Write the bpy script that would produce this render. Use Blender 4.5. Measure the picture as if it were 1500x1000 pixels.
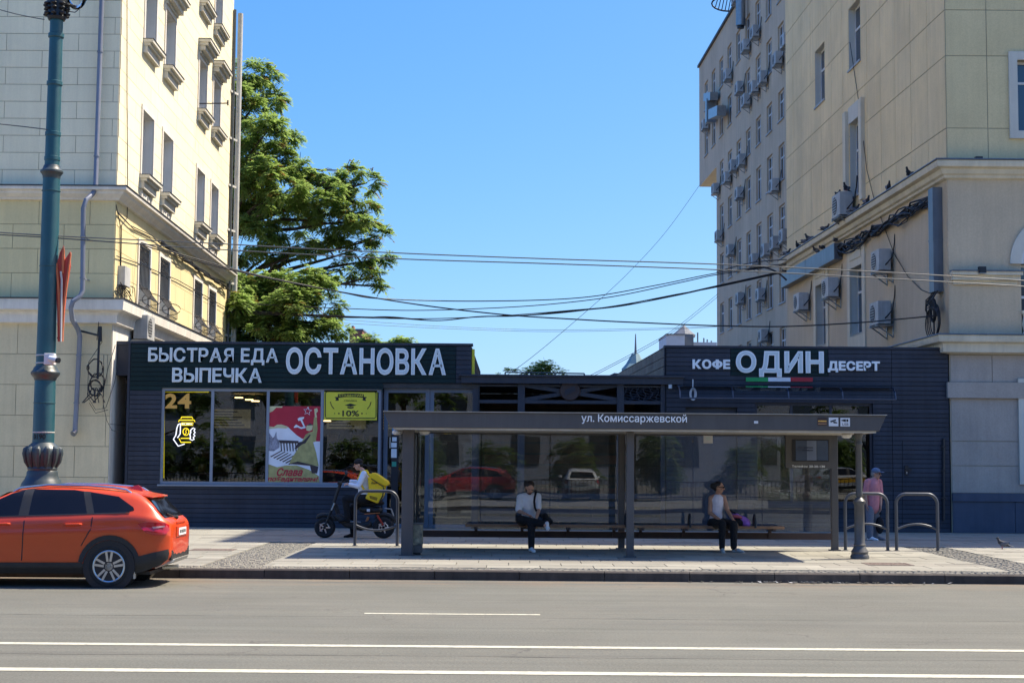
import bpy, bmesh, math, random
from math import sin, cos, pi, radians, sqrt
from mathutils import Vector, Matrix
random.seed(7)
S = bpy.context.scene
for o in list(bpy.data.objects): bpy.data.objects.remove(o)
COL = S.collection

# ------------------------------------------------------------ camera
F, PIT, ROLL, HC = 2200.0, radians(4.47), .0075, 1.95
cd = bpy.data.cameras.new('camera'); cam = bpy.data.objects.new('camera', cd); COL.objects.link(cam)
cd.sensor_width = 36; cd.lens = 36 * F / 1500; cd.clip_start = .1; cd.clip_end = 3000
cam.matrix_world = Matrix.Translation((0, 0, HC)) @ Matrix.Rotation(pi / 2 + PIT, 4, 'X') @ Matrix.Rotation(ROLL, 4, 'Z')
S.camera = cam
# ------------------------------------------------------------ sky and sun
SUN = Vector((.63, .243, 1)).normalized()
EL, AZ = math.asin(SUN.z), math.atan2(SUN.x, SUN.y)
w = bpy.data.worlds.new('World'); S.world = w; w.use_nodes = True
wn = w.node_tree.nodes; bg = wn['Background']
sk = wn.new('ShaderNodeTexSky'); sk.sky_type = 'NISHITA'; sk.sun_disc = False
sk.sun_elevation = EL; sk.sun_rotation = AZ; sk.altitude = 100; sk.air_density = .5; sk.dust_density = 1.5; sk.ozone_density = 6
EXPO = .77; KX = .1 * 2 ** .66
# a camera-like tone curve for the whole sky: softer towards the horizon, deeper blue everywhere
wlk = w.node_tree.links; sep = wn.new('ShaderNodeSeparateColor'); cmb = wn.new('ShaderNodeCombineColor'); wlk.new(sk.outputs[0], sep.inputs[0])
for i, (t_, r_, g_) in enumerate(((.176, .16, 1.33), (.455, .257, .80), (1.0, .507, .25))):
    a = wn.new('ShaderNodeMath'); a.operation = 'DIVIDE'; a.inputs[1].default_value = r_ / .1464; wlk.new(sep.outputs[i], a.inputs[0])
    p = wn.new('ShaderNodeMath'); p.operation = 'POWER'; p.inputs[1].default_value = g_; wlk.new(a.outputs[0], p.inputs[0])
    q = wn.new('ShaderNodeMath'); q.operation = 'MULTIPLY'; q.inputs[1].default_value = t_ / KX; wlk.new(p.outputs[0], q.inputs[0]); wlk.new(q.outputs[0], cmb.inputs[i])
wlk.new(cmb.outputs[0], bg.inputs[0]); bg.inputs[1].default_value = .1
ld = bpy.data.lights.new('sun', 'SUN'); ld.energy = 5.0; ld.angle = radians(.53); ld.color = (1, .91, .76)
sun = bpy.data.objects.new('sun', ld); COL.objects.link(sun); sun.location = (30, 10, 60)
sun.rotation_euler = (-SUN).to_track_quat('-Z', 'Y').to_euler()
S.view_settings.view_transform = 'Standard'; S.view_settings.look = 'None'
S.view_settings.exposure = EXPO; S.view_settings.gamma = 1
S.render.engine = 'CYCLES'
S.cycles.max_bounces = 7; S.cycles.transparent_max_bounces = 14; S.cycles.caustics_reflective = False; S.cycles.caustics_refractive = False

# ------------------------------------------------------------ survey: sight lines of the photograph turned into places
def ray(px, py):
    u = (px - 750) / F; v = -(py - 500) / F; c, s = cos(ROLL), sin(ROLL)
    u, v = u * c - v * s, u * s + v * c
    return Vector((u, cos(PIT) - v * sin(PIT), sin(PIT) + v * cos(PIT)))
def at(px, py, Y):
    d = ray(px, py); k = Y / d.y; return Vector((d.x * k, Y, HC + d.z * k))
def gr(px, py, z=.15):
    d = ray(px, py); k = (z - HC) / d.z; return Vector((d.x * k, d.y * k, z))
SL = -.028
def V(*a): return Vector(a)

# ------------------------------------------------------------ materials
def lin(c):
    return tuple((x / 12.92 if x <= .04045 else ((x + .055) / 1.055) ** 2.4) for x in c)
M = {}
def mat(name, col, rough=.7, metal=0, var=.12, vs=2.0, bump=0, bs=60, spec=.5, coat=0, rnd=0, streak=0, emit=0, xstreak=0, fine=0, fs=80, col2=None, c2s=.8, c2t=.55):
    """col is a linear base colour; var: cloudy wear; fine: grain; streak: rain marks; rnd: tone per piece"""
    m = bpy.data.materials.new(name); m.use_nodes = True; M[name] = m
    nt = m.node_tree; N = nt.nodes; L = nt.links; b = N['Principled BSDF']
    b.inputs['Roughness'].default_value = rough; b.inputs['Metallic'].default_value = metal
    b.inputs['Specular IOR Level'].default_value = spec; b.inputs['Coat Weight'].default_value = coat
    b.inputs['Coat Roughness'].default_value = .06
    if emit:
        b.inputs['Emission Color'].default_value = (*col, 1); b.inputs['Emission Strength'].default_value = emit
    g = N.new('ShaderNodeNewGeometry')
    rgb = N.new('ShaderNodeRGB'); rgb.outputs[0].default_value = (*col, 1); cur = rgb.outputs[0]
    def noise(scale, detail=4, vec=None, rgh=.6):
        n = N.new('ShaderNodeTexNoise'); n.inputs['Scale'].default_value = scale; n.inputs['Detail'].default_value = detail
        n.inputs['Roughness'].default_value = rgh
        L.new(vec or g.outputs['Position'], n.inputs['Vector']); return n.outputs['Fac']
    def ramp(fac, a, bb, lo=.3, hi=.7):
        r = N.new('ShaderNodeMapRange'); r.inputs[1].default_value = lo; r.inputs[2].default_value = hi
        r.inputs[3].default_value = a; r.inputs[4].default_value = bb; L.new(fac, r.inputs[0]); return r.outputs[0]
    def mul(c, fac):
        x = N.new('ShaderNodeVectorMath'); x.operation = 'SCALE'; L.new(c, x.inputs[0]); L.new(fac, x.inputs['Scale']); return x.outputs[0]
    if col2:
        x = N.new('ShaderNodeMix'); x.data_type = 'RGBA'; L.new(cur, x.inputs[6]); x.inputs[7].default_value = (*col2, 1)
        L.new(ramp(noise(c2s, 5), 0, 1, c2t - .1, c2t + .12), x.inputs[0]); cur = x.outputs[2]
    if var: cur = mul(cur, ramp(noise(vs, 5), 1 - var, 1 + var))
    if fine: cur = mul(cur, ramp(noise(fs, 3, None, .8), 1 - fine, 1 + fine))
    if streak:
        mp = N.new('ShaderNodeMapping'); mp.inputs['Scale'].default_value = (3, 3, .18); L.new(g.outputs['Position'], mp.inputs[0])
        cur = mul(cur, ramp(noise(1.6, 6, mp.outputs[0], .7), 1 - streak, 1 + .25 * streak, .35, .6))
    if xstreak:
        mp = N.new('ShaderNodeMapping'); mp.inputs['Scale'].default_value = (.06, 2.2, 1); L.new(g.outputs['Position'], mp.inputs[0])
        cur = mul(cur, ramp(noise(1.3, 7, mp.outputs[0], .75), 1 - xstreak, 1 + xstreak, .35, .65))
    if rnd:
        oi = N.new('ShaderNodeObjectInfo'); cur = mul(cur, ramp(oi.outputs['Random'], 1 - rnd, 1 + rnd, 0, 1))
    L.new(cur, b.inputs['Base Color'])
    if bump:
        bp = N.new('ShaderNodeBump'); bp.inputs['Strength'].default_value = bump; bp.inputs['Distance'].default_value = .02
        L.new(noise(bs, 6, None, .75), bp.inputs['Height']); L.new(bp.outputs[0], b.inputs['Normal'])
    if rough > .25 and not metal:
        L.new(ramp(noise(vs * 2.3, 3), max(0, rough - .08), min(1, rough + .08)), b.inputs['Roughness'])
    return m
def glass(name, tint, ior=1.5, rough=.0, dirt=0):
    m = bpy.data.materials.new(name); m.use_nodes = True; M[name] = m
    nt = m.node_tree; N = nt.nodes; L = nt.links; N.remove(N['Principled BSDF']); out = N['Material Output']
    t = N.new('ShaderNodeBsdfTransparent'); t.inputs[0].default_value = (*tint, 1)
    gl = N.new('ShaderNodeBsdfGlossy'); gl.inputs['Roughness'].default_value = rough; gl.inputs[0].default_value = (.95, .97, 1, 1)
    fr = N.new('ShaderNodeFresnel'); fr.inputs[0].default_value = ior
    mx = N.new('ShaderNodeMixShader'); L.new(fr.outputs[0], mx.inputs[0]); L.new(t.outputs[0], mx.inputs[1]); L.new(gl.outputs[0], mx.inputs[2])
    last = mx.outputs[0]
    g = N.new('ShaderNodeNewGeometry')
    n = N.new('ShaderNodeTexNoise'); n.inputs['Scale'].default_value = .55; n.inputs['Detail'].default_value = 1; L.new(g.outputs['Position'], n.inputs[0])
    bp = N.new('ShaderNodeBump'); bp.inputs['Strength'].default_value = .05; bp.inputs['Distance'].default_value = .05; L.new(n.outputs[0], bp.inputs['Height']); L.new(bp.outputs[0], gl.inputs['Normal'])
    if dirt:
        d = N.new('ShaderNodeBsdfDiffuse'); d.inputs[0].default_value = (.5, .5, .47, 1)
        n2 = N.new('ShaderNodeTexNoise'); n2.inputs['Scale'].default_value = 2.2; n2.inputs['Detail'].default_value = 7; n2.inputs['Roughness'].default_value = .7; L.new(g.outputs['Position'], n2.inputs[0])
        r = N.new('ShaderNodeMapRange'); r.inputs[1].default_value = .4; r.inputs[2].default_value = .75; r.inputs[3].default_value = dirt * .3; r.inputs[4].default_value = dirt; L.new(n2.outputs[0], r.inputs[0])
        m2 = N.new('ShaderNodeMixShader'); L.new(r.outputs[0], m2.inputs[0]); L.new(last, m2.inputs[1]); L.new(d.outputs[0], m2.inputs[2]); last = m2.outputs[0]
    L.new(last, out.inputs['Surface']); return m

# ------------------------------------------------------------ mesh building
WL = {}
def wl(o): return WL.get(o.name, Vector((0, 0, 0)))
def tag(o, label=None, cat=None, group=None, kind=None):
    if label: o['label'] = label
    if cat: o['category'] = cat
    if group: o['group'] = group
    if kind: o['kind'] = kind
    return o
def link(o, parent, loc):
    COL.objects.link(o); loc = Vector(loc)
    WL[o.name] = loc
    if parent: o.parent = parent; o.location = loc - wl(parent)
    else: o.location = loc
    return o
def empty(name, loc, label=None, cat=None, group=None, rz=0):
    o = bpy.data.objects.new(name, None); o.empty_display_size = .2
    link(o, None, loc); o.rotation_euler.z = rz; return tag(o, label, cat, group)
def mobj(name, me, parent=None, loc=(0, 0, 0)): return link(bpy.data.objects.new(name, me), parent, loc)
class Fr:
    """a wall's own frame: s along it, z up, d out of it"""
    def __init__(s, O, U, N): s.O = Vector(O); s.U = Vector(U).normalized(); s.N = Vector(N).normalized()
    def P(s, a, z, d=0): return Vector((s.O.x + s.U.x * a + s.N.x * d, s.O.y + s.U.y * a + s.N.y * d, z))
    def hit(s, px, py, d=0):
        r = ray(px, py); C = V(0, 0, HC); o = s.O + s.N * d
        k = (o - C).dot(s.N) / r.dot(s.N); p = C + r * k
        return (p - s.O).dot(s.U), p.z
class MB:
    def __init__(s): s.v = []; s.f = []
    def add(s, vs, fs):
        n = len(s.v); s.v += [tuple(p) for p in vs]; s.f += [tuple(i + n for i in f) for f in fs]; return s
    def box(s, x0, y0, z0, x1, y1, z1):
        return s.hexa([(x0, y0, z0), (x1, y0, z0), (x1, y1, z0), (x0, y1, z0), (x0, y0, z1), (x1, y0, z1), (x1, y1, z1), (x0, y1, z1)])
    def hexa(s, p): return s.add(p, [(3, 2, 1, 0), (4, 5, 6, 7), (0, 1, 5, 4), (1, 2, 6, 5), (2, 3, 7, 6), (3, 0, 4, 7)])
    def fbox(s, fr, a0, a1, z0, z1, d0, d1):
        P = fr.P; return s.hexa([P(a0, z0, d0), P(a1, z0, d0), P(a1, z0, d1), P(a0, z0, d1), P(a0, z1, d0), P(a1, z1, d0), P(a1, z1, d1), P(a0, z1, d1)])
    def quad(s, *p): return s.add(p, [tuple(range(len(p)))])
    def prism(s, poly, off):
        off = Vector(off); n = len(poly); a = [Vector(p) for p in poly]
        return s.add(a + [p + off for p in a], [tuple(range(n - 1, -1, -1)), tuple(range(n, 2 * n))] + [(i, (i + 1) % n, n + (i + 1) % n, n + i) for i in range(n)])
    def bar(s, p, q, wd, ht, up=(0, 0, 1)):
        p = Vector(p); q = Vector(q); d = (q - p).normalized(); x = d.cross(Vector(up))
        if x.length < 1e-4: x = d.cross(V(1, 0, 0))
        x.normalize(); y = x.cross(d).normalized(); x = x * wd / 2; y = y * ht / 2
        return s.hexa([p - x - y, p + x - y, q + x - y, q - x - y, p - x + y, p + x + y, q + x + y, q - x + y])
    def tube(s, pts, r, n=8, cap=True):
        pts = [Vector(p) for p in pts]; k = len(pts); rs = r if isinstance(r, (list, tuple)) else [r] * k
        base = len(s.v); T = []
        for i in range(k):
            t = (pts[min(i + 1, k - 1)] - pts[max(i - 1, 0)]); T.append(t.normalized() if t.length > 1e-9 else V(0, 0, 1))
        x = T[0].orthogonal().normalized()
        for i in range(k):
            x = x - T[i] * x.dot(T[i])
            if x.length < 1e-6: x = T[i].orthogonal()
            x.normalize(); y = T[i].cross(x)
            for j in range(n):
                a = 2 * pi * j / n; s.v.append(tuple(pts[i] + (x * cos(a) + y * sin(a)) * rs[i]))
        for i in range(k - 1):
            for j in range(n):
                j2 = (j + 1) % n; s.f.append((base + i * n + j, base + i * n + j2, base + (i + 1) * n + j2, base + (i + 1) * n + j))
        if cap: s.f.append(tuple(base + j for j in range(n - 1, -1, -1))); s.f.append(tuple(base + (k - 1) * n + j for j in range(n)))
        return s
    def lathe(s, c, prof, n=20, axis='z'):
        c = Vector(c); base = len(s.v)
        for r, h in prof:
            for j in range(n):
                a = 2 * pi * j / n
                p = (r * cos(a), r * sin(a), h) if axis == 'z' else ((r * cos(a), h, r * sin(a)) if axis == 'y' else (h, r * cos(a), r * sin(a)))
                s.v.append((c.x + p[0], c.y + p[1], c.z + p[2]))
        for i in range(len(prof) - 1):
            for j in range(n):
                j2 = (j + 1) % n; s.f.append((base + i * n + j, base + i * n + j2, base + (i + 1) * n + j2, base + (i + 1) * n + j))
        s.f.append(tuple(base + j for j in range(n - 1, -1, -1))); s.f.append(tuple(base + (len(prof) - 1) * n + j for j in range(n)))
        return s
    def ball(s, c, r, nu=12, nv=8, rot=None):
        c = Vector(c); r = Vector((r, r, r)) if not hasattr(r, '__len__') else Vector(r); base = len(s.v)
        for i in range(nv + 1):
            th = pi * i / nv
            for j in range(nu):
                a = 2 * pi * j / nu; p = Vector((r.x * sin(th) * cos(a), r.y * sin(th) * sin(a), r.z * cos(th)))
                if rot is not None: p = rot @ p
                s.v.append(tuple(c + p))
        for i in range(nv):
            for j in range(nu):
                j2 = (j + 1) % nu; s.f.append((base + i * nu + j, base + (i + 1) * nu + j, base + (i + 1) * nu + j2, base + i * nu + j2))
        return s
    def fwall(s, fr, a0, a1, z0, z1, ops, dep, what='both'):
        """wall face with openings and their reveals"""
        A = sorted(set([a0, a1] + [x for o in ops for x in o[:2] if a0 < x < a1])); Z = sorted(set([z0, z1] + [x for o in ops for x in o[2:4] if z0 < x < z1]))
        for i in range(len(A) - 1 if what != 'sides' else 0):
            for j in range(len(Z) - 1):
                ca, cz = (A[i] + A[i + 1]) / 2, (Z[j] + Z[j + 1]) / 2
                if any(o[0] < ca < o[1] and o[2] < cz < o[3] for o in ops): continue
                s.quad(fr.P(A[i], Z[j]), fr.P(A[i + 1], Z[j]), fr.P(A[i + 1], Z[j + 1]), fr.P(A[i], Z[j + 1]))
        for o in ops if what != 'face' else ():
            c = [(o[0], o[2]), (o[1], o[2]), (o[1], o[3]), (o[0], o[3])]
            for k in range(4):
                p, q = c[k], c[(k + 1) % 4]; s.quad(fr.P(*p), fr.P(*q), fr.P(*q, -dep), fr.P(*p, -dep))
        return s
    def mesh(s, name, m=None, smooth=False, off=None):
        me = bpy.data.meshes.new(name)
        vs = s.v if off is None else [(x - off[0], y - off[1], z - off[2]) for x, y, z in s.v]
        me.from_pydata(vs, [], s.f); me.validate()
        bm = bmesh.new(); bm.from_mesh(me); bmesh.ops.remove_doubles(bm, verts=bm.verts, dist=1e-5); bmesh.ops.recalc_face_normals(bm, faces=bm.faces); bm.to_mesh(me); bm.free()
        if smooth:
            me.polygons.foreach_set('use_smooth', [True] * len(me.polygons)); me.set_sharp_from_angle(angle=radians(40))
        if m: me.materials.append(M[m] if isinstance(m, str) else m)
        return me
    def build(s, name, m, parent=None, smooth=False, bevel=0, local=False):
        """vertices in the parent's own frame (local) or in the world"""
        if local:
            o = mobj(name, s.mesh(name, m, smooth), parent, wl(parent) if parent else (0, 0, 0))
        else:
            xs = [v[0] for v in s.v]; ys = [v[1] for v in s.v]; zs = [v[2] for v in s.v]
            c = V((min(xs) + max(xs)) / 2, (min(ys) + max(ys)) / 2, min(zs))
            o = mobj(name, s.mesh(name, m, smooth, c), parent, c)
        if bevel:
            b = o.modifiers.new('edge', 'BEVEL'); b.width = bevel; b.segments = 2; b.limit_method = 'ANGLE'
        return o
def struct(o): o['kind'] = 'structure'; return o
def B(): return MB()
def copy_tree(o, parent=None):
    c = o.copy(); COL.objects.link(c); c.parent = parent
    for ch in o.children: copy_tree(ch, c)
    return c
def rect_minus(r, ops):
    rs = [r]
    for o in ops:
        out = []
        for a0, a1, z0, z1 in rs:
            b0, b1, y0, y1 = max(a0, o[0]), min(a1, o[1]), max(z0, o[2]), min(z1, o[3])
            if b0 >= b1 or y0 >= y1: out.append((a0, a1, z0, z1)); continue
            if a0 < b0: out.append((a0, b0, z0, z1))
            if b1 < a1: out.append((b1, a1, z0, z1))
            if z0 < y0: out.append((b0, b1, z0, y0))
            if y1 < z1: out.append((b0, b1, y1, z1))
        rs = out
    return [r for r in rs if r[1] - r[0] > .03 and r[3] - r[2] > .03]
def blocks(parent, fr, name, m, rows, a0, a1, length, ops=(), proud=.014, gap=.014, bond=.5, first=0, jit=.002, limit=300, cnt=[0], face=0):
    """courses of facing pieces, each a part of its own; openings are cut out"""
    rest = B(); nrest = 0; made = 0
    for k, (z0, z1) in enumerate(rows):
        s = a0 - (length * ((k % 2) * bond) + first)
        while s < a1:
            e = s + length; r = (max(s, a0) + gap / 2, min(e, a1) - gap / 2, z0 + gap / 2, z1 - gap / 2); s = e
            if r[1] - r[0] < .05: continue
            left = rect_minus(r, ops)
            while left:                      # one object for each run of touching pieces
                run = [left.pop()]; grew = True
                while grew:
                    grew = False
                    for q in list(left):
                        if any(q[0] <= p[1] + 1e-6 and q[1] >= p[0] - 1e-6 and q[2] <= p[3] + 1e-6 and q[3] >= p[2] - 1e-6 for p in run): run.append(q); left.remove(q); grew = True
                b = B(); pj = proud + random.uniform(-jit, jit)
                for q in run: b.fbox(fr, q[0], q[1], q[2], q[3], face - .02, face + pj)
                made += 1
                if made <= limit: b.build(name, m, parent)
                else: nrest = 1; rest.add(b.v, b.f)
    if nrest: tag(rest.build(name + '_courses', m, parent), kind='stuff')
    return made
def window(parent, fr, s0, s1, z0, z1, d, fm, gm, fw=.06, tr=None, mul=(), sill=None, name='window', open_=None):
    """window > pane; tr: height share of the transom, mul: shares of upright bars"""
    b = B(); t = .05
    b.fbox(fr, s0, s1, z0, z0 + fw, d - t, d); b.fbox(fr, s0, s1, z1 - fw, z1, d - t, d)
    b.fbox(fr, s0, s0 + fw, z0 + fw, z1 - fw, d - t, d); b.fbox(fr, s1 - fw, s1, z0 + fw, z1 - fw, d - t, d)
    zs = [z0 + fw, z1 - fw]
    if tr:
        zt = z0 + (z1 - z0) * tr; b.fbox(fr, s0 + fw, s1 - fw, zt - fw / 2, zt + fw / 2, d - t, d + .002); zs = [z0 + fw, zt - fw / 2, zt + fw / 2, z1 - fw]
    xs = [s0 + fw]
    for q in mul:
        x = s0 + (s1 - s0) * q; b.fbox(fr, x - fw / 2, x + fw / 2, z0 + fw, z1 - fw, d - t + .003, d + .004); xs += [x - fw / 2, x + fw / 2]
    xs.append(s1 - fw)
    o = b.build(name, fm, parent)
    for i in range(0, len(xs), 2):
        for j in range(0, len(zs), 2):
            B().fbox(fr, xs[i] - .004, xs[i + 1] + .004, zs[j] - .004, zs[j + 1] + .004, d - .035, d - .022).build('pane', gm, o)
    if sill:
        B().fbox(fr, s0 - .04, s1 + .04, z0 - .05, z0 + .012, d + .004, sill).build('sill', 'sill_metal', o)
    return o
def ordinal(n): return ['first', 'second', 'third', 'fourth', 'fifth', 'sixth', 'seventh', 'eighth', 'ninth', 'tenth', 'eleventh', 'twelfth', 'thirteenth', 'fourteenth', 'fifteenth'][n]
TXT = {}
TMP = bpy.data.scenes.new('workbench')
def evaluate(o):
    """mesh of an object with its modifiers, worked out in a scene of its own"""
    TMP.collection.objects.link(o); vl = TMP.view_layers[0]; vl.update(); dg = vl.depsgraph
    me = bpy.data.meshes.new_from_object(o.evaluated_get(dg)); bpy.data.objects.remove(o); return me
def text_mesh(s, bold=0, ext=.01, res=3, shear=0):
    key = (s, bold, ext, res, shear)
    if key in TXT: return TXT[key].copy()
    c = bpy.data.curves.new('t', 'FONT'); c.body = s; c.size = 1; c.extrude = ext; c.offset = bold; c.resolution_u = res; c.shear = shear
    o = bpy.data.objects.new('t', c); me = evaluate(o)
    bpy.data.curves.remove(c); TXT[key] = me; return me.copy()
def fit_text(name, s, m, parent, fr, a0, a1, z0, z1, d, depth=.01, bold=0, shear=0, face=None, facebold=None):
    """a whole line of writing fitted into its box on a wall: one mesh"""
    me = text_mesh(s, bold, .5, 3, shear); xs = [v.co.x for v in me.vertices]; ys = [v.co.y for v in me.vertices]
    x0, x1, y0, y1 = min(xs), max(xs), min(ys), max(ys); c = fr.P((a0 + a1) / 2, z0, d)
    for v in me.vertices:
        v.co = fr.P(a0 + (v.co.x - x0) / (x1 - x0) * (a1 - a0), z0 + (v.co.y - y0) / (y1 - y0) * (z1 - z0), d + (.5 + v.co.z) * depth) - c
    me.name = name; me.materials.clear(); me.materials.append(M[m]); return mobj(name, me, parent, c)
def ef_mesh(bold):
    """a heavy Ф: flattened ring and upright bar"""
    me = text_mesh('О', bold, .5); H = text_mesh('Н', bold, .5); hy = [v.co.y for v in H.vertices]; y0, y1 = min(hy), max(hy); xs = [v.co.x for v in me.vertices]; cx = (min(xs) + max(xs)) / 2
    for v in me.vertices: v.co.y = (v.co.y - (y0 + y1) / 2) * .74 + (y0 + y1) / 2; v.co.x = cx + (v.co.x - cx) * 1.12
    bm = bmesh.new(); bm.from_mesh(me); w_ = .07 + bold
    r = bmesh.ops.create_cube(bm, size=1); bmesh.ops.scale(bm, vec=(w_ * 2, y1 - y0, .99), verts=r['verts']); bmesh.ops.translate(bm, vec=(cx, (y0 + y1) / 2, 0), verts=r['verts']); bm.to_mesh(me); bm.free(); return me
def letters(s, m, fm, parent, fr, a0, a1, z0, z1, d, depth=.05, bold=.03, gap=.09, inset=.035, desc='ДЩЦ'):
    """separate mounted letters, each a part, with a paler face plate as sub-part"""
    L = []
    for ch in s:
        if ch == ' ': L.append(None); continue
        me = text_mesh(ch, bold, .5) if ch != 'Ф' else ef_mesh(bold); f = text_mesh(ch, bold - inset, .5) if fm else None
        xs = [v.co.x for v in me.vertices]; ys = [v.co.y for v in me.vertices]; L.append((ch, me, f, min(xs), max(xs), min(ys), max(ys)))
    cap = max(l[6] for l in L if l and l[0] not in 'Й'); bot = min(l[5] for l in L if l and l[0] not in desc)
    tot = sum((l[4] - l[3]) if l else .25 for l in L) + gap * (len(L) - 1); k = (a1 - a0) / tot; kz = (z1 - z0) / (cap - bot); x = a0
    for l in L:
        if l is None: x += (.25 + gap) * k; continue
        ch, me, f, mx0, mx1, my0, my1 = l; w_ = (mx1 - mx0) * k; c = fr.P(x + w_ / 2, z0, d); par = parent
        for q, (mm, dd, ma) in enumerate(((me, (0, depth), m), (f, (depth - .01, depth + .004), fm))):
            if mm is None: continue
            for v in mm.vertices:
                v.co = fr.P(x + (v.co.x - mx0) * k, z0 + (v.co.y - bot) * kz, d + dd[0] + (.5 + v.co.z) * (dd[1] - dd[0])) - c
            mm.materials.clear(); mm.materials.append(M[ma]); mm.name = 'letter'
            par = mobj('letter' if q == 0 else 'face_plate', mm, par, c)
        x += w_ + gap * k
    return
# ------------------------------------------------------------ palette
mat('asphalt', (.132, .133, .110), .9, var=.09, vs=.35, fine=.34, fs=38, bump=.6, bs=70, xstreak=.12, col2=(.146, .144, .118), c2s=.25, c2t=.52)
mat('asphalt_plain', (.165, .156, .13), .9, var=.1, vs=.5, fine=.12)
mat('road_paint', (.52, .505, .39), .7, var=.12, vs=5, fine=.14, fs=40, col2=(.3, .29, .245), c2s=14, c2t=.6)
mat('tar_seam', (.09, .086, .078), .85, var=.3, vs=4, fine=.3, fs=20, col2=(.155, .148, .128), c2s=1.8, c2t=.45)
def road_wear(m):
    """brown grit by the kerb, darker wheel tracks, fine cracks"""
    nt = m.node_tree; N = nt.nodes; L = nt.links; b = N['Principled BSDF']; src = b.inputs['Base Color'].links[0].from_socket
    g = N.new('ShaderNodeNewGeometry'); sp_ = N.new('ShaderNodeSeparateXYZ'); L.new(g.outputs['Position'], sp_.inputs[0])
    def mr(sock, a, c, lo, hi):
        r = N.new('ShaderNodeMapRange'); r.interpolation_type = 'SMOOTHSTEP'; r.inputs[1].default_value = a; r.inputs[2].default_value = c; r.inputs[3].default_value = lo; r.inputs[4].default_value = hi; L.new(sock, r.inputs[0]); return r.outputs[0]
    def ma(op, a, c):
        x = N.new('ShaderNodeMath'); x.operation = op
        for i, q in enumerate((a, c)):
            if hasattr(q, 'node'): L.new(q, x.inputs[i])
            else: x.inputs[i].default_value = q
        return x.outputs[0]
    def nz(s, det=5, sc=(1, 1, 1)):
        mp = N.new('ShaderNodeMapping'); mp.inputs['Scale'].default_value = sc; L.new(g.outputs['Position'], mp.inputs[0]); n = N.new('ShaderNodeTexNoise'); n.inputs['Scale'].default_value = s; n.inputs['Detail'].default_value = det; n.inputs['Roughness'].default_value = .7; L.new(mp.outputs[0], n.inputs[0]); return n.outputs['Fac']
    def mix(c, fac, col):
        x = N.new('ShaderNodeMix'); x.data_type = 'RGBA'; L.new(fac, x.inputs[0]); L.new(c, x.inputs[6]); x.inputs[7].default_value = (*col, 1); return x.outputs[2]
    y = sp_.outputs[1]
    grit = ma('MULTIPLY', mr(y, 22.6, 24.3, 0, 1), mr(nz(1.4, 6, (.5, 2, 1)), .4, .62, 0, .75)); c = mix(src, grit, (.2, .15, .1))
    for yc in (21.4, 20.0, 18.2, 16.6, 12.9, 11.2):
        d = ma('ABSOLUTE', ma('SUBTRACT', y, yc), 0); c = mix(c, ma('MULTIPLY', mr(d, .0, .5, .16, 0), mr(nz(.7, 4, (.2, 1, 1)), .35, .65, .3, 1)), (.11, .105, .095))
    v = N.new('ShaderNodeTexVoronoi'); v.feature = 'DISTANCE_TO_EDGE'; v.inputs['Scale'].default_value = .42
    ad = N.new('ShaderNodeVectorMath'); ad.operation = 'MULTIPLY_ADD'; nn = N.new('ShaderNodeTexNoise'); nn.inputs['Scale'].default_value = 1.5; nn.inputs['Detail'].default_value = 6; L.new(g.outputs['Position'], nn.inputs[0]); L.new(nn.outputs['Color'], ad.inputs[0]); ad.inputs[1].default_value = (.9, .9, .9); L.new(g.outputs['Position'], ad.inputs[2]); L.new(ad.outputs[0], v.inputs['Vector'])
    c = mix(c, ma('MULTIPLY', mr(v.outputs['Distance'], .0, .012, .6, 0), mr(nz(.25, 3), .5, .6, 0, 1)), (.07, .065, .06))
    L.new(c, b.inputs['Base Color'])
road_wear(M['asphalt'])
mat('slab', (.275, .263, .215), .8, var=.15, vs=.9, fine=.12, fs=40, rnd=.13, bump=.2, bs=60)
mat('slab_dark', (.225, .212, .175), .85, var=.16, vs=1.2, fine=.12, fs=40, rnd=.13)
mat('grout', (.12, .115, .1), .95, var=.2)
mat('sett', (.235, .222, .185), .95, var=.12, vs=6, fine=.12, fs=40, spec=.2)
mat('kerb_stone', (.06, .05, .043), .8, var=.2, vs=3, fine=.2, fs=90, rnd=.12, streak=.3)
mat('soil', (.12, .11, .09), .95, var=.2)
mat('iron_cover', (.16, .12, .1), .7, var=.25, vs=8, bump=.4, bs=40)
mat('cream_stone', (.91, .815, .565), .85, var=.05, vs=.7, rnd=.03, fine=.04, fs=30, streak=.06, col2=(.76, .69, .49), c2s=.35, c2t=.55, bump=.15, bs=50)
mat('yellow_stone', (.76, .64, .345), .85, var=.06, vs=.7, rnd=.05, fine=.05, fs=30, streak=.06, bump=.15, bs=50)
mat('base_stone', (.72, .60, .37), .88, var=.08, vs=.7, rnd=.04, fine=.06, fs=30, streak=.08, bump=.2, bs=50)
mat('joint', (.3, .27, .2), .95, var=.15)
mat('brick_plinth', (.22, .1, .06), .9, var=.25, vs=4, fine=.2)
mat('white_stucco', (.74, .70, .62), .85, var=.09, vs=1.3, streak=.12, fine=.04)
mat('grey_stucco', (.88, .85, .78), .85, var=.08, vs=1, streak=.06)
mat('sill_metal', (.34, .35, .36), .5, var=.15, vs=5)
mat('dark_flashing', (.05, .045, .045), .6, var=.2)
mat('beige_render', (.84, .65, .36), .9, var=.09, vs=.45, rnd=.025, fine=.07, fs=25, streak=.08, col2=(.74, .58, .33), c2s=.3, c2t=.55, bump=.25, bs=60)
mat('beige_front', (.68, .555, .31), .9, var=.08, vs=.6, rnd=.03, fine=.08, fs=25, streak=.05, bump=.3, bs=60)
mat('beige_low', (.60, .48, .325), .9, var=.08, vs=.6, rnd=.03, fine=.08, fs=25, streak=.07, bump=.3, bs=60)
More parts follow.
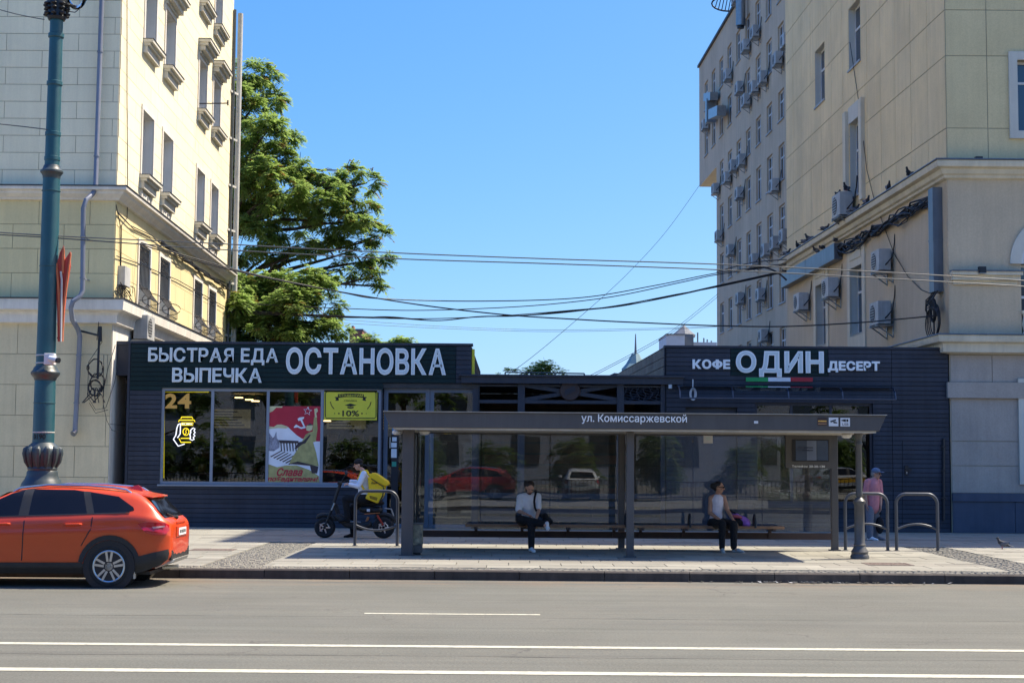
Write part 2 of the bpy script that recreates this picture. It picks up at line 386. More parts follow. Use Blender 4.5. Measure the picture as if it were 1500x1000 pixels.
mat('grey_low', (.42, .365, .31), .9, var=.1, vs=.8, rnd=.03, fine=.09, fs=25, streak=.08, bump=.3, bs=60)
mat('beige_trim', (.68, .61, .46), .85, var=.1, vs=1, streak=.12, fine=.05)
mat('trim_pale', (.60, .58, .50), .85, var=.08, vs=1, streak=.08, fine=.05)
mat('grey_render', (.60, .47, .325), .92, var=.12, vs=.35, fine=.06, fs=20, streak=.12, bump=.2, bs=40)
mat('blue_plinth', (.062, .078, .115), .7, var=.1, streak=.15, rnd=.05)
mat('dark_pane', (.035, .045, .055), .06, var=.25, vs=.4, spec=.9)
mat('blue_pane', (.03, .05, .08), .03, var=.1, vs=.4, spec=1.0)
mat('white_frame', (.68, .68, .66), .5, var=.06, streak=.1)
mat('grey_frame', (.25, .28, .33), .45, var=.06)
mat('grey_door', (.13, .155, .2), .5, var=.06)
mat('brown_frame', (.1, .05, .03), .6, var=.2)
mat('board_navy', (.039, .045, .062), .55, var=.14, vs=.8, rnd=.14, streak=.14, fine=.06, spec=.3)
mat('board_teal', (.009, .027, .028), .6, var=.14, vs=.8, rnd=.12, streak=.1, spec=.2, col2=(.012, .028, .032), c2s=.35, c2t=.5)
mat('seam_dark', (.006, .007, .01), .8, var=.1)
mat('steel_navy', (.028, .034, .052), .45, var=.12, vs=1.5, streak=.1)
mat('letter_white', (.92, .94, .94), .5, var=.03)
mat('letter_grey', (.66, .74, .75), .5, var=.05, vs=3)
mat('letter_blue', (.62, .67, .8), .5, var=.03)
mat('letter_edge', (.008, .01, .012), .5, var=0)
mat('green_strip', (.01, .33, .09), .5, var=.05); mat('white_strip', (.75, .78, .82), .5, var=.05); mat('red_strip', (.42, .015, .03), .5, var=.05)
mat('shelter_metal', (.088, .084, .083), .5, var=.1, vs=2, fine=.05, fs=80, streak=.12)
mat('shelter_lip', (.45, .42, .36), .5, var=.2, vs=3)
mat('bench_wood', (.3, .16, .08), .55, var=.25, vs=6, rnd=.1)
mat('black_plastic', (.012, .012, .013), .5, var=.15); mat('rubber', (.012, .012, .012), .85, var=.15)
mat('steel', (.3, .32, .34), .35, metal=.7, var=.12, vs=6)
mat('rack_steel', (.085, .092, .105), .42, metal=.35, var=.12, vs=6)
mat('teal_paint', (.017, .088, .108), .42, var=.12, vs=2, streak=.12, spec=.6)
mat('iron_green', (.042, .058, .062), .42, var=.15, vs=4, spec=.6)
mat('iron_black', (.010, .012, .018), .45, var=.15)
mat('post_grey', (.085, .085, .082), .45, var=.12, vs=5)
mat('pipe_grey', (.2, .22, .27), .45, var=.12, vs=2, streak=.1)
mat('galvanised', (.55, .54, .49), .5, metal=.0, var=.15, vs=2)
mat('trunk_blue', (.13, .15, .175), .4, metal=.2, var=.12, vs=2, streak=.2)
mat('cable', (.012, .012, .014), .6, var=.1); mat('wire_grey', (.09, .1, .1), .5, var=.1)
mat('ac_body', (.46, .46, .44), .55, var=.12, vs=4, streak=.2, rnd=.12); mat('ac_dark', (.045, .045, .045), .6, var=.1)
mat('camera_white', (.7, .7, .7), .4, var=.05)
mat('flame_red', (.5, .055, .03), .5, var=.1); mat('flame_orange', (.65, .17, .06), .5, var=.1)
glass('shop_glass', (.66, .7, .72), 1.75)
glass('shelter_glass', (.84, .88, .9), 1.65, dirt=.14)
mat('sheet_white', (.72, .74, .76), .6, var=.04); mat('sheet_blue', (.05, .25, .5), .5, var=.05); mat('sheet_green', (.03, .3, .2), .5, var=.05)
mat('yellow_board', (.78, .70, .05), .55, var=.05); mat('ink', (.012, .012, .01), .6, var=0)
mat('orange_vinyl', (.8, .42, .08), .5, var=.05)
mat('neon_yellow', (.9, .68, .02), .5, var=0, emit=.7); mat('neon_white', (.9, .9, .95), .5, var=0, emit=.7)
mat('led_warm', (1, .62, .25), .5, var=0, emit=5)
mat('inside_dark', (.05, .048, .046), .8, var=.3, vs=1.5); mat('inside_wood', (.10, .055, .03), .7, var=.25, vs=3); mat('inside_grey', (.12, .12, .12), .7, var=.2)
mat('red_brown', (.2, .055, .035), .7, var=.2)

# ------------------------------------------------------------ ground, road, pavement
KY = 24.4
struct(B().quad((-900, -500, -.03), (900, -500, -.03), (900, 1500, -.03), (-900, 1500, -.03)).build('ground', 'soil'))
road = struct(B().quad((-160, 5.4, 0), (160, 5.4, 0), (160, KY, 0), (-160, KY, 0)).build('road', 'asphalt'))
def line(y, wd, x0, x1, nm='lane_line', m='road_paint'):
    b = B(); n = max(2, int((x1 - x0) / .5)); 
    for i in range(n):
        a, c = x0 + (x1 - x0) * i / n, x0 + (x1 - x0) * (i + 1) / n
        b.quad((a, y - wd / 2, .004), (c, y - wd / 2, .004), (c, y + wd / 2, .004), (a, y + wd / 2, .004))
    return b.build(nm, m, road)
line(13.93, .20, -60, 60); line(15.83, .17, -60, 60)
for i in range(-5, 6): line(19.1, .11, -1.83 + i * 9.5, .38 + i * 9.5, 'lane_dash')
random.seed(2)
for yy, wd in ((18.72, .014), (15.05, .012)):
    b = B(); n = 150; P_ = [(-30 + 60 * i / n, yy + .03 * sin(i * .37) + random.uniform(-.02, .02), wd * random.uniform(.3, 1)) for i in range(n + 1)]
    for (xa_, ya_, wa_), (xb_, yb_, wb_) in zip(P_, P_[1:]): b.quad((xa_, ya_ - wa_, .003), (xb_, yb_ - wb_, .003), (xb_, yb_ + wb_, .003), (xa_, ya_ + wa_, .003))
    b.build('tar_seam', 'tar_seam', road)
pv = struct(B().box(-160, KY + .15, -.02, 160, 130, .136).build('pavement', 'grout'))
# kerb stones
kb = struct(B().box(-160, KY + .02, -.02, 160, KY + .149, .05).build('kerb', 'kerb_stone'))
x = -20.4
while x < 20:
    l = 1.37; dz = random.uniform(-.006, .004); dy = random.uniform(-.008, .008)
    b = B().prism([(x + .006, KY + dy, -.01), (x + .006, KY + dy, .135 + dz), (x + .006, KY + .02 + dy, .155 + dz), (x + .006, KY + .17, .155 + dz), (x + .006, KY + .17, -.01)], (l - .012, 0, 0))
    b.build('kerb_stone', 'kerb_stone', kb); x += l
B().box(-160, KY, -.01, -20.41, KY + .17, .155).build('far_kerb', 'kerb_stone', kb); B().box(20.13, KY, -.01, 160, KY + .17, .155).build('far_kerb', 'kerb_stone', kb)
# setts along the kerb and in bands across the pavement
def sett_patch(x0, x1, y0, y1, sz=.105):
    b = B(); y = y0; r = 0
    while y < y1 - .02:
        x = x0 - (r % 2) * sz / 2
        while x < x1:
            w_ = sz * random.uniform(.8, 1.15); xa, xb = max(x, x0), min(x + w_ - .012, x1)
            if xb - xa > .03:
                z = .150 + random.uniform(-.007, .006); e = .012; ye = min(y + sz - .012, y1)
                b.add([(xa, y, .13), (xb, y, .13), (xb, ye, .13), (xa, ye, .13), (xa + e, y + e, z), (xb - e, y + e, z), (xb - e, ye - e, z), (xa + e, ye - e, z)], [(4, 5, 6, 7), (0, 1, 5, 4), (1, 2, 6, 5), (2, 3, 7, 6), (3, 0, 4, 7)])
            x += w_
        y += sz; r += 1
    return b
b = sett_patch(-17, 17, KY + .18, KY + .72)
for xa, xb in ((-5.1, -4.15), (8.35, 9.2), (-13.5, -12.6)):
    q = sett_patch(xa, xb, KY + .73, 31.9); b.add(q.v, q.f)
tag(b.build('setts', 'sett', pv), kind='stuff')
# paving slabs: the nearest are parts, the rest one joined part
sl = []; y = KY + .74; r = 0
bands = [(-5.12, -4.13), (8.33, 9.22), (-13.52, -12.58)]
while y < 39.6:
    d_ = .6; x = -17.5 + (r * .37) % .9
    while x < 17.5:
        l = .9
        rr = [(x, x + l, y, y + d_)]
        if y < 31.9: rr = rect_minus(rr[0], [(a, c, 0, 50) for a, c in bands])
        for q in rr: sl.append((q, r))
        x += l
    y += d_; r += 1
sl.sort(key=lambda q: ((q[0][2]) + abs(q[0][0]) * .12))
cache = {}
rest = B(); restd = B()
for i, ((x0, x1, y0, y1), r) in enumerate(sl):
    dz = random.uniform(-.002, .003); dark = (r % 7 in (2,)) or random.random() < .1; g = .0075
    if i < 300:
        key = (round(x1 - x0, 3), round(y1 - y0, 3), dark)
        if key not in cache:
            hx, hy = (x1 - x0) / 2 - g, (y1 - y0) / 2 - g
            cache[key] = B().box(-hx, -hy, -.03, hx, hy, 0).mesh('slab', 'slab_dark' if dark else 'slab')
        mobj('slab', cache[key], pv, ((x0 + x1) / 2, (y0 + y1) / 2, .15 + dz))
    else: (restd if dark else rest).box(x0 + g, y0 + g, .12, x1 - g, y1 - g, .15 + dz)
tag(rest.build('far_slabs', 'slab', pv), kind='stuff'); tag(restd.build('dark_far_slabs', 'slab_dark', pv), kind='stuff')
for sgn in (-1, 1): B().box(min(sgn * 17.5, sgn * 160), KY + .18, .12, max(sgn * 17.5, sgn * 160), 39.6, .149).build('paving_sheet', 'slab', pv)
# the pavement on the photographer's side
nk = struct(B().box(-160, 5.22, -.02, 160, 5.4, .15).build('near_kerb', 'kerb_stone'))
npv = struct(B().box(-160, -9, -.025, 160, 5.218, .145).build('near_pavement', 'slab'))
lawn = struct(B().box(-160, -60, -.028, 160, -24, .02).build('car_park', 'asphalt_plain'))
verge = struct(B().box(-160, -23.99, -.026, 160, -9.01, .03).build('side_road', 'asphalt_plain'))
def cover(name, c, wx, wy, label):
    e = empty(name, (c.x, c.y, .152), label, 'drain cover')
    b = B(); b.box(c.x - wx, c.y - wy, .14, c.x + wx, c.y - wy + .05, .158); b.box(c.x - wx, c.y + wy - .05, .14, c.x + wx, c.y + wy, .158)
    b.box(c.x - wx, c.y - wy + .05, .14, c.x - wx + .05, c.y + wy - .05, .158); b.box(c.x + wx - .05, c.y - wy + .05, .14, c.x + wx, c.y + wy - .05, .158); b.build('frame', 'iron_cover', e)
    b = B(); n = 9
    for i in range(n):
        x0 = c.x - wx + .06 + (2 * wx - .12) * i / n; b.box(x0, c.y - wy + .05, .145, x0 + (2 * wx - .12) / n * .8, c.y + wy - .05, .156)
    b.build('lid', 'iron_cover', e)
cover('drain_cover', gr(312, 805), .42, .3, 'rusty square iron cover in the paving behind the red car')
cover('drain_cover', gr(1300, 826), .4, .3, 'rusty square iron cover in the paving beside the round shelter column')
# litter in the gutter
b = B(); random.seed(3)
for i in range(70):
    c = V(random.gauss(4.9, .9), KY - .06 - abs(random.gauss(0, .06)), .012); s_ = random.uniform(.01, .05); a = random.uniform(0, 3)
    b.add([c + V(cos(a) * s_, sin(a) * s_, 0), c + V(-sin(a) * s_, cos(a) * s_, .01), c + V(-cos(a) * s_, -sin(a) * s_, .02), c + V(sin(a) * s_, -cos(a) * s_, .005)], [(0, 1, 2, 3)])
tag(b.build('gutter_litter', 'sheet_white'), 'scattered pale litter and leaves lying in the gutter', 'litter', kind='stuff')
# ------------------------------------------------------------ cream building on the left
LX, LY = at(165, 470, 38.5).x, 38.5
lb = empty('stone_building', (LX - 8, LY + 9, .15), 'cream stone building with yellow lower storey and sunlit side wall, left of the shops', 'building')
FU = V(SL, 1, 0).normalized()
lf = Fr((LX, LY, 0), (1, 0, 0), (0, -1, 0))          # front, s negative to the left
ls = Fr((LX, LY, 0), FU, (1, -SL, 0))                # side wall, s away from the camera
LH = 21.0; LEN = 18.0
cols = [2.70, 5.50, 11.05, 13.85]; wW = 1.45
rowsL = [(5.95, 7.83), (9.68, 11.58), (13.5, 15.3), (17.2, 19.0)]
ops = [(c, c + wW, a, b) for c in cols for a, b in rowsL]
B().fwall(ls, 0, LEN, .15, LH, ops, .34, 'face').build('side_wall', 'joint', lb)
for o in ops: B().fwall(ls, 0, 0, 0, 0, [o], .34, 'sides').build('opening_sides', 'grey_stucco', lb)
fo = [(-12, -10.6, a, b) for a, b in rowsL]
B().fwall(lf, -16, 0, .15, LH, [], .3).build('front_wall', 'joint', lb)
c0 = B(); P = ls.P
a = [P(.36, 0, -.36), P(LEN - .3, 0, -.36)]
c0.hexa([V(LX - 15, LY + .3, .2), V(a[0].x, LY + .3, .2), V(a[1].x, a[1].y, .2), V(LX - 15, a[1].y, .2), V(LX - 15, LY + .3, LH), V(a[0].x, LY + .3, LH), V(a[1].x, a[1].y, LH), V(LX - 15, a[1].y, LH)])
c0.build('core', 'inside_dark', lb)
B().fwall(Fr(ls.P(LEN, 0), (-1, 0, 0), (0, 1, 0)), 0, 15.5, .15, LH, [], .3).build('back_wall', 'cream_stone', lb)
B().box(LX - 16, LY - .1, LH, LX + .3, LY + LEN + .4, LH + .5).build('roof', 'sill_metal', lb)
zl1, zl2 = 8.66, 5.75                                     # string courses
def courses(z0, z1, h):
    n = max(1, round((z1 - z0) / h)); return [(z0 + (z1 - z0) * i / n, z0 + (z1 - z0) * (i + 1) / n) for i in range(n)]
up = courses(zl1 + .22, LH, .445); mid = courses(zl2 + .25, zl1 - .12, .66); low = courses(.62, zl2 - .42, .83)
blocks(lb, lf, 'stone_block', 'cream_stone', up[:13], -6.2, 0, 1.88, first=.53, limit=60)
blocks(lb, lf, 'stone_block', 'yellow_stone', mid, -6.2, 0, 1.32, first=.4)
blocks(lb, lf, 'stone_block', 'base_stone', low, -6.2, 0, 1.55, first=.1)
blocks(lb, lf, 'wall_facing', 'cream_stone', up[13:] , -6.2, 0, 6.2, bond=0)
for z0, z1, m in ((.15, zl2, 'base_stone'), (zl2, zl1, 'yellow_stone'), (zl1, LH, 'cream_stone')): B().fbox(lf, -16, -6.2, z0, z1, -.02, .012).build('wall_facing', m, lb)
exo = [(o[0] - .12, o[1] + .12, o[2] - .1, o[3] + .12) for o in ops]
blocks(lb, ls, 'stone_block', 'cream_stone', up, .0, LEN, 1.88, exo, first=.9, limit=190)
blocks(lb, ls, 'stone_block', 'yellow_stone', mid, .0, LEN, 1.5, exo, first=.2, limit=60)
blocks(lb, ls, 'stone_block', 'white_stucco', courses(.2, zl2 - .42, 2.5), 0, LEN, 6.2, bond=0)
B().fbox(lf, -16, .02, .15, .6, -.02, .06).build('plinth', 'brick_plinth', lb)
def ledge(name, zt, prof, m):
    """moulded string course round the corner: prof = [(z below top, projection)]"""
    b = B()
    for i in range(len(prof) - 1):
        (za, da), (zb, db) = prof[i], prof[i + 1]
        k = [(lf.P(-16, zt - za, da)), None, None]
        A0 = V(LX - 16, LY - da, zt - za); A1 = V(LX + da, LY - da, zt - za); A2 = ls.P(LEN + .1, zt - za, da)
        B0 = V(LX - 16, LY - db, zt - zb); B1 = V(LX + db, LY - db, zt - zb); B2 = ls.P(LEN + .1, zt - zb, db)
        b.quad(A0, A1, B1, B0); b.quad(A1, A2, B2, B1)
    return b.build(name, m, lb)
ledge('string_course', zl1 + .22, [(0, 0), (.02, .34), (.06, .35), (.11, .34), (.13, .26), (.2, .24), (.3, .12), (.34, .1), (.36, 0)], 'white_stucco')
ledge('flashing', zl1 + .235, [(0, 0), (.012, .37), (.035, .375), (.04, .35), (.012, .02)], 'dark_flashing')
ledge('string_course', zl2 + .22, [(0, 0), (.03, .36), (.1, .36), (.3, .34), (.36, .2), (.42, .16), (.62, .14), (.66, 0)], 'white_stucco')
ledge('flashing', zl2 + .235, [(0, 0), (.012, .39), (.03, .4), (.035, .37), (.012, .02)], 'dark_flashing')
for i, c in enumerate(cols):
    for j, (z0, z1) in enumerate(rowsL):
        wo = window(lb, ls, c, c + wW, z0, z1, -.27, 'white_frame', 'dark_pane', .07, tr=.68, mul=(.5,))
        # surround
        s = B(); d0, d1 = -.02, .05
        s.fbox(ls, c - .12, c, z0, z1 + .12, d0, d1); s.fbox(ls, c + wW, c + wW + .12, z0, z1 + .12, d0, d1); s.fbox(ls, c, c + wW, z1, z1 + .12, d0, d1)
        s.build('surround', 'white_stucco', wo)
        # the plastered sides of the opening
        r = B(); r.fbox(ls, c + wW - .012, c + wW - .002, z0, z1, -.22, .0); r.fbox(ls, c, c + wW - .013, z1 - .012, z1 - .002, -.22, 0); r.build('reveal', 'grey_stucco', wo)
        if j:
            s = B()
            for k, (za, zb, pr) in enumerate(((-.06, .03, .30), (-.14, -.06, .22), (-.34, -.14, .14))):
                s.fbox(ls, c - .16 + k * .03, c + wW + .16 - k * .03, z0 + za, z0 + zb, -.02, pr)
            s.build('sill', 'trim_pale', wo)
            B().fbox(ls, c - .17, c + wW + .17, z0 + .031, z0 + .045, -.2, .32).build('flashing', 'dark_flashing', wo)
        if j == 1:
            s = B(); s.fbox(ls, c + .02, c + .14, z0 - .86, z0 - .345, -.02, .06); s.fbox(ls, c + wW - .14, c + wW - .02, z0 - .86, z0 - .345, -.02, .06)
            s.fbox(ls, c + .3, c + wW - .3, z0 - .8, z0 - .4, -.02, .045)
            s.build('apron', 'white_stucco', wo)
            t = B(); q = ls.P(c + wW / 2, z0 - .6, .05); t.tube([q + ls.U * (.14 * cos(x * .4)) + V(0, 0, .16 * sin(x * .4)) for x in range(17)], .022, 6)
            t.build('relief', 'white_stucco', wo)
        if j in (2, 3) :
            s = B()
            for k, (za, zb, pr) in enumerate(((.52, .62, .42), (.42, .52, .34), (.26, .42, .24), (.16, .26, .1))):
                s.fbox(ls, c - .2 + k * .04, c + wW + .2 - k * .04, z1 + za - .03, z1 + zb - .03, -.02, pr)
            s.build('hood', 'trim_pale', wo); B().fbox(ls, c - .22, c + wW + .22, z1 + .595, z1 + .61, -.02, .44).build('flashing', 'dark_flashing', wo)
        if j == 0:       # wrought-iron grille with a bellied bottom
            g = B(); n = 8
            for k in range(n + 1):
                s_ = c + .04 + (wW - .08) * k / n
                g.tube([ls.P(s_, z1 - .03, .0), ls.P(s_, z0 + .75, .0), ls.P(s_, z0 + .6, .1), ls.P(s_, z0 + .35, .3), ls.P(s_, z0 + .15, .3), ls.P(s_, z0 + .03, .12)], .011, 5)
            for zz in (z1 - .06, z1 - .5, z0 + .75): g.tube([ls.P(c + .02, zz, 0), ls.P(c + wW - .02, zz, 0)], .014, 5)
            for k in range(n): 
                q = ls.P(c + .04 + (wW - .08) * (k + .5) / n, z1 - .28, 0); g.tube([q + ls.U * (.07 * cos(x)) + V(0, 0, .14 * sin(x)) for x in [y * .52 for y in range(13)]], .009, 4)
            for zz in (z0 + .35, z0 + .15): g.tube([ls.P(c + .02, zz, .3), ls.P(c + wW - .02, zz, .3)], .012, 5)
            for e_ in (c + .04, c + wW - .04):
                g.tube([ls.P(e_, z0 + .45 + .17 * sin(x * .5), .12 + .28 * cos(x * .5)) for x in range(13)], .011, 5)
            g.build('grille', 'iron_black', wo)
# rain pipe on the front
rp = empty('rain_pipe', lf.P(-1.05, .3, .2), 'grey metal rain pipe bending round the ledges of the cream building front', 'pipe')
def fp(px, py, d): s_, z = lf.hit(px, py, d); return lf.P(s_, z, d)
pts = [fp(150, -30, .2), fp(140, 275, .2), fp(136, 284, .3), fp(126, 293, .62), fp(122, 305, .62), fp(121, 425, .62), fp(118, 433, .65), fp(107, 441, .78), fp(104, 450, .75), fp(106, 468, .6), fp(114, 482, .3), fp(117, 492, .2), fp(110, 632, .2)]
B().tube(pts, .062, 12).build('pipe', 'pipe_grey', rp, smooth=True)
B().tube([pts[-1], pts[-1] + V(-.03, -.08, -.06)], .075, 12).build('outlet', 'steel', rp, smooth=True)
for k in (1, 5, 11):
    for q in range(2):
        b = B(); c = pts[k].lerp(pts[k - 1], .15 + q * .5) if k != 11 else pts[11].lerp(pts[12], .2 + .5 * q); b.tube([c + V(0, 0, -.02), c + V(0, 0, .02)], .075, 12); b.bar(c, V(c.x, LY, c.z), .02, .03); b.build('bracket', 'pipe_grey', rp)
# tall pale stand pipe at the back corner of the side wall
q0 = ls.P(LEN + .35, 0, .22)
vp = empty('stand_pipe', (q0.x, q0.y, .15), 'tall pale vertical pipe at the rear corner of the cream building', 'pipe')
B().tube([V(q0.x, q0.y, .15), V(q0.x, q0.y, 19)], .1, 12).build('pipe', 'galvanised', vp, smooth=True)
for z in (4.5, 6.5, 8.5, 10.5, 12.2, 14, 15.8):
    B().bar(V(q0.x, q0.y, z), ls.P(LEN - .4, z, 0), .06, .08).build('bracket', 'galvanised', vp)
B().tube([ls.P(LEN - .15, .2, .08), ls.P(LEN - .15, 19, .08)], .06, 8).build('cable_pipe', 'wire_grey', vp)
# cable bracket, coil and box at the corner
def squiggle(n, c, rr, turns, r=.012, seed=1, m='cable'):
    random.seed(seed); return [c + V(rr * cos(a) * random.uniform(.8, 1.1), random.uniform(-.03, .03), rr * 1.15 * sin(a) * random.uniform(.85, 1.1)) for a in [2 * pi * turns * i / n for i in range(n + 1)]]
cb = empty('cable_bracket', fp(146, 500, .1), 'iron wall bracket with coiled black cables beside the rain pipe', 'cable bracket')
b = B(); b.bar(fp(116, 484, .12), fp(148, 492, .3), .05, .05); b.bar(fp(147, 478, .3), fp(147, 500, .3), .07, .07); b.bar(fp(144, 490, .02), fp(147, 490, .3), .04, .04); b.bar(fp(146, 478, .28), fp(143, 555, .28), .05, .05); b.build('arm', 'iron_black', cb)
for k, (px, py, rr, t) in enumerate(((140, 539, .2, 3), (143, 560, .2, 2), (139, 568, .18, 4))): B().tube(squiggle(50, fp(px, py, .25), rr, t, seed=k), .013, 5).build('cable_coil', 'cable', cb)
b = B()
for k in range(7):
    p = fp(140 + random.uniform(-6, 8), 568, .25); b.tube([p, p + V(random.uniform(-.15, .15), -.05, -.15), p + V(random.uniform(-.28, .28), -.05, -.38)], .014, 5)
b.build('cable_tails', 'cable', cb)
b = B()
for pp in ([(150, 500), (130, 530), (128, 580), (140, 600), (155, 597), (168, 560), (176, 508)], [(152, 520), (151, 590), (156, 615), (164, 630), (172, 632)], [(131, 590), (140, 605), (158, 600)], [(169, 505), (158, 540), (152, 570), (151, 600)]):
    b.tube([fp(x, y, .25) for x, y in pp], .008, 5)
b.build('cable_runs', 'cable', cb)
def sp(px, py, d=.06): s_, z = ls.hit(px, py, d); return ls.P(s_, z, d)
eb = empty('meter_box', sp(180, 415), 'grey electrical box with loose black cables high on the sunlit side wall', 'electrical box')
s_, z = ls.hit(176, 415, .06); B().fbox(ls, s_ - .1, s_ + .55, z - .05, z + .45, .02, .2).build('box', 'ac_body', eb)
b = B(); random.seed(4)
for k in range(16):
    p = sp(178 + random.uniform(-8, 8), 417, .12); b.tube([p, p + V(.05, random.uniform(-.4, .9), random.uniform(-.25, .05)), p + V(.02, random.uniform(-.6, 1.4), random.uniform(-.6, -.1))], .011, 4)
for pp in ([(170, 300), (176, 330), (176, 395)], [(186, 0), (186, 150), (187, 290), (186, 320), (178, 330), (177, 400)], [(172, 312), (190, 330), (222, 345), (240, 362), (260, 372), (282, 385), (300, 400), (330, 415)], [(172, 310), (195, 335), (230, 352), (265, 378), (290, 395), (330, 414)], [(171, 375), (200, 385), (260, 410), (330, 450)]):
    b.tube([sp(x, y, .06) for x, y in pp], .013, 5)
b.build('cables', 'cable', eb)
for k in range(26):
    s_ = .2 + k * .68
random.seed(9); b = B()
for k in range(7):
    b.tube([ls.P(5.2 + i * .95, 8.2 + random.uniform(-.07, .07), .12 + random.uniform(-.05, .08)) for i in range(14)], .018, 5)
tag(b.build('cable_bundle', 'cable'), 'tangled bundle of cables under the ledge of the sunlit side wall', 'cables')
# little iron hook arms on the sunny wall
ha = empty('insulator_bracket', sp(300, 152), 'thin black iron arm standing out of the sunlit side wall between upper windows', 'bracket')
p = sp(290, 152, 0); B().tube([p, p + V(1.0, 0, .02)], .02, 6).build('arm', 'iron_black', ha); B().tube([p + V(1, 0, -.05), p + V(1, 0, .12)], .03, 6).build('insulator', 'iron_black', ha)
# ------------------------------------------------------------ beige building on the right
RX, RY = at(1391, 480, 38.8).x, 38.8
rb = empty('beige_building', (RX + 8, RY + 9, .15), 'tall beige rendered building with moulded ledges at the right edge', 'building')
rf = Fr((RX, RY, 0), (1, 0, 0), (0, -1, 0)); rs = Fr((RX, RY, 0), FU, (-1, SL, 0))
RH, RL = 28.0, 19.8
zc0, zc1 = 9.32, 9.74                       # main cornice
zb0, zb1 = 4.72, 5.2                        # lower cornice
def zf(py): return rf.hit(1440, py, .02)[1]
g = [zf(188), zf(82), zf(15)]
sideops = [(8.45, 9.95, a, b) for a, b in ((6.03, 8.2), (10.5, 13.0), (14.78, 16.86), (19, 21), (23, 25))] + [(13.3, 14.8, a, b) for a, b in ((6.03, 8.2), (14.68, 16.75), (19, 21), (23, 25))]
B().fwall(rs, 0, RL, .15, RH, sideops, .3, 'face').build('side_wall', 'joint', rb)
for o in sideops: B().fwall(rs, 0, 0, 0, 0, [o], .3, 'sides').build('opening_sides', 'trim_pale', rb)
wz = [(zf(190), zf(100))]
fops = [(1.86, 3.4, zf(192), zf(88)), (1.86, 3.4, 14.8, 16.9), (1.86, 3.4, 19, 21), (1.86, 3.4, 23, 25), (1.87, 3.6, 5.22, 7.1), (1.95, 3.5, 1.6, 3.9)]
B().fwall(rf, 0, 17, .15, RH, fops, .3).build('front_wall', 'joint', rb)
c0 = B(); a0, a1 = rs.P(.36, 0, -.36), rs.P(RL, 0, -.36)
c0.hexa([V(a0.x, RY + .32, .2), V(RX + 16.5, RY + .32, .2), V(RX + 16.5, a1.y, .2), V(a1.x, a1.y, .2), V(a0.x, RY + .32, RH), V(RX + 16.5, RY + .32, RH), V(RX + 16.5, a1.y, RH), V(a1.x, a1.y, RH)]).build('core', 'inside_dark', rb)
B().fwall(Fr(rs.P(RL, 0), (1, 0, 0), (0, 1, 0)), 0, 17, .15, RH, [], .2).build('back_wall', 'beige_render', rb)
B().box(RX - .05, RY - .02, RH, RX + 17, RY + RL, RH + .05).build('roof', 'sill_metal', rb)
colz = [zc1] + g[:3] + [15.75, 17.6, 18.8, 20.7, 22.6, 24.4, 26.2, RH]
rw = list(zip(colz[:-1], colz[1:]))
def grow(l, e=.0): return [(o[0] - e, o[1] + e, o[2] - e, o[3] + e) for o in l]
pil = [(8.05, 10.35, 10.2, 13.1)]
blocks(rb, rs, 'render_panel', 'beige_render', rw, 0, RL, 1.545, grow(sideops), proud=.012, gap=.026, bond=0)
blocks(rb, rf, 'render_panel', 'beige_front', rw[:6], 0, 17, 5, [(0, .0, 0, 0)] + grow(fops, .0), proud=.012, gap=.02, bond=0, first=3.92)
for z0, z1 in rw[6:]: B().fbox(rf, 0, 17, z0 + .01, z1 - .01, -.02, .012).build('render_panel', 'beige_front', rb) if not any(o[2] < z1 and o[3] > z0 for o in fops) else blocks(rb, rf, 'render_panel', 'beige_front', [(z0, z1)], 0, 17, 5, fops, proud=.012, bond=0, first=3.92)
B().fbox(rs, 0, .03, zc1, RH, -.02, .013)
# below the main cornice
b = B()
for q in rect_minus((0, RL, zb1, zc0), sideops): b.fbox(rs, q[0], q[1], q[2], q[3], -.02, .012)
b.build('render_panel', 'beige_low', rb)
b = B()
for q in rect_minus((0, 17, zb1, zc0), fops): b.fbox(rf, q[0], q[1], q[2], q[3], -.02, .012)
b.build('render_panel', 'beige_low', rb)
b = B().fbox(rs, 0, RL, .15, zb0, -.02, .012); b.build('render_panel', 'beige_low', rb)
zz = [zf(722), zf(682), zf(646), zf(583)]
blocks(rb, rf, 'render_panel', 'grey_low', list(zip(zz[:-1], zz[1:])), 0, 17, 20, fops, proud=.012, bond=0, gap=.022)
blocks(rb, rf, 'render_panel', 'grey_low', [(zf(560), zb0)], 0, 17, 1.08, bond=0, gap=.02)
blocks(rb, rf, 'plinth_panel', 'blue_plinth', [(.15, zf(734))], -.0, 17, 1.6, bond=0, proud=.05, gap=.012)
B().fbox(rf, -.01, 17, zf(734), zf(722), -.02, .085).build('plinth_band', 'blue_plinth', rb)
def rledge(name, zt, prof, m, side=True):
    b = B()
    for i in range(len(prof) - 1):
        (za, da), (zb, db) = prof[i], prof[i + 1]
        A0 = V(RX + 17, RY - da, zt - za); A1 = V(RX - da, RY - da, zt - za); A2 = rs.P(RL, zt - za, da)
        B0 = V(RX + 17, RY - db, zt - zb); B1 = V(RX - db, RY - db, zt - zb); B2 = rs.P(RL, zt - zb, db)
        b.quad(A0, A1, B1, B0)
        if side: b.quad(A1, A2, B2, B1)
    return b.build(name, m, rb)
rledge('cornice', zc1 + .06, [(0, 0), (.04, .36), (.12, .36), (.2, .34), (.24, .22), (.36, .18), (.4, .12), (.46, .1), (.5, 0)], 'beige_trim')
rledge('flashing', zc1 + .075, [(0, 0), (.012, .39), (.04, .4), (.045, .37), (.012, .02)], 'trunk_blue')
rledge('cornice', zb1 + .04, [(0, 0), (.03, .4), (.12, .4), (.2, .38), (.24, .26), (.46, .24), (.5, 0)], 'beige_trim')
rledge('flashing', zb1 + .055, [(0, 0), (.012, .43), (.035, .44), (.04, .41), (.012, .02)], 'trunk_blue')
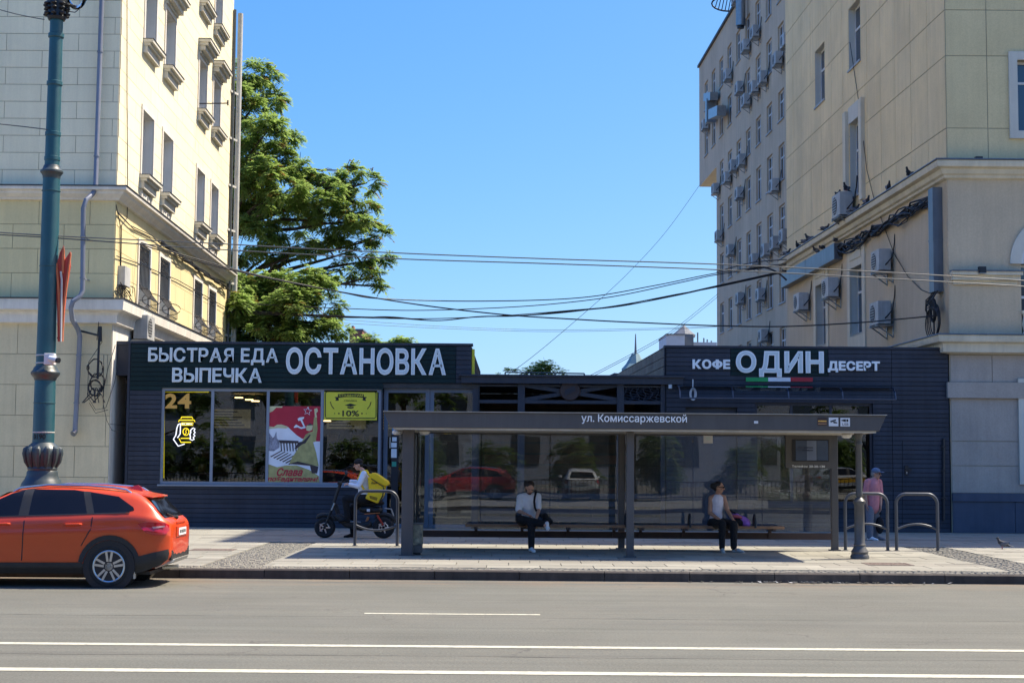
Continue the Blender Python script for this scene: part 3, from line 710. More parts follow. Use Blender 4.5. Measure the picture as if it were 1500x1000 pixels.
B().fbox(rf, -.1, 17, zf(583), zf(560), -.02, .1).build('band', 'grey_low', rb)
for o in sideops:
    wo = window(rb, rs, o[0], o[1], o[2], o[3], -.2, 'white_frame', 'blue_pane', .075, tr=.64, mul=(.5,), sill=.06)
    r = B(); r.fbox(rs, o[0] + .002, o[0] + .012, o[2], o[3], -.19, 0); r.fbox(rs, o[1] - .012, o[1] - .002, o[2], o[3], -.19, 0); r.fbox(rs, o[0] + .013, o[1] - .013, o[3] - .012, o[3] - .002, -.19, 0); r.build('reveal', 'trim_pale', wo)
    if abs(o[2] - 10.5) < .1:
        for s_ in (o[0] - .42, o[1] + .08): B().fbox(rs, s_, s_ + .34, 10.2, 13.45, -.02, .14).build('pilaster', 'beige_trim', wo)
        B().fbox(rs, o[0] - .08, o[1] + .08, o[3] + .0, o[3] + .55, -.02, .035).build('panel', 'trim_pale', wo)
    if abs(o[2] - 6.03) < .1:
        p = B()
        for q in rect_minus((o[0] - .34, o[1] + .34, 5.5, 8.95), [o]): p.fbox(rs, *q, -.02, .06)
        p.build('surround', 'beige_trim', wo); B().fbox(rs, o[0] + .05, o[1] - .05, o[3] + .25, o[3] + .55, .0, .085).build('panel', 'beige_trim', wo)
for k, o in enumerate(fops):
    if k == 4: continue
    wo = window(rb, rf, o[0], o[1], o[2], o[3], -.2, 'white_frame', 'blue_pane', .06, tr=.7, sill=.07)
    p = B()
    for q in rect_minus((o[0] - .22, o[1] + .22, o[2] - .2, o[3] + .22), [o]): p.fbox(rf, *q, -.02, .08)
    p.build('surround', 'trim_pale', wo)
    r = B(); r.fbox(rf, o[0] + .002, o[0] + .012, o[2], o[3], -.19, 0.01); r.fbox(rf, o[1] - .012, o[1] - .002, o[2], o[3], -.19, .01); r.build('reveal', 'trim_pale', wo)
# arched window on the first floor with its capital ledges
o = fops[4]; cx, zc = (o[0] + o[1]) / 2, 7.1; ra = (o[1] - o[0]) / 2
aw = window(rb, rf, o[0], o[1], o[2], o[3], -.2, 'white_frame', 'dark_pane', .07, tr=.55, mul=(.33, .66))
arc = [(cx + cos(t) * ra, zc + sin(t) * ra * 1.1) for t in [pi * i / 20 for i in range(21)]]
b = B(); b.prism([rf.P(x, z, -.18) for x, z in arc], (0, -.205, 0)); b.build('arch_pane', 'dark_pane', aw)
for ro, rin, d0, d1, nm, m in ((1.33, 1.0, .0, .07, 'archivolt', 'trim_pale'), (1.0, .92, .01, .055, 'arch_frame', 'white_frame')):
    b = B(); pr = [(cx + cos(t) * ra * rin, zc + sin(t) * ra * 1.1 * rin) for t in [pi * i / 24 for i in range(25)]]; po = [(cx + cos(t) * ra * ro, zc + sin(t) * ra * 1.1 * ro) for t in [pi * i / 24 for i in range(25)]]
    for i in range(24): b.hexa([rf.P(*pr[i], d0), rf.P(*po[i], d0), rf.P(*po[i + 1], d0), rf.P(*pr[i + 1], d0), rf.P(*pr[i], d1), rf.P(*po[i], d1), rf.P(*po[i + 1], d1), rf.P(*pr[i + 1], d1)])
    b.build(nm, m, aw)
b = B(); b.fbox(rf, .02, 1.85, zf(404), zf(399), -.02, .26); b.fbox(rf, .05, 1.8, zf(411), zf(404), -.02, .18); b.fbox(rf, .1, 1.75, zf(417), zf(411), -.02, .08); b.build('capital', 'beige_trim', rb)
B().fbox(rf, .02, 1.87, zf(399), zf(397), -.02, .29).build('flashing', 'trunk_blue', rb)
bl = B()
for k in range(7): bl.lathe(rf.P(1.95 + k * .2, 5.22, .02), [(.05, 0), (.07, .06), (.035, .12), (.075, .3), (.04, .5), (.06, .58)], 8)
bl.fbox(rf, 1.87, 3.4, 5.8, 5.88, -.05, .1); bl.build('balustrade', 'beige_trim', aw)
def lampbox(px, py, lab):
    s_, z = rf.hit(px, py, .3); e = empty('flood_light', rf.P(s_, z - .1, .3), lab, 'flood light')
    B().fbox(rf, s_ - .09, s_ + .09, z - .08, z + .08, .2, .34).build('housing', 'iron_black', e); B().fbox(rf, s_ - .08, s_ + .08, z - .1, z - .08, .22, .33).build('base', 'steel', e)
lampbox(1434, 234, 'small dark flood light on the main cornice of the beige building front')
lampbox(1439, 395, 'small dark flood light on the capital ledge by the arched window')
lampbox(1440, 493, 'small flood light on the lowest cornice of the beige building')
# cable trunking
def rp_(px, py, d): s_, z = rs.hit(px, py, d); return rs.P(s_, z, d)
def trunk_(name, p, q, wd, lab, dd=.22):
    e = empty(name, q, lab, 'cable duct')
    u = (q - p).normalized(); n = rs.N; w_ = u.cross(n).normalized() * wd / 2
    b = B(); b.hexa([p - w_ + n * .01, p + w_ + n * .01, p + w_ + n * dd, p - w_ + n * dd, q - w_ + n * .01, q + w_ + n * .01, q + w_ + n * dd, q - w_ + n * dd]); b.build('casing', 'trunk_blue', e, bevel=.01)
    m_ = p.lerp(q, .5); b = B(); b.hexa([m_ - w_ * 1.03 - u * .03 + n * .005, m_ + w_ * 1.03 - u * .03 + n * .005, m_ + w_ * 1.03 - u * .03 + n * (dd + .006), m_ - w_ * 1.03 - u * .03 + n * (dd + .006), m_ - w_ * 1.03 + u * .03 + n * .005, m_ + w_ * 1.03 + u * .03 + n * .005, m_ + w_ * 1.03 + u * .03 + n * (dd + .006), m_ - w_ * 1.03 + u * .03 + n * (dd + .006)]); b.build('joint_strap', 'trunk_blue', e)
    return e
s1, z1 = rs.hit(1376, 285, .02); s2, z2 = rs.hit(1376, 425, .02)
sv = .35
trunk_('wall_duct', rs.P(sv + .25, 9.18, 0), rs.P(sv + .25, zf(425), 0), .4, 'upright blue grey cable duct at the corner of the beige building', .27)
trunk_('wall_duct', rs.P(11.0, 8.95, 0), rs.P(19.6, 8.95, 0), .55, 'long level blue grey cable duct under the cornice of the beige side wall', .3)
random.seed(12); b = B()
for k in range(11):
    b.tube([rs.P(.6 + i * .66, 9.05 - .1 * sin(i * .9 + k) - .02 * k + random.uniform(-.1, .1), .1 + random.uniform(-.05, .14)) for i in range(17)], random.uniform(.012, .028), 5)
tag(b.build('cable_bundle', 'cable'), 'thick tangle of black cables slung under the cornice of the beige building', 'cables')
cc = empty('cable_coil', rs.P(.5, zf(470), .2), 'coiled black cables hanging below the upright cable duct', 'cable coil')
b = B()
for k in range(4): 
    c = rs.P(.55, zf(466), .2); b.tube([c + rs.U * (.42 * cos(t) * (1 + .1 * k)) + V(-.03 * k, 0, .42 * sin(t) - .03 * k) for t in [i * .35 for i in range(19)]], .016, 5)
c = rs.P(.5, zf(452), .25); 
for k in range(3): b.tube([c + rs.U * (.2 * cos(t)) + V(-.02 * k, 0, .3 * sin(t)) for t in [i * .35 for i in range(19)]], .02, 5)
b.build('coil', 'cable', cc)
b = B()
for k in range(6): b.tube([rs.P(.3 + .1 * k, zf(424), .2), rs.P(.4 + .12 * k, zf(435 + 2 * k), .3), rs.P(.5, zf(452), .25)], .02, 5)
b.tube([rs.P(.5, zf(452), .25), rs.P(.5, zf(480), .25), rs.P(.52, zf(505), .25)], .025, 5)
b.tube([rs.P(1.6, zf(452), .1), rs.P(1.0, zf(438), .3), rs.P(.5, zf(428), .25)], .018, 5); b.tube([rs.P(1.7, zf(446), .1), rs.P(1.0, zf(434), .3), rs.P(.5, zf(427), .25)], .018, 5)
b.build('tails', 'cable', cc)
b = B(); b.tube([rp_(x, y, .06) for x, y in ((1245, 62), (1258, 150), (1270, 250), (1280, 290), (1298, 340), (1310, 372), (1330, 405), (1350, 425), (1366, 431))], .012, 5)
tag(b.build('loose_wire', 'cable'), 'single thin wire hanging down across the beige side wall', 'wire')
# ------------------------------------------------------------ air conditioners (one model, copied)
def make_ac():
    e = empty('air_conditioner', (0, 0, 0))
    w_, d_, h = .84, .34, .6      # local: x along the wall, -y out of the wall
    B().box(-w_ / 2, -d_ - .1, 0, w_ / 2, -.1, h).build('casing', 'ac_body', e, bevel=.012, local=True)
    b = B().lathe((-.12, -d_ - .1, h / 2), [(.23, .01), (.23, -.008), (.2, -.012)], 20, 'y')
    b.build('fan_guard', 'ac_dark', e, local=True)
    b = B()
    for k in range(6): b.box(-.12 - .2, -d_ - .118, h / 2 - .19 + k * .07, -.12 + .2, -d_ - .111, h / 2 - .175 + k * .07)
    b.build('grille', 'ac_body', e, local=True)
    b = B()
    for s_ in (-.3, .3): b.box(s_ - .02, -d_ - .14, -.04, s_ + .02, 0, -.002); b.bar((s_, -d_ - .1, -.03), (s_, -.01, -.34), .03, .03); b.box(s_ - .02, -.02, -.36, s_ + .02, .0, .1)
    b.box(-w_ / 2 - .03, -d_ - .12, -.052, w_ / 2 + .03, -.05, -.041)
    b.build('bracket', 'steel', e, local=True)
    b = B(); b.tube([(w_ / 2, -.25, .15), (w_ / 2 + .12, -.22, .2), (w_ / 2 + .14, -.1, .35), (w_ / 2 + .1, -.03, .7), (w_ / 2 + .08, .0, 1.0)], .02, 6); b.build('hose', 'cable', e, local=True)
    return e
ac0 = make_ac(); ac_n = [0]
def place_ac(fr, s, z, label, group='air conditioner units on the walls', k=1.0, flip=False):
    o = ac0 if ac_n[0] == 0 else copy_tree(ac0); ac_n[0] += 1
    o.location = fr.P(s, z, .01); nx = fr.N; o.rotation_euler.z = math.atan2(nx.x, -nx.y); o.scale = (k, k, k)
    tag(o, label, 'air conditioner', group); return o
for px, py, k, lab in ((1290, 398, 1.05, 'air conditioner nearest the upright cable duct, upper of the two'), (1290, 476, 1.12, 'air conditioner nearest the upright cable duct, lower of the two'), (1216, 436, 1.08, 'air conditioner left of the first lower window on the beige side wall'), (1173, 455, 1.05, 'air conditioner at the far end of the beige side wall, below the level duct'), (1236, 318, 1.25, 'old grey air conditioner with pigeons on top above the beige cornice')):
    s_, z = rs.hit(px, py, .3); place_ac(rs, s_, z, lab, k=k)
s_, z = ls.hit(207, 497, .3); place_ac(ls, s_ + .3, z, 'white air conditioner on the lower ledge of the cream building beside the sign roof', k=1.1)
# ------------------------------------------------------------ grey office block behind
GX, GY = at(1150, 300, 73).x, 73.0
gb = empty('office_block', (GX + 6, GY + 12, .15), 'long grey rendered office block with many windows behind the beige building', 'building')
gs = Fr((GX, GY, 0), FU, (-1, SL, 0))
GH, G0, G1, G2 = 28.55, -9.0, 20.3, 27.3
grow_ = [(24.98 - 3.05 * k, 26.82 - 3.05 * k) for k in range(8)]
gcols = [.08 + 2.95 * k for k in range(-3, 9)]
gops = [(c, c + 1.4, a, b) for i, c in enumerate(gcols) for a, b in grow_ if i < 10 or a > 21]
gops = [o for o in gops if o[0] > G0 and o[1] < (G2 if o[2] > 21 else G1)]
b = B(); b.fwall(gs, G0, G1, .15, 20.4, [o for o in gops if o[3] < 20.4], .16); 
zs_ = 20.4
gops = [o for o in gops if not (o[2] < 20.4 < o[3])] + [(c, c + 1.4, 18.88, 20.39) for c in gcols[:10] if c > G0]
b = B(); b.fwall(gs, G0, G1, .15, 20.4, [o for o in gops if o[3] < 20.4], .16); b.fwall(gs, G0, G2, 20.4, GH, [o for o in gops if o[2] > 20.4], .16)
b.build('side_wall', 'grey_render', gb)
c0 = B()
for s0, s1, z0, z1 in ((G0, G1, .15, 20.4), (G0, G2, 20.401, GH)):
    i0, i1 = gs.P(s0, 0, -.17), gs.P(s1, 0, -.17); c0.hexa([V(i0.x, i0.y, z0), V(i0.x + 12, i0.y, z0), V(i1.x + 12, i1.y, z0), V(i1.x, i1.y, z0), V(i0.x, i0.y, z1), V(i0.x + 12, i0.y, z1), V(i1.x + 12, i1.y, z1), V(i1.x, i1.y, z1)])
c0.build('core', 'inside_dark', gb)
B().fbox(gs, G1, G2, 20.37, 20.398, -12, 0).build('soffit', 'beige_trim', gb)
B().fbox(gs, G2, G2 + .1, 20.37, GH, -12, 0).build('end_wall', 'grey_render', gb); B().fbox(gs, G1, G1 + .1, .15, 20.36, -12, 0).build('end_wall', 'grey_render', gb)
B().fbox(gs, G0 - .2, G2 + .2, GH, GH + .16, -12, .12).build('roof_edge', 'dark_flashing', gb)
for o in gops:
    window(gb, gs, o[0], o[1], o[2], o[3], -.1, 'white_frame', 'dark_pane', .07, tr=.66, mul=(.5,), sill=.07)
gr_ = empty('roof_ladder', gs.P(13, 28.7, .5), 'curved metal ladder cage hanging over the roof edge of the office block', 'ladder')
q = at(1072, 6, 88); b = B()
b.tube([q + V(1.0 * cos(t) - .2, 0, .45 * sin(t)) for t in [i * pi / 10 for i in range(21)]], .05, 6)
b.build('hoop', 'iron_black', gr_); b = B()
for k in range(8):
    t = -.75 + k * .2; b.tube([q + V(t - .25, 0, -.4 * sqrt(max(0, 1 - t * t))), q + V(t - .1, 0, .4 * sqrt(max(0, 1 - t * t)))], .03, 5)
b.build('rungs', 'iron_black', gr_)
# wall ducts
vd = empty('vent_duct', at(1042, 170, 95), 'bent silver ventilation duct on the office block near its far corner', 'vent duct')
def gp(px, py, d): s_, z = gs.hit(px, py, d); return gs.P(s_, z, d)
B().bar(gp(1041, 146, .4), gp(1041, 180, .4), .6, .6, (1, 0, 0)).build('upright', 'steel', vd); B().bar(gp(1036, 143, .4), gp(1046, 141, .4), .5, .5).build('elbow', 'steel', vd); B().bar(gp(1044, 168, .5), gp(1057, 162, .5), .55, .6).build('outlet', 'steel', vd)
vd2 = empty('roof_pipe', gp(1086, 38, .4), 'grey pipe coming down over the roof edge of the office block', 'pipe')
B().tube([gp(1085, -20, .4), gp(1085, 38, .4)], .28, 10).build('pipe', 'steel', vd2, smooth=True); B().tube([gp(1085, 36, .4), gp(1085, 42, .4)], .2, 10).build('outlet', 'iron_black', vd2)
acs = [(1105, 53), (1091, 73), (1065, 115), (1082, 134), (1138, 93), (1116, 120), (1104, 134), (1092, 152), (1150, 66), (1032, 187), (1085, 240), (1073, 248), (1064, 265), (1047, 281), (1082, 288), (1133, 278), (1077, 2), (1052, 350), (1069, 371), (1104, 386), (1121, 372), (1134, 362), (1148, 352), (1113, 437), (1083, 442), (1117, 497)]
used = {}
for px, py in acs:
    s_, z = gs.hit(px, py + 3, .3); fl_ = int((28 - z) / 3.05); cl = max(0, int((s_ + 1.0) / 2.95))
    key = (fl_, cl); n = used.get(key, 0); used[key] = n + 1
    lab = 'air conditioner on office block, %s row from roof, %s column from beige wall' % (ordinal(fl_), ordinal(cl)) + (', lower unit' if n else '')
    place_ac(gs, s_, z, lab, 'air conditioner units on the walls', k=1.02)
# ------------------------------------------------------------ left pavilion: fast food shop
EY = 38.85
ef = Fr((0, EY, 0), (1, 0, 0), (0, -1, 0))
def X(px, py, d=0): return ef.hit(px, py, d)[0]
def Zf(px, py, d=0): return ef.hit(px, py, d)[1]
sx0, sx1, sz1 = X(187, 620), X(691, 520), Zf(450, 503)
shop = empty('fast_food_pavilion', ((sx0 + sx1) / 2, EY, .15), 'dark clad pavilion with large white lettering and shop windows beside the cream building', 'shop')
wx0, wx1, wz0, wz1 = X(235, 640), X(558, 640), Zf(400, 710), Zf(400, 569)
dx0, dx1, dz1 = X(560, 640), X(689, 640), Zf(620, 562)
so = [(wx0, wx1, wz0, wz1), (dx0, dx1 + .2, .0, dz1)]
B().fwall(ef, sx0, sx1, .15, sz1, so, .25).build('wall', 'seam_dark', shop)
rows = courses(.15, sz1 - .04, .122); split = Zf(400, 570)
blocks(shop, ef, 'board', 'board_navy', [r for r in rows if r[1] <= split], sx0 + .03, sx1, 30, so, proud=.022, gap=.014, bond=0)
for r in [r for r in rows if r[1] > split]:
    xe = X(668, 530)
    blocks(shop, ef, 'board', 'board_teal', [r], sx0 + .03, xe, 30, so, proud=.022, gap=.014, bond=0); blocks(shop, ef, 'board', 'board_navy', [r], xe, sx1, 30, so, proud=.022, gap=.014, bond=0)
B().fbox(ef, sx0 - .03, sx0 + .03, .15, sz1, -.05, .035).build('corner_trim', 'board_navy', shop)
B().fbox(ef, sx0 - .05, sx1 + .03, sz1 - .03, sz1 + .03, -.3, .05).build('coping', 'board_navy', shop)
# body of the pavilion
b = B(); b.box(sx0, EY + .26, sz1 - .5, sx1, 50, sz1 - .05); b.build('roof', 'inside_dark', shop)
b = B(); b.box(sx0, EY + .02, .15, sx0 + .12, 50, sz1 - .51); b.box(sx1 - .12, EY + .3, .15, sx1, 50, sz1 - .51); b.build('side_wall', 'board_navy', shop)
B().box(sx0 + .13, 44.5, .15, sx1 - .13, 44.7, sz1 - .51).build('back_wall', 'inside_dark', shop)
B().box(sx0 + .13, EY + .26, .1, sx1 - .13, 44.49, .2).build('floor', 'inside_grey', shop)
B().box(sx0 + .13, EY + .26, 3.7, sx1 - .13, 44.49, 3.74).build('ceiling', 'inside_grey', shop)
rt = B(); rt.box(X(168, 520), EY + .12, Zf(170, 549), sx0 - .035, EY + 1.2, Zf(170, 500)); rt.build('sign_return', 'board_navy', shop)
B().box(X(168, 520) - .06, EY + .08, Zf(170, 504), sx0 - .052, EY + 1.24, Zf(170, 499)).build('return_cap', 'board_navy', shop)
B().box(LX + .05, EY + 1.0, .15, sx0 - .01, EY + 1.2, 4.2).build('gap_dark_panel', 'inside_dark', shop)  # no door here: dark panel added so the gap beside the pavilion reads dark
B().box(X(698, 520) - .12, EY + .05, Zf(693, 549), X(698, 520) - .05, EY + .2, Zf(693, 511)).build('edge_sign', 'yellow_board', shop)
letters('БЫСТРАЯ ЕДА', 'letter_white', 'letter_grey', shop, ef, X(218, 520), X(408, 520), Zf(310, 530.5), Zf(310, 509.5), .025, bold=.022, inset=.022)
letters('ВЫПЕЧКА', 'letter_white', 'letter_grey', shop, ef, X(253, 550), X(384, 550), Zf(320, 560), Zf(320, 539), .025, bold=.022, inset=.022)
letters('ОСТАНОВКА', 'letter_white', 'letter_grey', shop, ef, X(419.5, 530), X(653.5, 530), Zf(540, 549), Zf(540, 509.5), .025, bold=.03, inset=.03)
sw = window(shop, ef, wx0, wx1, wz0, wz1, -.03, 'grey_frame', 'shop_glass', .075, mul=[(X(p, 640) - wx0) / (wx1 - wx0) for p in (310, 391.5, 471)])
B().fbox(ef, wx0 - .04, wx1 + .04, wz0 - .045, wz0 - .002, -.02, .07).build('sill', 'grey_frame', sw)
# things stuck on the panes
def sheet(name, m, parent, px0, px1, py0, py1, d, t=.004, fr=ef):
    (a0, z0), (a1, z1) = fr.hit(px0, (py0 + py1) / 2, d), fr.hit(px1, (py0 + py1) / 2, d); zt = fr.hit((px0 + px1) / 2, py0, d)[1]; zb = fr.hit((px0 + px1) / 2, py1, d)[1]
    return B().fbox(fr, a0, a1, zb, zt, d, d + t).build(name, m, parent)
def txt(s, m, parent, px0, px1, py0, py1, d, bold=0, shear=0, fr=ef, depth=.004, name='lettering'):
    yc = (py0 + py1) / 2; xc = (px0 + px1) / 2
    return fit_text(name, s, m, parent, fr, fr.hit(px0, yc, d)[0], fr.hit(px1, yc, d)[0], fr.hit(xc, py1, d)[1], fr.hit(xc, py0, d)[1], d, depth, bold, shear)
def outline(px, d, r, m, name, parent, closed=False, fr=ef):
    pts = [fr.P(*fr.hit(x, y, d), d) for x, y in px]
    if closed: pts.append(pts[0])
    return B().tube(pts, r, 6).build(name, m, parent)
dg = -.045
n24 = empty('number_sign', ef.P(*ef.hit(260, 598, dg), dg), 'orange number 24 stuck on the left shop window', 'number sign')
txt('2', 'orange_vinyl', n24, 242, 259.5, 576, 598, dg, .035, name='digit'); txt('4', 'orange_vinyl', n24, 260.5, 280, 576, 598, dg, .035, name='digit')
nc = empty('neon_cup', ef.P(*ef.hit(270, 654, dg), dg), 'yellow and white neon hand holding a coffee cup in the left shop window', 'neon sign')
q = lambda l: [(180 + x / 5, 490 + y / 5) for x, y in l]
outline(q([(425, 615), (430, 603), (505, 603), (512, 615)]), dg, .014, 'neon_yellow', 'lid', nc)
outline(q([(408, 638), (412, 625), (522, 625), (528, 638)]), dg, .014, 'neon_yellow', 'lid', nc)
outline(q([(430, 645), (430, 662), (512, 662), (516, 645), (430, 645)]), dg, .012, 'neon_yellow', 'sleeve', nc)
txt('КОФЕ', 'neon_white', nc, 266.5, 282, 618.5, 622.5, dg, .03)
outline(q([(462 + 22 * cos(t), 710 + 26 * sin(t)) for t in [i * .45 for i in range(14)]]), dg, .013, 'neon_yellow', 'bean', nc, True); outline(q([(472, 690), (458, 708), (466, 715), (456, 730)]), dg, .01, 'neon_yellow', 'bean', nc)
outline(q([(412, 760), (425, 787), (498, 787)]), dg, .014, 'neon_yellow', 'base', nc); outline(q([(425, 758), (495, 758)]), dg, .014, 'neon_yellow', 'base', nc)
outline(q([(422, 650), (405, 658), (395, 685), (388, 735), (370, 765), (405, 815), (452, 800)]), dg, .014, 'neon_white', 'hand', nc); outline(q([(422, 650), (420, 725), (400, 755)]), dg, .014, 'neon_white', 'hand', nc)
outline(q([(505, 690), (515, 682), (528, 690), (520, 705), (530, 715), (518, 728), (528, 740), (515, 752), (522, 765), (508, 772), (492, 765), (495, 745), (490, 730), (498, 715), (495, 700)]), dg, .014, 'neon_white', 'fingers', nc, True)
for px in (238, 314, 396):
    pass
led = empty('light_strip', ef.P(*ef.hit(239, 700, -.12), -.12), 'thin yellow light strip round the edge of the left shop window', 'light strip')
outline([(240, 700), (241, 574), (306, 574)], -.12, .012, 'neon_yellow', 'strip', led)
mat('poster_red', (.5, .02, .045), .6, var=.08); mat('poster_cream', (.72, .64, .36), .6, var=.1, vs=5); mat('poster_coat', (.44, .39, .15), .6, var=.25, vs=7); mat('poster_grey', (.3, .3, .36), .6, var=.5, vs=6, fine=.4, fs=30); mat('poster_dark', (.05, .035, .04), .6, var=.2); mat('poster_white', (.85, .86, .9), .6, var=.08)
po = empty('poster', ef.P(*ef.hit(430, 708, dg), dg), 'red and cream victory poster with a flag bearing figure in the third shop pane', 'poster')
zc_ = lambda l: [(380 + x / 7.69, 585 + y / 7.69) for x, y in l]
def shp(l, m, lay, name='print'):
    d = -.05 + .0022 * lay; return B().prism([ef.P(*ef.hit(x, y, d), d) for x, y in zc_(l)], ef.N * .002).build(name, m, po)
shp([(100, 75), (690, 75), (675, 940), (80, 940)], 'poster_white', 0, 'sheet')
shp([(108, 135), (150, 130), (190, 90), (255, 90), (260, 75), (690, 75), (684, 470), (640, 470), (600, 440), (480, 440), (420, 400), (360, 345), (320, 305), (250, 280), (200, 282), (160, 310), (103, 300)], 'poster_red', 1)
shp([(100, 75), (255, 75), (255, 92), (190, 90), (150, 130), (106, 150)], 'poster_cream', 2)
shp([(103, 300), (160, 308), (200, 282), (250, 280), (330, 312), (300, 325), (210, 320), (104, 330)], 'poster_cream', 2)
shp([(100, 360), (150, 430), (165, 420), (190, 360), (200, 440), (230, 470), (225, 540), (160, 580), (90, 575)], 'poster_grey', 1, 'print')
shp([(215, 455), (440, 465), (440, 492), (235, 490)], 'poster_dark', 3)
for i in range(6): x = 235 + i * 33; shp([(x, 485), (x + 14, 485), (x + 20, 580), (x + 8, 580)], 'poster_dark', 2)
for i in range(7): x = 120 + i * 34; y = 640 + i * 14; shp([(x, y), (x + 130, y - 70), (x + 142, y - 66), (x + 14, y + 8)], 'poster_dark', 2)
shp([(520, 395), (560, 370), (600, 360), (615, 200), (645, 190), (655, 330), (635, 470), (605, 480), (640, 600), (668, 750), (560, 735), (430, 700), (335, 720), (370, 650), (430, 560), (440, 505), (480, 470)], 'poster_coat', 3, 'figure')
shp([(330, 725), (430, 695), (560, 725), (665, 755), (650, 830), (590, 830), (570, 745), (430, 730)], 'poster_dark', 4, 'figure')
shp([(395, 550), (440, 480), (490, 470), (570, 390), (578, 400), (520, 490), (480, 505), (410, 560)], 'poster_dark', 4, 'figure')
shp([(540, 285), (575, 270), (602, 290), (595, 340), (560, 355), (530, 345), (525, 310)], 'poster_cream', 4, 'figure'); shp([(535, 290), (570, 266), (606, 286), (570, 290)], 'poster_dark', 5, 'figure')
shp([(618, 105), (650, 95), (660, 130), (640, 155), (650, 200), (625, 200)], 'poster_cream', 4, 'figure')
shp([(430, 215), (455, 200), (505, 195), (500, 215), (482, 225), (515, 305), (500, 310), (462, 235), (440, 240)], 'poster_white', 3); shp([(385, 312), (412, 280), (440, 295), (470, 312), (520, 300), (520, 320), (470, 330), (430, 312), (395, 318)], 'poster_white', 3)
st = [(543 + (48 if i % 2 == 0 else 21) * sin(i * pi / 5 + .12), 130 - (48 if i % 2 == 0 else 21) * cos(i * pi / 5 + .12)) for i in range(10)]
outline(zc_(st), -.042, .009, 'poster_white', 'star', po, True)
shp([(82, 720), (200, 760), (300, 740), (420, 740), (560, 790), (670, 860), (676, 935), (82, 935)], 'poster_coat', 2)
txt('Слава', 'poster_red', po, *[405.5, 443.5], 685, 697, -.041, .03, .35); txt('победителям!', 'poster_red', po, 391.5, 466, 697.5, 706, -.041, .03, .3)
ys = empty('discount_board', ef.P(*ef.hit(513, 615, dg), dg), 'yellow board offering students a discount in the fourth shop pane', 'sign')
sheet('board', 'yellow_board', ys, 475, 552.5, 571.5, 615, -.05, .02)
yq = lambda x, y: (460 + x / 14.29, 560 + y / 14.29)
outline([yq(*p) for p in ((270, 190), (1270, 190), (1298, 220), (1298, 720), (1265, 748), (265, 748), (238, 715), (238, 225))], -.03, .012, 'ink', 'border', ys, True)
def yshape(l): return B().prism([ef.P(*ef.hit(*yq(*p), -.03), -.03) for p in l], ef.N * .003).build('print', 'ink', ys)
yshape([(500, 245), (640, 232), (770, 228), (900, 232), (1040, 245), (1045, 320), (900, 306), (770, 303), (640, 306), (500, 320)]); yshape([(430, 305), (510, 300), (520, 375), (440, 385), (465, 345)]); yshape([(1110, 305), (1030, 300), (1015, 375), (1095, 385), (1070, 345)])
txt('СТУДЕНТАМ', 'yellow_board', ys, 496.5, 531.5, 577.4, 581, -.026, .02); txt('СКИДКА', 'ink', ys, 504, 523, 585.5, 588.3, -.029, 0)
yshape([(640, 475), (765, 438), (890, 475), (765, 505)]); yshape([(700, 505), (765, 515), (830, 505), (830, 535), (765, 545), (700, 535)])
txt('10%', 'ink', ys, 501.5, 526, 601, 609.5, -.029, .02)
for x, r in ((433, 10), (520, 17), (1003, 17), (1093, 10)): yshape([(x + r * cos(i * pi / 4), 648 + r * sin(i * pi / 4)) for i in range(8)])
for x0, x1 in ((340, 420), (1195, 1115)): outline([yq(x0, 400), yq(x0 + (x1 - x0) * .3, 480), yq(x1, 555)], -.028, .01, 'ink', 'print', ys)
# doorway
dr = empty('x', (0, 0, 0)); bpy.data.objects.remove(dr)
b = B(); d = -.12
door_w = window(shop, ef, dx0 + .02, X(628, 690), .16, dz1 - .12, d, 'grey_door', 'shop_glass', .11, tr=.78, name='door')
window(shop, ef, X(628, 690) + .01, dx1 + .18, .16, dz1 - .12, d, 'grey_door', 'shop_glass', .1, tr=.78, name='side_light')
B().fbox(ef, dx0, dx1 + .19, dz1 - .118, dz1, -.2, -.01).build('door_header', 'inside_dark', shop)
B().tube([ef.P(X(571, 650), Zf(571, 656), -.06), ef.P(X(571, 650), Zf(571, 640), -.06)], .015, 6).build('handle', 'steel', door_w)
lbx = empty('notice_strip', ef.P(*ef.hit(578, 760, -.06), -.06), 'black strip of stickers on the shop door frame', 'notices')
sheet('strip', 'iron_black', lbx, 573, 583, 628, 758, -.1, .02)
for m, x0, x1, y0, y1 in (('sheet_blue', 574.5, 581.5, 627, 636), ('sheet_white', 574.5, 581, 640, 646), ('sheet_white', 572.8, 581, 648, 655), ('sheet_white', 573, 581, 657, 670), ('sheet_green', 574, 580.5, 676, 683)): sheet('sticker', m, lbx, x0, x1, y0, y1, -.079)
txt('24ч', 'neon_yellow', shop, 651, 667, 628, 635, -.11, .0, name='door_number')
# inside the shop
cnt = empty('counter', (-6, 42, .2), 'dark serving counter inside the fast food shop', 'counter')
B().box(-9.2, 41.8, .2, -4.2, 42.5, 1.15).build('body', 'inside_wood', cnt); B().box(-9.25, 41.72, 1.152, -4.15, 42.55, 1.2).build('top', 'inside_grey', cnt)
sh = empty('back_shelf', (-6, 44.2, .2), 'dark shelves along the back wall inside the fast food shop', 'shelf')
for z in (1.4, 1.9, 2.4): B().box(-9.3, 44.1, z, -3.5, 44.45, z + .04).build('shelf', 'inside_wood', sh)
wr = B().tube([ef.P(X(240, 690), 1.55, -.5), ef.P(X(555, 690), 1.55, -.5)], .02, 6)
for px in (325, 330): wr.tube([ef.P(X(px, 690), .2, -.5), ef.P(X(px, 690), 1.55, -.5)], .02, 6)
tag(wr.build('window_rail', 'inside_wood'), 'thin rail standing behind the shop windows', 'rail')
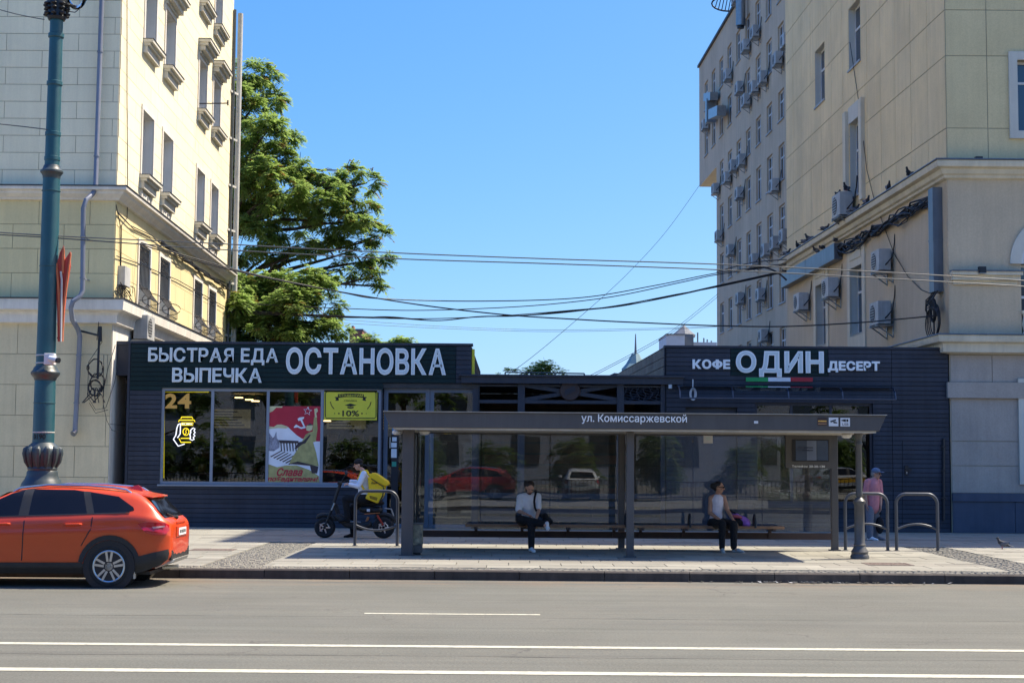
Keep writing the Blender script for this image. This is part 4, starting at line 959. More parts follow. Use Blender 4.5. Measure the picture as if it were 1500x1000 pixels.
for i, (px, py) in enumerate(((350, 583), (365, 586), (374, 588), (479, 617))):
    p = at(px, py, 42.0); e = empty('ceiling_lamp', (p.x, p.y, p.z), 'small warm ceiling lamp in the fast food shop, %s from the left' % ordinal(i), 'lamp', 'warm lamps inside the shop')
    B().box(p.x - .1, p.y - .1, p.z, p.x + .1, p.y + .1, p.z + .03).build('diffuser', 'led_warm', e); B().tube([(p.x, p.y, p.z + .03), (p.x, p.y, 3.7)], .01, 5).build('cord', 'cable', e)
mat('menu_glow', (.75, .62, .32), .6, var=.5, vs=5, emit=.08); mat('tin_mix', (.3, .2, .1), .5, var=.3, rnd=.6)
for i, x in enumerate((-8.9, -7.2, -5.5, -3.9)):
    e = empty('menu_board', (x + .6, 44.3, 2.75), 'dimly lit menu board on the back wall of the shop, %s from the left' % ordinal(i), 'menu board', 'menu boards inside the shop'); B().box(x, 44.4, 2.75, x + 1.25, 44.46, 3.4).build('frame', 'inside_wood', e); B().box(x + .05, 44.38, 2.8, x + 1.2, 44.399, 3.35).build('panel', 'menu_glow', e)
    for q_ in range(6): B().box(x + .12, 44.37, 2.86 + q_ * .08, x + .12 + random.uniform(.4, .95), 44.379, 2.895 + q_ * .08).build('print', 'inside_wood', e)
random.seed(8); k_ = 0
for z in (1.44, 1.94, 2.44):
    for j in range(9):
        x = -9.1 + j * .62 + random.uniform(-.1, .1); h = random.uniform(.16, .3); e = B().box(x, 44.15, z + .002, x + random.uniform(.15, .4), 44.38, z + h).build('packet', 'tin_mix'); tag(e, 'packet on the shop back shelf, %s from the left on the %s shelf' % (ordinal(j), {1.44: 'lowest', 1.94: 'middle', 2.44: 'top'}[z]), 'packet', 'packets on the shop shelves')
# ------------------------------------------------------------ terrace between the pavilions
ter = empty('terrace', (2.2, EY + 3, .15), 'dark steel terrace with crossed braces and a round emblem between the two pavilions', 'terrace')
tf = ef
def tb(name, px0, px1, py0, py1, d0, d1, m='steel_navy'):
    xc, yc = (px0 + px1) / 2, (py0 + py1) / 2
    return B().fbox(tf, tf.hit(px0, yc)[0], tf.hit(px1, yc)[0], tf.hit(xc, py1)[1], tf.hit(xc, py0)[1], d0, d1).build(name, m, ter)
tb('roof_beam', 676, 1000, 552, 562, -.3, .12); tb('roof_cap', 672, 1002, 549.5, 552, -.3, .2)
B().fbox(tf, X(692, 560), X(974, 560), Zf(830, 560), Zf(830, 553), -7, -.31).build('roof_deck', 'steel_navy', ter)
for px in (697, 763.5, 909, 973): B().fbox(tf, X(px, 600) - .09, X(px, 600) + .09, .15, Zf(px, 562) - .003, -.2, -.02).build('post', 'steel_navy', ter)
tb('middle_beam', 702, 968, 586, 591, -.17, -.05)
tb('upper_rail', 702, 968, 563.5, 566.5, -.15, -.07)
for a, bq in (((768, 564), (905, 585)), ((768, 585), (905, 564))):
    B().bar(tf.P(*tf.hit(*a), -.09), tf.P(*tf.hit(*bq), -.13 if a[1] > 570 else -.09), .03, .1, (0, 0, 1)).build('brace', 'steel_navy', ter)
c = tf.P(*tf.hit(835, 571.5), -.02); mat('emblem_brown', (.045, .026, .024), .5, var=.2)
em = B().lathe(c, [(.26, .03), (.27, 0), (.25, -.03)], 28, 'y').build('emblem', 'emblem_brown', ter)
b = B(); 
for k in (-1, 0, 1): b.bar(c + V(-.13, -.05, -.07 + k * .05), c + V(.13, -.05, .05 + k * .05), .02, .03)
b.build('emblem_mark', 'steel_navy', em)
b = B()
for k in range(7):
    y0 = 566 + k * 3.2; b.tube([tf.P(*tf.hit(913 + i * 4.6, y0 + 1.6 * sin(i * 1.3 + k)), -.1) for i in range(13)], .012, 5)
for k in range(6):
    x0 = 916 + k * 9.5; b.tube([tf.P(*tf.hit(x0 + 2 * sin(i * .9 + k), 566 + i * 2.4), -.1) for i in range(9)], .012, 5)
b.build('lattice', 'steel_navy', ter)
b = B(); ra_ = [(740, 545.5), (855, 547.5)]
pA, pB = at(740, 545, 41), at(856, 547, 41)
b.tube([pA, pB], .02, 6); b.tube([pB, pB - V(0, 0, .4)], .02, 6); pm = at(813, 546, 41); b.tube([pm, pm - V(0, 0, .4)], .02, 6); b.tube([pA, pA - V(0, 0, .4)], .02, 6); b.build('roof_railing', 'wire_grey', ter)
B().box(X(692, 560), 45.8, .15, X(974, 560), 45.84, Zf(830, 560) - .003).build('back_wall', 'inside_dark', ter)
B().box(X(692, 560), EY - .0, .12, X(974, 560), 45.79, .2).build('deck', 'inside_wood', ter)
for k in range(10):
    z = .5 + k * .33; B().box(X(692, 560) + .2, 45.74, z, X(974, 560) - .2, 45.79, z + .26).build('wall_board', 'red_brown' if k % 3 == 1 else 'inside_wood', ter)
for px0, px1 in ((702, 759), (768, 904), (914, 968)):
    for k in range(4): B().fbox(tf, X(px0, 740), X(px1, 740), .35 + k * .2, .48 + k * .2, -.14, -.08).build('rail_board', 'steel_navy', ter)
def table(x, y, lab):
    e = empty('cafe_table', (x, y, .2), lab, 'table', 'tables on the terrace')
    B().lathe((x, y, .9), [(.38, 0), (.4, .015), (.4, .03), (.38, .04)], 20).build('top', 'inside_wood', e); B().tube([(x, y, .2), (x, y, .9)], .035, 8).build('leg', 'iron_black', e); B().lathe((x, y, .2), [(.25, 0), (.24, .02), (.04, .04)], 16).build('base', 'iron_black', e)
def chair(x, y, a, lab):
    e = empty('cafe_chair', (x, y, .2), lab, 'chair', 'chairs on the terrace'); R = Matrix.Rotation(a, 3, 'Z'); T = lambda p: R @ Vector(p) + V(x, y, .2)
    b = B(); b.hexa([T(p) for p in ((-.2, -.2, .43), (.2, -.2, .43), (.2, .2, .43), (-.2, .2, .43), (-.2, -.2, .47), (.2, -.2, .47), (.2, .2, .47), (-.2, .2, .47))]); b.build('seat', 'inside_wood', e)
    b = B(); b.hexa([T(p) for p in ((-.2, .19, .6), (.2, .19, .6), (.2, .22, .6), (-.2, .22, .6), (-.2, .23, .9), (.2, .23, .9), (.2, .26, .9), (-.2, .26, .9))]); b.build('backrest', 'inside_wood', e)
    for sx, sy in ((-1, -1), (1, -1), (-1, 1), (1, 1)): B().tube([T((.18 * sx, .18 * sy, 0)), T((.18 * sx, .19 * sy, .43 if sy < 0 else .9))], .014, 6).build('leg', 'iron_black', e)
for i, x in enumerate((.2, 2.2)):
    table(x, 41.2, 'round cafe table on the terrace, %s one' % ('left' if i == 0 else 'right')); chair(x - .7, 41.2, pi / 2, 'cafe chair on the left side of the %s terrace table' % ('left' if i == 0 else 'right')); chair(x + .7, 41.2, -pi / 2, 'cafe chair on the right side of the %s terrace table' % ('left' if i == 0 else 'right'))
# ------------------------------------------------------------ right pavilion: coffee shop
cx0, cx1, cz1 = X(974, 540), RX - .02, Zf(1180, 509)
cof = empty('coffee_pavilion', ((cx0 + cx1) / 2, EY, .15), 'dark navy clad pavilion with coffee and dessert lettering against the beige building', 'shop')
vx0, vx1, vz0, vz1 = X(1106, 650), X(1279, 650), Zf(1190, 738), Zf(1190, 590)
px0_, px1_ = X(1004, 650), X(1080, 650); pz1 = Zf(1040, 597)
co = [(vx0, vx1, vz0, vz1), (px0_, px1_, .16, pz1)]
B().fwall(ef, cx0, cx1, .15, cz1, co, .22).build('wall', 'seam_dark', cof)
rows = courses(.15, cz1 - .04, .118)
for r in rows:
    xt0, xt1 = X(1070, 530), X(1213, 530); hi_ = r[0] > Zf(1141, 556)
    for a0, a1, bm2 in (((cx0 + .03, xt0, 'board_navy'), (xt0, xt1, 'board_teal'), (xt1, X(1307, 640), 'board_navy')) if hi_ else ((cx0 + .03, X(1307, 640), 'board_navy'),)) + ((X(1307, 640), cx1 - .02, 'board_navy'),): blocks(cof, ef, 'board', bm2, [r], a0, a1, 30, co, proud=.022, gap=.014 , bond=0)
B().fbox(ef, cx0 - .02, cx1, cz1 - .03, cz1 + .03, -.3, .045).build('coping', 'board_navy', cof)
cs = Fr((cx0, EY, 0), FU, (-1, SL, 0))
B().fwall(cs, .02, 13, .15, cz1, [], .1).build('side_wall', 'seam_dark', cof)
blocks(cof, cs, 'side_board', 'board_navy', courses(.15, cz1 - .04, .23), .0, 13, 30, proud=.022, gap=.016, bond=0)
b = B(); p1 = cs.P(13, 0, -.01); b.hexa([V(cx0 + .03, EY + .25, cz1 - .4), V(cx1, EY + .25, cz1 - .4), V(cx1, p1.y, cz1 - .4), V(p1.x, p1.y, cz1 - .4), V(cx0 + .03, EY + .25, cz1 - .03), V(cx1, EY + .25, cz1 - .03), V(cx1, p1.y, cz1 - .03), V(p1.x, p1.y, cz1 - .03)]); b.build('roof', 'inside_dark', cof)
B().box(cx0 + .05, 44, .15, cx1, 44.2, cz1 - .41).build('back_wall', 'inside_dark', cof); B().box(cx0 + .05, EY + .23, .1, cx1, 43.99, .2).build('floor', 'inside_grey', cof)
cw = window(cof, ef, vx0, vx1, vz0, vz1, -.06, 'steel_navy', 'shop_glass', .07, mul=[(X(p, 650) - vx0) / (vx1 - vx0) for p in (1160, 1218)])
B().fbox(ef, vx0 - .03, vx1 + .03, vz0 - .1, vz0 - .002, -.02, .09).build('sill', 'steel_navy', cw)
B().fbox(ef, px0_, px1_, .16, pz1, -.2, -.12).build('service_door', 'steel_navy', cof)
letters('КОФЕ', 'letter_white', None, cof, ef, X(1014, 533), X(1069, 533), Zf(1041, 540.5), Zf(1041, 526.5), .025, bold=.05, gap=.06)
letters('ОДИН', 'letter_white', 'letter_grey', cof, ef, X(1077.5, 530), X(1206, 530), Zf(1141, 546.5), Zf(1141, 514), .025, bold=.04, gap=.1)
letters('ДЕСЕРТ', 'letter_white', None, cof, ef, X(1212, 535), X(1288, 535), Zf(1250, 543), Zf(1250, 529), .025, bold=.05, gap=.06)
for i, m in enumerate(('green_strip', 'white_strip', 'red_strip')): sheet('colour_bar', m, cof, 1092.5 + i * 32.6, 1125 + i * 32.6, 552.8, 558.7, .024, .03)
# curved canopy
mat('canopy_steel', (.07, .085, .12), .4, metal=.4, var=.1)
cz_t, cz_b = Zf(1100, 566), Zf(1100, 583) 
glass('canopy_sheet', (.86, .87, .88), 1.25)
aw_ = empty('canopy', (X(1150, 575), EY, cz_b), 'thin curved canopy with steel arms over the coffee shop windows', 'canopy')
prof = [(0, cz_t), (.25, cz_t - .01), (.45, cz_t - .06), (.6, cz_t - .16), (.68, cz_t - .34)]
for px in (992, 1068, 1148, 1226, 1302): B().tube([ef.P(X(px, 575), z, d + .03) for d, z in prof], .022, 6).build('arm', 'canopy_steel', aw_)
a0, a1 = X(992, 575), X(1302, 575)
B().tube([ef.P(a0, prof[-1][1], .71), ef.P(a1, prof[-1][1], .71)], .022, 6).build('front_rail', 'canopy_steel', aw_); B().tube([ef.P(a0, cz_t, .04), ef.P(a1, cz_t, .04)], .018, 6).build('back_rail', 'canopy_steel', aw_)
b = B()
for i in range(4): b.quad(ef.P(a0, prof[i][1] + .022, prof[i][0] + .03), ef.P(a1, prof[i][1] + .022, prof[i][0] + .03), ef.P(a1, prof[i + 1][1] + .022, prof[i + 1][0] + .04), ef.P(a0, prof[i + 1][1] + .022, prof[i + 1][0] + .04))
b.build('sheet', 'canopy_sheet', aw_)
wc = empty('wire_coil', ef.P(*ef.hit(1015, 586, .1), .1), 'white coil of cable hanging on the coffee shop wall', 'cable coil')
b = B(); c = ef.P(*ef.hit(1015, 577, .1), .1)
for k in range(4): b.tube([c + V((.045 + .014 * k) * cos(t), -.012 * k, (.12 + .012 * k) * sin(t)) for t in [i * .4 for i in range(17)]], .011, 5)
b.tube([c + V(0, 0, .15), c + V(0, 0, .38)], .015, 5); b.build('coil', 'camera_white', wc)
jb = empty('junction_box', ef.P(*ef.hit(981, 569, .05), .05), 'small white junction box at the corner of the coffee shop', 'box'); sheet('case', 'ac_body', jb, 979, 984, 563, 569, .03, .08); sheet('lid', 'camera_white', jb, 979.5, 983.5, 563.5, 568.5, .111, .006)
cd_ = empty('conduit', ef.P(X(1380, 750), Zf(1380, 762), .05), 'black upright conduit on the boards at the right end of the coffee shop', 'conduit'); B().tube([ef.P(X(1381, 760), Zf(1381, 762), .06), ef.P(X(1381, 640), Zf(1381, 642), .06)], .035, 8).build('pipe', 'iron_black', cd_)
for py in (655, 690, 730): B().fbox(ef, X(1381, py) - .06, X(1381, py) + .06, Zf(1381, py), Zf(1381, py) + .03, .02, .1).build('clip', 'iron_black', cd_)
hd = empty('hatch_lock', ef.P(*ef.hit(1328, 695, .04), .04), 'small black lock and handle on the navy board wall', 'lock'); sheet('plate', 'iron_black', hd, 1325, 1330.5, 681, 696, .024, .02); sheet('handle', 'iron_black', hd, 1326.5, 1335, 686, 688.5, .045, .03); sheet('keyhole', 'steel', hd, 1327.6, 1329, 690.5, 694, .045, .01)
outline([(1322, 645), (1322, 772)], .023, .006, 'seam_dark', 'hatch_seam', cof)
# ------------------------------------------------------------ bus shelter
BY0, BY1, GYp = 27.75, 31.0, 30.62
bs = empty('bus_shelter', (2.2, 29.3, .15), 'long grey bus shelter with flat roof, glass back wall and wooden benches', 'bus shelter')
bf = Fr((0, BY0, 0), (1, 0, 0), (0, -1, 0)); bg_ = Fr((0, GYp, 0), (1, 0, 0), (0, -1, 0))
xa, zt = bf.hit(562, 602); xb, zt2 = bf.hit(1298, 609); zbm = bf.hit(930, 628.5)[1]; zt = bf.hit(930, 605.5)[1]
k = .13
B().hexa([V(xa + k, BY0, zbm), V(xb - k, BY0, zbm), V(xb - k, BY1, zbm), V(xa + k, BY1, zbm), V(xa, BY0, zt), V(xb, BY0, zt), V(xb, BY1, zt), V(xa, BY1, zt)]).build('roof', 'shelter_metal', bs, bevel=.008)
B().box(xa + k + .05, BY0 + .03, zbm - .035, xb - k - .05, BY1 - .05, zbm - .001).build('soffit', 'shelter_lip', bs)
B().box(xa - .01, BY0 - .04, zt + .001, xb + .01, BY1 + .01, zt + .014).build('roof_sheet', 'shelter_lip', bs)
fit_text('street_name', 'ул. Комиссаржевской', 'letter_white', bs, bf, bf.hit(851.5, 613)[0], bf.hit(1006, 613)[0], bf.hit(930, 621)[1], bf.hit(930, 606.3)[1], .012, .012, .012)
def bsheet(name, m, x0, x1, y0, y1, d, t=.005, fr=bf, parent=None):
    return sheet(name, m, parent or bs, x0, x1, y0, y1, d, t, fr)
ic = bsheet('pictogram', 'emblem_brown', 1198, 1211, 611.5, 623, .014)
bsheet('stripe', 'orange_vinyl', 1198.3, 1210.7, 615.5, 617.5, .0195, .002, parent=ic); bsheet('stripe', 'bench_wood', 1198.3, 1210.7, 619.5, 621.5, .0195, .002, parent=ic)
ic = bsheet('pictogram', 'sheet_white', 1214, 1228, 611.3, 624, .014)
B().prism([bf.P(*bf.hit(x, y, .02), .0195) for x, y in ((1216, 616.5), (1224, 613.8), (1225, 615.5), (1217, 618.5))], bf.N * .002).build('camera_mark', 'ink', ic); B().prism([bf.P(*bf.hit(x, y, .02), .0195) for x, y in ((1220, 618), (1222.5, 617), (1226.5, 618.5), (1226.5, 619.8), (1221.5, 619.6))], bf.N * .002).build('camera_mark', 'ink', ic)
ic = bsheet('pictogram', 'sheet_white', 1231, 1245, 611.8, 624.3, .014)
B().prism([bf.P(*bf.hit(x, y, .02), .0195) for x, y in ((1231.5, 615.5), (1236, 614), (1239, 613.6), (1239, 617.6), (1236, 617))], bf.N * .002).build('plug_mark', 'ink', ic); bsheet('plug_mark', 'ink', 1239.8, 1242.5, 613.8, 617.4, .0195, .002, parent=ic)
fit_text('lettering', 'USB', 'ink', ic, bf, bf.hit(1233.5, 621)[0], bf.hit(1242.5, 621)[0], bf.hit(1238, 623)[1], bf.hit(1238, 619.4)[1], .0195, .002)
bsheet('sticker', 'sheet_white', 1104.5, 1110.5, 616.3, 620, .014)
for px in (582, 622, 1240):
    p = at(px, 628, 28.6); B().lathe((p.x, p.y, zbm - .12), [(.05, 0), (.09, .02), (.1, .06), (.07, .084)], 14).build('roof_lamp', 'camera_white', bs)
def post(px0, px1, Y, zt_=None, z0=.15, dy=.12):
    x0, x1 = at(px0, 720, Y).x, at(px1, 720, Y).x; b = B().box(x0, Y - dy / 2, z0, x1, Y + dy / 2, zt_ or zbm - .036); o = b.build('post', 'shelter_metal', bs, bevel=.01)
    B().box(x0 - .04, Y - dy / 2 - .04, .149, x1 + .04, Y + dy / 2 + .04, .17).build('base_plate', 'shelter_metal', o); return o
post(589, 606, 28.15, dy=.2); post(917.5, 928.5, 28.1); post(905.5, 915, GYp + .1); post(1217, 1227, GYp + .1); post(604.5, 611, GYp + .1)
# round cast column at the right end
p = gr(1259.5, 818); cxx, cyy = p.x, p.y
colm = B().lathe((cxx, cyy, .15), [(.17, 0), (.175, .05), (.15, .09), (.16, .13), (.12, .2), (.105, .24), (.115, .26), (.095, .29), (.09, 1.0), (.115, 1.03), (.115, 1.07), (.07, 1.12), (.05, 1.14), (.065, 1.17), (.062, 1.22), (.062, 1.3), (.058, zbm - .42), (.072, zbm - .4), (.072, zbm - .37), (.058, zbm - .35), (.06, zbm - .27), (.085, zbm - .22), (.085, zbm - .188)], 20)
colm.build('column', 'post_grey', bs, smooth=True)
gz0, gz1 = bg_.hit(900, 776)[1], zbm - .06
gx = [bg_.hit(px, 700)[0] for px in (612, 704.5, 805.5, 905, 915.5, 1015, 1116, 1216.5)]
for i in (0, 1, 2, 4, 5, 6):
    B().fbox(bg_, gx[i] + .006, gx[i + 1] - .006, gz0, gz1, -.006, .006).build('glass_pane', 'shelter_glass', bs)
for i in (1, 2, 5, 6):
    for z in (gz0 + .12, gz1 - .12): B().fbox(bg_, gx[i] - .015, gx[i] + .015, z - .025, z + .025, -.015, .015).build('clamp', 'post_grey', bs)
B().fbox(bg_, gx[0] - .02, gx[7], gz0 - .16, gz0 - .03, -.06, .06).build('lower_beam', 'emblem_brown', bs); B().fbox(bg_, gx[0], gx[7], gz1 + .002, gz1 + .058, -.06, .06).build('upper_beam', 'shelter_metal', bs)
# side pane at the left
B().box(at(611, 720, GYp).x, 28.3, gz0, at(611, 720, GYp).x + .012, GYp - .1, gz1).build('side_pane', 'shelter_glass', bs)
for Y in (28.3, 29.4, 30.4): B().box(at(611, 720, GYp).x - .015, Y, gz0 - .02, at(611, 720, GYp).x + .027, Y + .04, gz1).build('side_bar', 'iron_black', bs)
# benches
def bench(px0, px1):
    Y = 30.15; f = Fr((0, Y, 0), (1, 0, 0), (0, -1, 0)); x0, x1 = f.hit(px0, 770)[0], f.hit(px1, 770)[0]; z = f.hit(900, 768.5)[1]
    for k in range(3): B().box(x0, Y - .16 + k * .14, z - .05, x1, Y - .04 + k * .14, z).build('bench_slat', 'bench_wood', bs, bevel=.006)
    n = max(2, round((x1 - x0) / 1.2) + 1)
    for k in range(n):
        xx = x0 + .2 + (x1 - x0 - .4) * k / (n - 1); b = B(); b.box(xx - .03, Y - .16, z - .1, xx + .03, GYp - .05, z - .052); b.box(xx - .03, GYp - .12, z - .25, xx + .03, GYp - .05, z - .101); b.build('bench_bracket', 'emblem_brown', bs)
    return z
bz = bench(682, 916); bench(926, 1147)
for px in (1009, 1104, 916):
    x = at(px, 760, 30.15).x; B().tube([V(x, 30.05 + .14 * cos(t), bz - .03 + .26 * sin(t)) for t in [pi * i / 10 for i in range(11)]], .022, 8).build('armrest', 'iron_black', bs, smooth=True)
# information screen
isc = bsheet('info_panel', 'shelter_metal', 1149.5, 1218, 630.5, 685.5, .05, .1, bg_)
bsheet('screen_bezel', 'iron_black', 1160, 1214, 643.5, 675.5, .151, .01, bg_, isc)
mat('screen_on', (.045, .07, .13), .12, var=.2, spec=.8); mat('screen_pale', (.16, .2, .3), .12, var=.15, spec=.8)
bsheet('screen', 'screen_on', 1165.5, 1183, 645, 674, .162, .004, bg_, isc); bsheet('screen', 'screen_pale', 1182, 1196, 645, 674, .167, .002, bg_, isc); bsheet('screen', 'screen_on', 1196.5, 1213, 645, 674, .162, .004, bg_, isc)
mat('screen_ink', (.02, .03, .07), .3, var=0)
for y in (654.5, 658.5): bsheet('screen_text', 'screen_ink', 1167.5, 1191, y, y + 1.6, .1695, .002, bg_, isc)
o = fit_text('lettering', 'Телефон 20-20-130', 'letter_white', isc, bg_, bg_.hit(1158, 683)[0], bg_.hit(1206, 683)[0], bg_.hit(1182, 685)[1], bg_.hit(1182, 681)[1], .152, .003, .01)
nt_ = empty('notice', bg_.P(*bg_.hit(1037, 649, .02), .02), 'white paper notice taped to the shelter glass', 'notice'); bsheet('paper', 'sheet_white', 1030.5, 1044, 635, 649, .009, .002, bg_, nt_); bsheet('print', 'letter_grey', 1034, 1040.5, 639, 645, .0115, .001, bg_, nt_)
# litter bin at the left post
bp_ = gr(608, 813); lbn = empty('litter_bin', bp_, 'small worn metal litter bin with a printed side at the left shelter post', 'litter bin')
mat('bin_print', (.13, .135, .1), .6, var=.5, vs=7, col2=(.36, .33, .22), c2s=6, c2t=.56)
x0, x1 = at(599, 790, bp_.y).x, at(618, 790, bp_.y).x; yb = bp_.y
B().box(x0, yb, .2, x1, yb + .28, .34).build('foot_box', 'post_grey', lbn); B().box(x0 - .005, yb - .005, .342, x1 + .005, yb + .285, .72).build('body', 'bin_print', lbn, bevel=.01); B().box(x0 - .012, yb - .012, .722, x1 + .012, yb + .29, .745).build('rim', 'post_grey', lbn); B().box(x0 + .03, yb + .04, .149, x1 - .03, yb + .24, .199).build('base', 'iron_black', lbn)
# ------------------------------------------------------------ bicycle stands
def rack(x0, x1, Y, top, label, up):
    e = empty('bicycle_stand', ((x0 + x1) / 2, Y, .15), label, 'bicycle stand', 'bicycle stands around the bus shelter')
    r = .2; pts = [V(x0, Y, .15), V(x0, Y, top - r)] + [V(x0 + r - r * cos(t), Y, top - r + r * sin(t)) for t in [pi / 2 * i / 6 for i in range(1, 7)]] + [V(x1 - r + r * sin(t), Y, top - r + r * cos(t)) for t in [pi / 2 * i / 6 for i in range(0, 7)]] + [V(x1, Y, .15)]
    B().tube(pts, .033, 12).build('hoop', 'rack_steel', e, smooth=True)
    zc = .58; n = 10; pts = [V(x0 + (x1 - x0) * i / n, Y, zc + up * .11 * (1 - (2 * i / n - 1) ** 2)) for i in range(n + 1)]; B().tube(pts, .022, 10).build('cross_bar', 'rack_steel', e, smooth=True)
    for x in (x0, x1): B().lathe((x, Y, .15), [(.06, 0), (.06, .008), (.035, .012)], 12).build('foot', 'rack_steel', e)
rack(-3.2, -2.33, 31.1, 1.27, 'arched bicycle stand in front of the courier scooter', -1); rack(6.82, 7.68, 30.8, 1.3, 'arched bicycle stand behind the round shelter column', 1); rack(7.86, 8.7, 30.8, 1.3, 'arched bicycle stand farthest right, clear of the shelter', 1)
# ------------------------------------------------------------ big teal lamp post
p = gr(62, 834); lx_, ly_ = at(62, 690, 25.1).x, 25.1
lp = empty('street_lamp', (lx_, ly_, .15), 'tall teal cast iron street lamp behind the red car', 'street lamp')
lz = lambda py: at(70, py, ly_).z
S_ = 2200 / ly_
def rr(w): return w / S_ / 2
base = [(.36, .15), (.37, .3), (.33, .38), (.34, .95), (.36, 1.0)]
base += [(rr(60), lz(712)), (rr(57), lz(707)), (rr(50), lz(702)), (rr(44), lz(695)), (rr(44), lz(691)), (rr(41), lz(689)), (rr(43), lz(686)), (rr(40), lz(683)), (rr(46), lz(676)), (rr(51), lz(664)), (rr(50), lz(658)), (rr(44), lz(654)), (rr(36), lz(650)), (rr(32), lz(648))]
B().lathe((lx_, ly_, 0), base, 28).build('base', 'iron_green', lp, smooth=True)
b = B()
for k in range(12):
    a = 2 * pi * k / 12; b.tube([V(lx_ + cos(a) * rr(w_), ly_ + sin(a) * rr(w_), lz(y)) for w_, y in ((40, 684), (46, 676), (50, 664), (49, 658), (43, 654))], [.02, .045, .055, .05, .02], 8)
b.build('base_flutes', 'iron_green', lp, smooth=True)
B().lathe((lx_, ly_, 0), [(rr(31), lz(648)), (rr(30), lz(560)), (rr(29), lz(556))], 28).build('lower_shaft', 'teal_paint', lp, smooth=True)
B().lathe((lx_, ly_, 0), [(rr(31), lz(557)), (rr(32), lz(554)), (rr(38), lz(550.5)), (rr(41.5), lz(548)), (rr(41.5), lz(545)), (rr(36), lz(542)), (rr(34), lz(539)), (rr(30), lz(536))], 28).build('collar', 'iron_green', lp, smooth=True)
B().lathe((lx_, ly_, 0), [(rr(28), lz(536)), (rr(26), lz(400)), (rr(25), lz(262))], 28).build('middle_shaft', 'teal_paint', lp, smooth=True)
B().lathe((lx_, ly_, 0), [(rr(25.5), lz(262)), (rr(26), lz(258)), (rr(30), lz(254.5)), (rr(33), lz(253)), (rr(33), lz(250.5)), (rr(27), lz(248)), (rr(25), lz(245)), (rr(23), lz(242.5))], 28).build('collar', 'iron_green', lp, smooth=True)
B().lathe((lx_, ly_, 0), [(rr(21.5), lz(244)), (rr(20), lz(120)), (rr(19), lz(30))], 28).build('upper_shaft', 'teal_paint', lp, smooth=True)
for y in (232, 196, 122, 52): B().lathe((lx_, ly_, 0), [(rr(21), lz(y + 4)), (rr(23), lz(y + 3)), (rr(23), lz(y - 2)), (rr(20), lz(y - 3))], 28).build('ring', 'teal_paint', lp, smooth=True)
for y in (280, 390, 445, 590, 633): B().lathe((lx_, ly_, 0), [(rr(26 if y < 500 else 30.6), lz(y + 1)), (rr(27.2 if y < 500 else 31.8), lz(y + .5)), (rr(27.2 if y < 500 else 31.8), lz(y - .7)), (rr(25.5 if y < 500 else 30), lz(y - 1))], 28).build('band', 'teal_paint' if y < 600 else 'galvanised', lp)
b = B().lathe((lx_, ly_, 0), [(rr(24), lz(30)), (rr(28), lz(26)), (rr(25), lz(22)), (rr(27), lz(10)), (rr(30), lz(0)), (rr(22), lz(-10)), (rr(18), lz(-60)), (.05, lz(-75))], 24); b.build('head', 'iron_black', lp, smooth=True)
b = B()
for a in [2 * pi * i / 8 for i in range(8)]:
    for z, r_ in ((lz(8), rr(33)), (lz(14), rr(31)), (lz(22), rr(32))): b.ball((lx_ + cos(a) * r_, ly_ + sin(a) * r_, z), (.05, .05, .028), 8, 6)
b.build('ornaments', 'iron_black', lp, smooth=True)
glass('lamp_glass', (.9, .92, .9), 1.4)
q = at(112, -14, ly_); B().ball(q, (.2, .2, .34), 18, 12).build('globe', 'lamp_glass', lp, smooth=True); B().tube([at(88, 4, ly_), at(98, 6, ly_), at(108, 10, ly_), q - V(0, 0, .3)], .03, 8).build('lamp_arm', 'iron_black', lp)
q = at(40, -40, ly_); B().ball(q, (.2, .2, .34), 18, 12).build('globe', 'lamp_glass', lp, smooth=True)
B().tube([at(100, 17, ly_ - .02) + V(0, 0, 0), at(110, 18.5, ly_), at(118, 12, ly_), at(123, -4, ly_)], .008, 5).build('wire', 'cable', lp)
# stencilled number
fit_cyl = text_mesh('0190', .02, .5); xs = [v.co.x for v in fit_cyl.vertices]; mxx, mnx = max(xs), min(xs); Rr = rr(30.9) + .002
for v in fit_cyl.vertices:
    a = ((v.co.x - mnx) / (mxx - mnx) - .5) * 1.25 - .12; z = lz(643) + v.co.y * .12; r_ = Rr + (.5 + v.co.z) * .003
    v.co = V(sin(a) * r_, -cos(a) * r_, z - .15)
fit_cyl.materials.clear(); fit_cyl.materials.append(M['ink']); fit_cyl.name = 'number'; mobj('number', fit_cyl, lp, (lx_, ly_, .15))
# camera on the lamp post
q = at(72, 526, ly_ - .3); sc = empty('security_camera', q, 'white security camera strapped to the teal lamp post above its collar', 'security camera')
B().box(q.x - .09, q.y, q.z - .09, q.x + .08, q.y + .12, q.z + .1).build('junction_box', 'camera_white', sc, bevel=.01); B().tube([q + V(.02, -.04, .01), q + V(.16, -.1, -.02)], .05, 12).build('body', 'camera_white', sc, smooth=True); B().tube([q + V(.16, -.1, -.02), q + V(.2, -.118, -.028)], .045, 12).build('lens_hood', 'iron_black', sc, smooth=True)
for z in (-.06, .07): B().lathe((lx_, ly_, q.z + z), [(rr(29), 0), (rr(29.5), .004), (rr(29.5), .018), (rr(29), .022)], 24).build('strap', 'galvanised', sc)
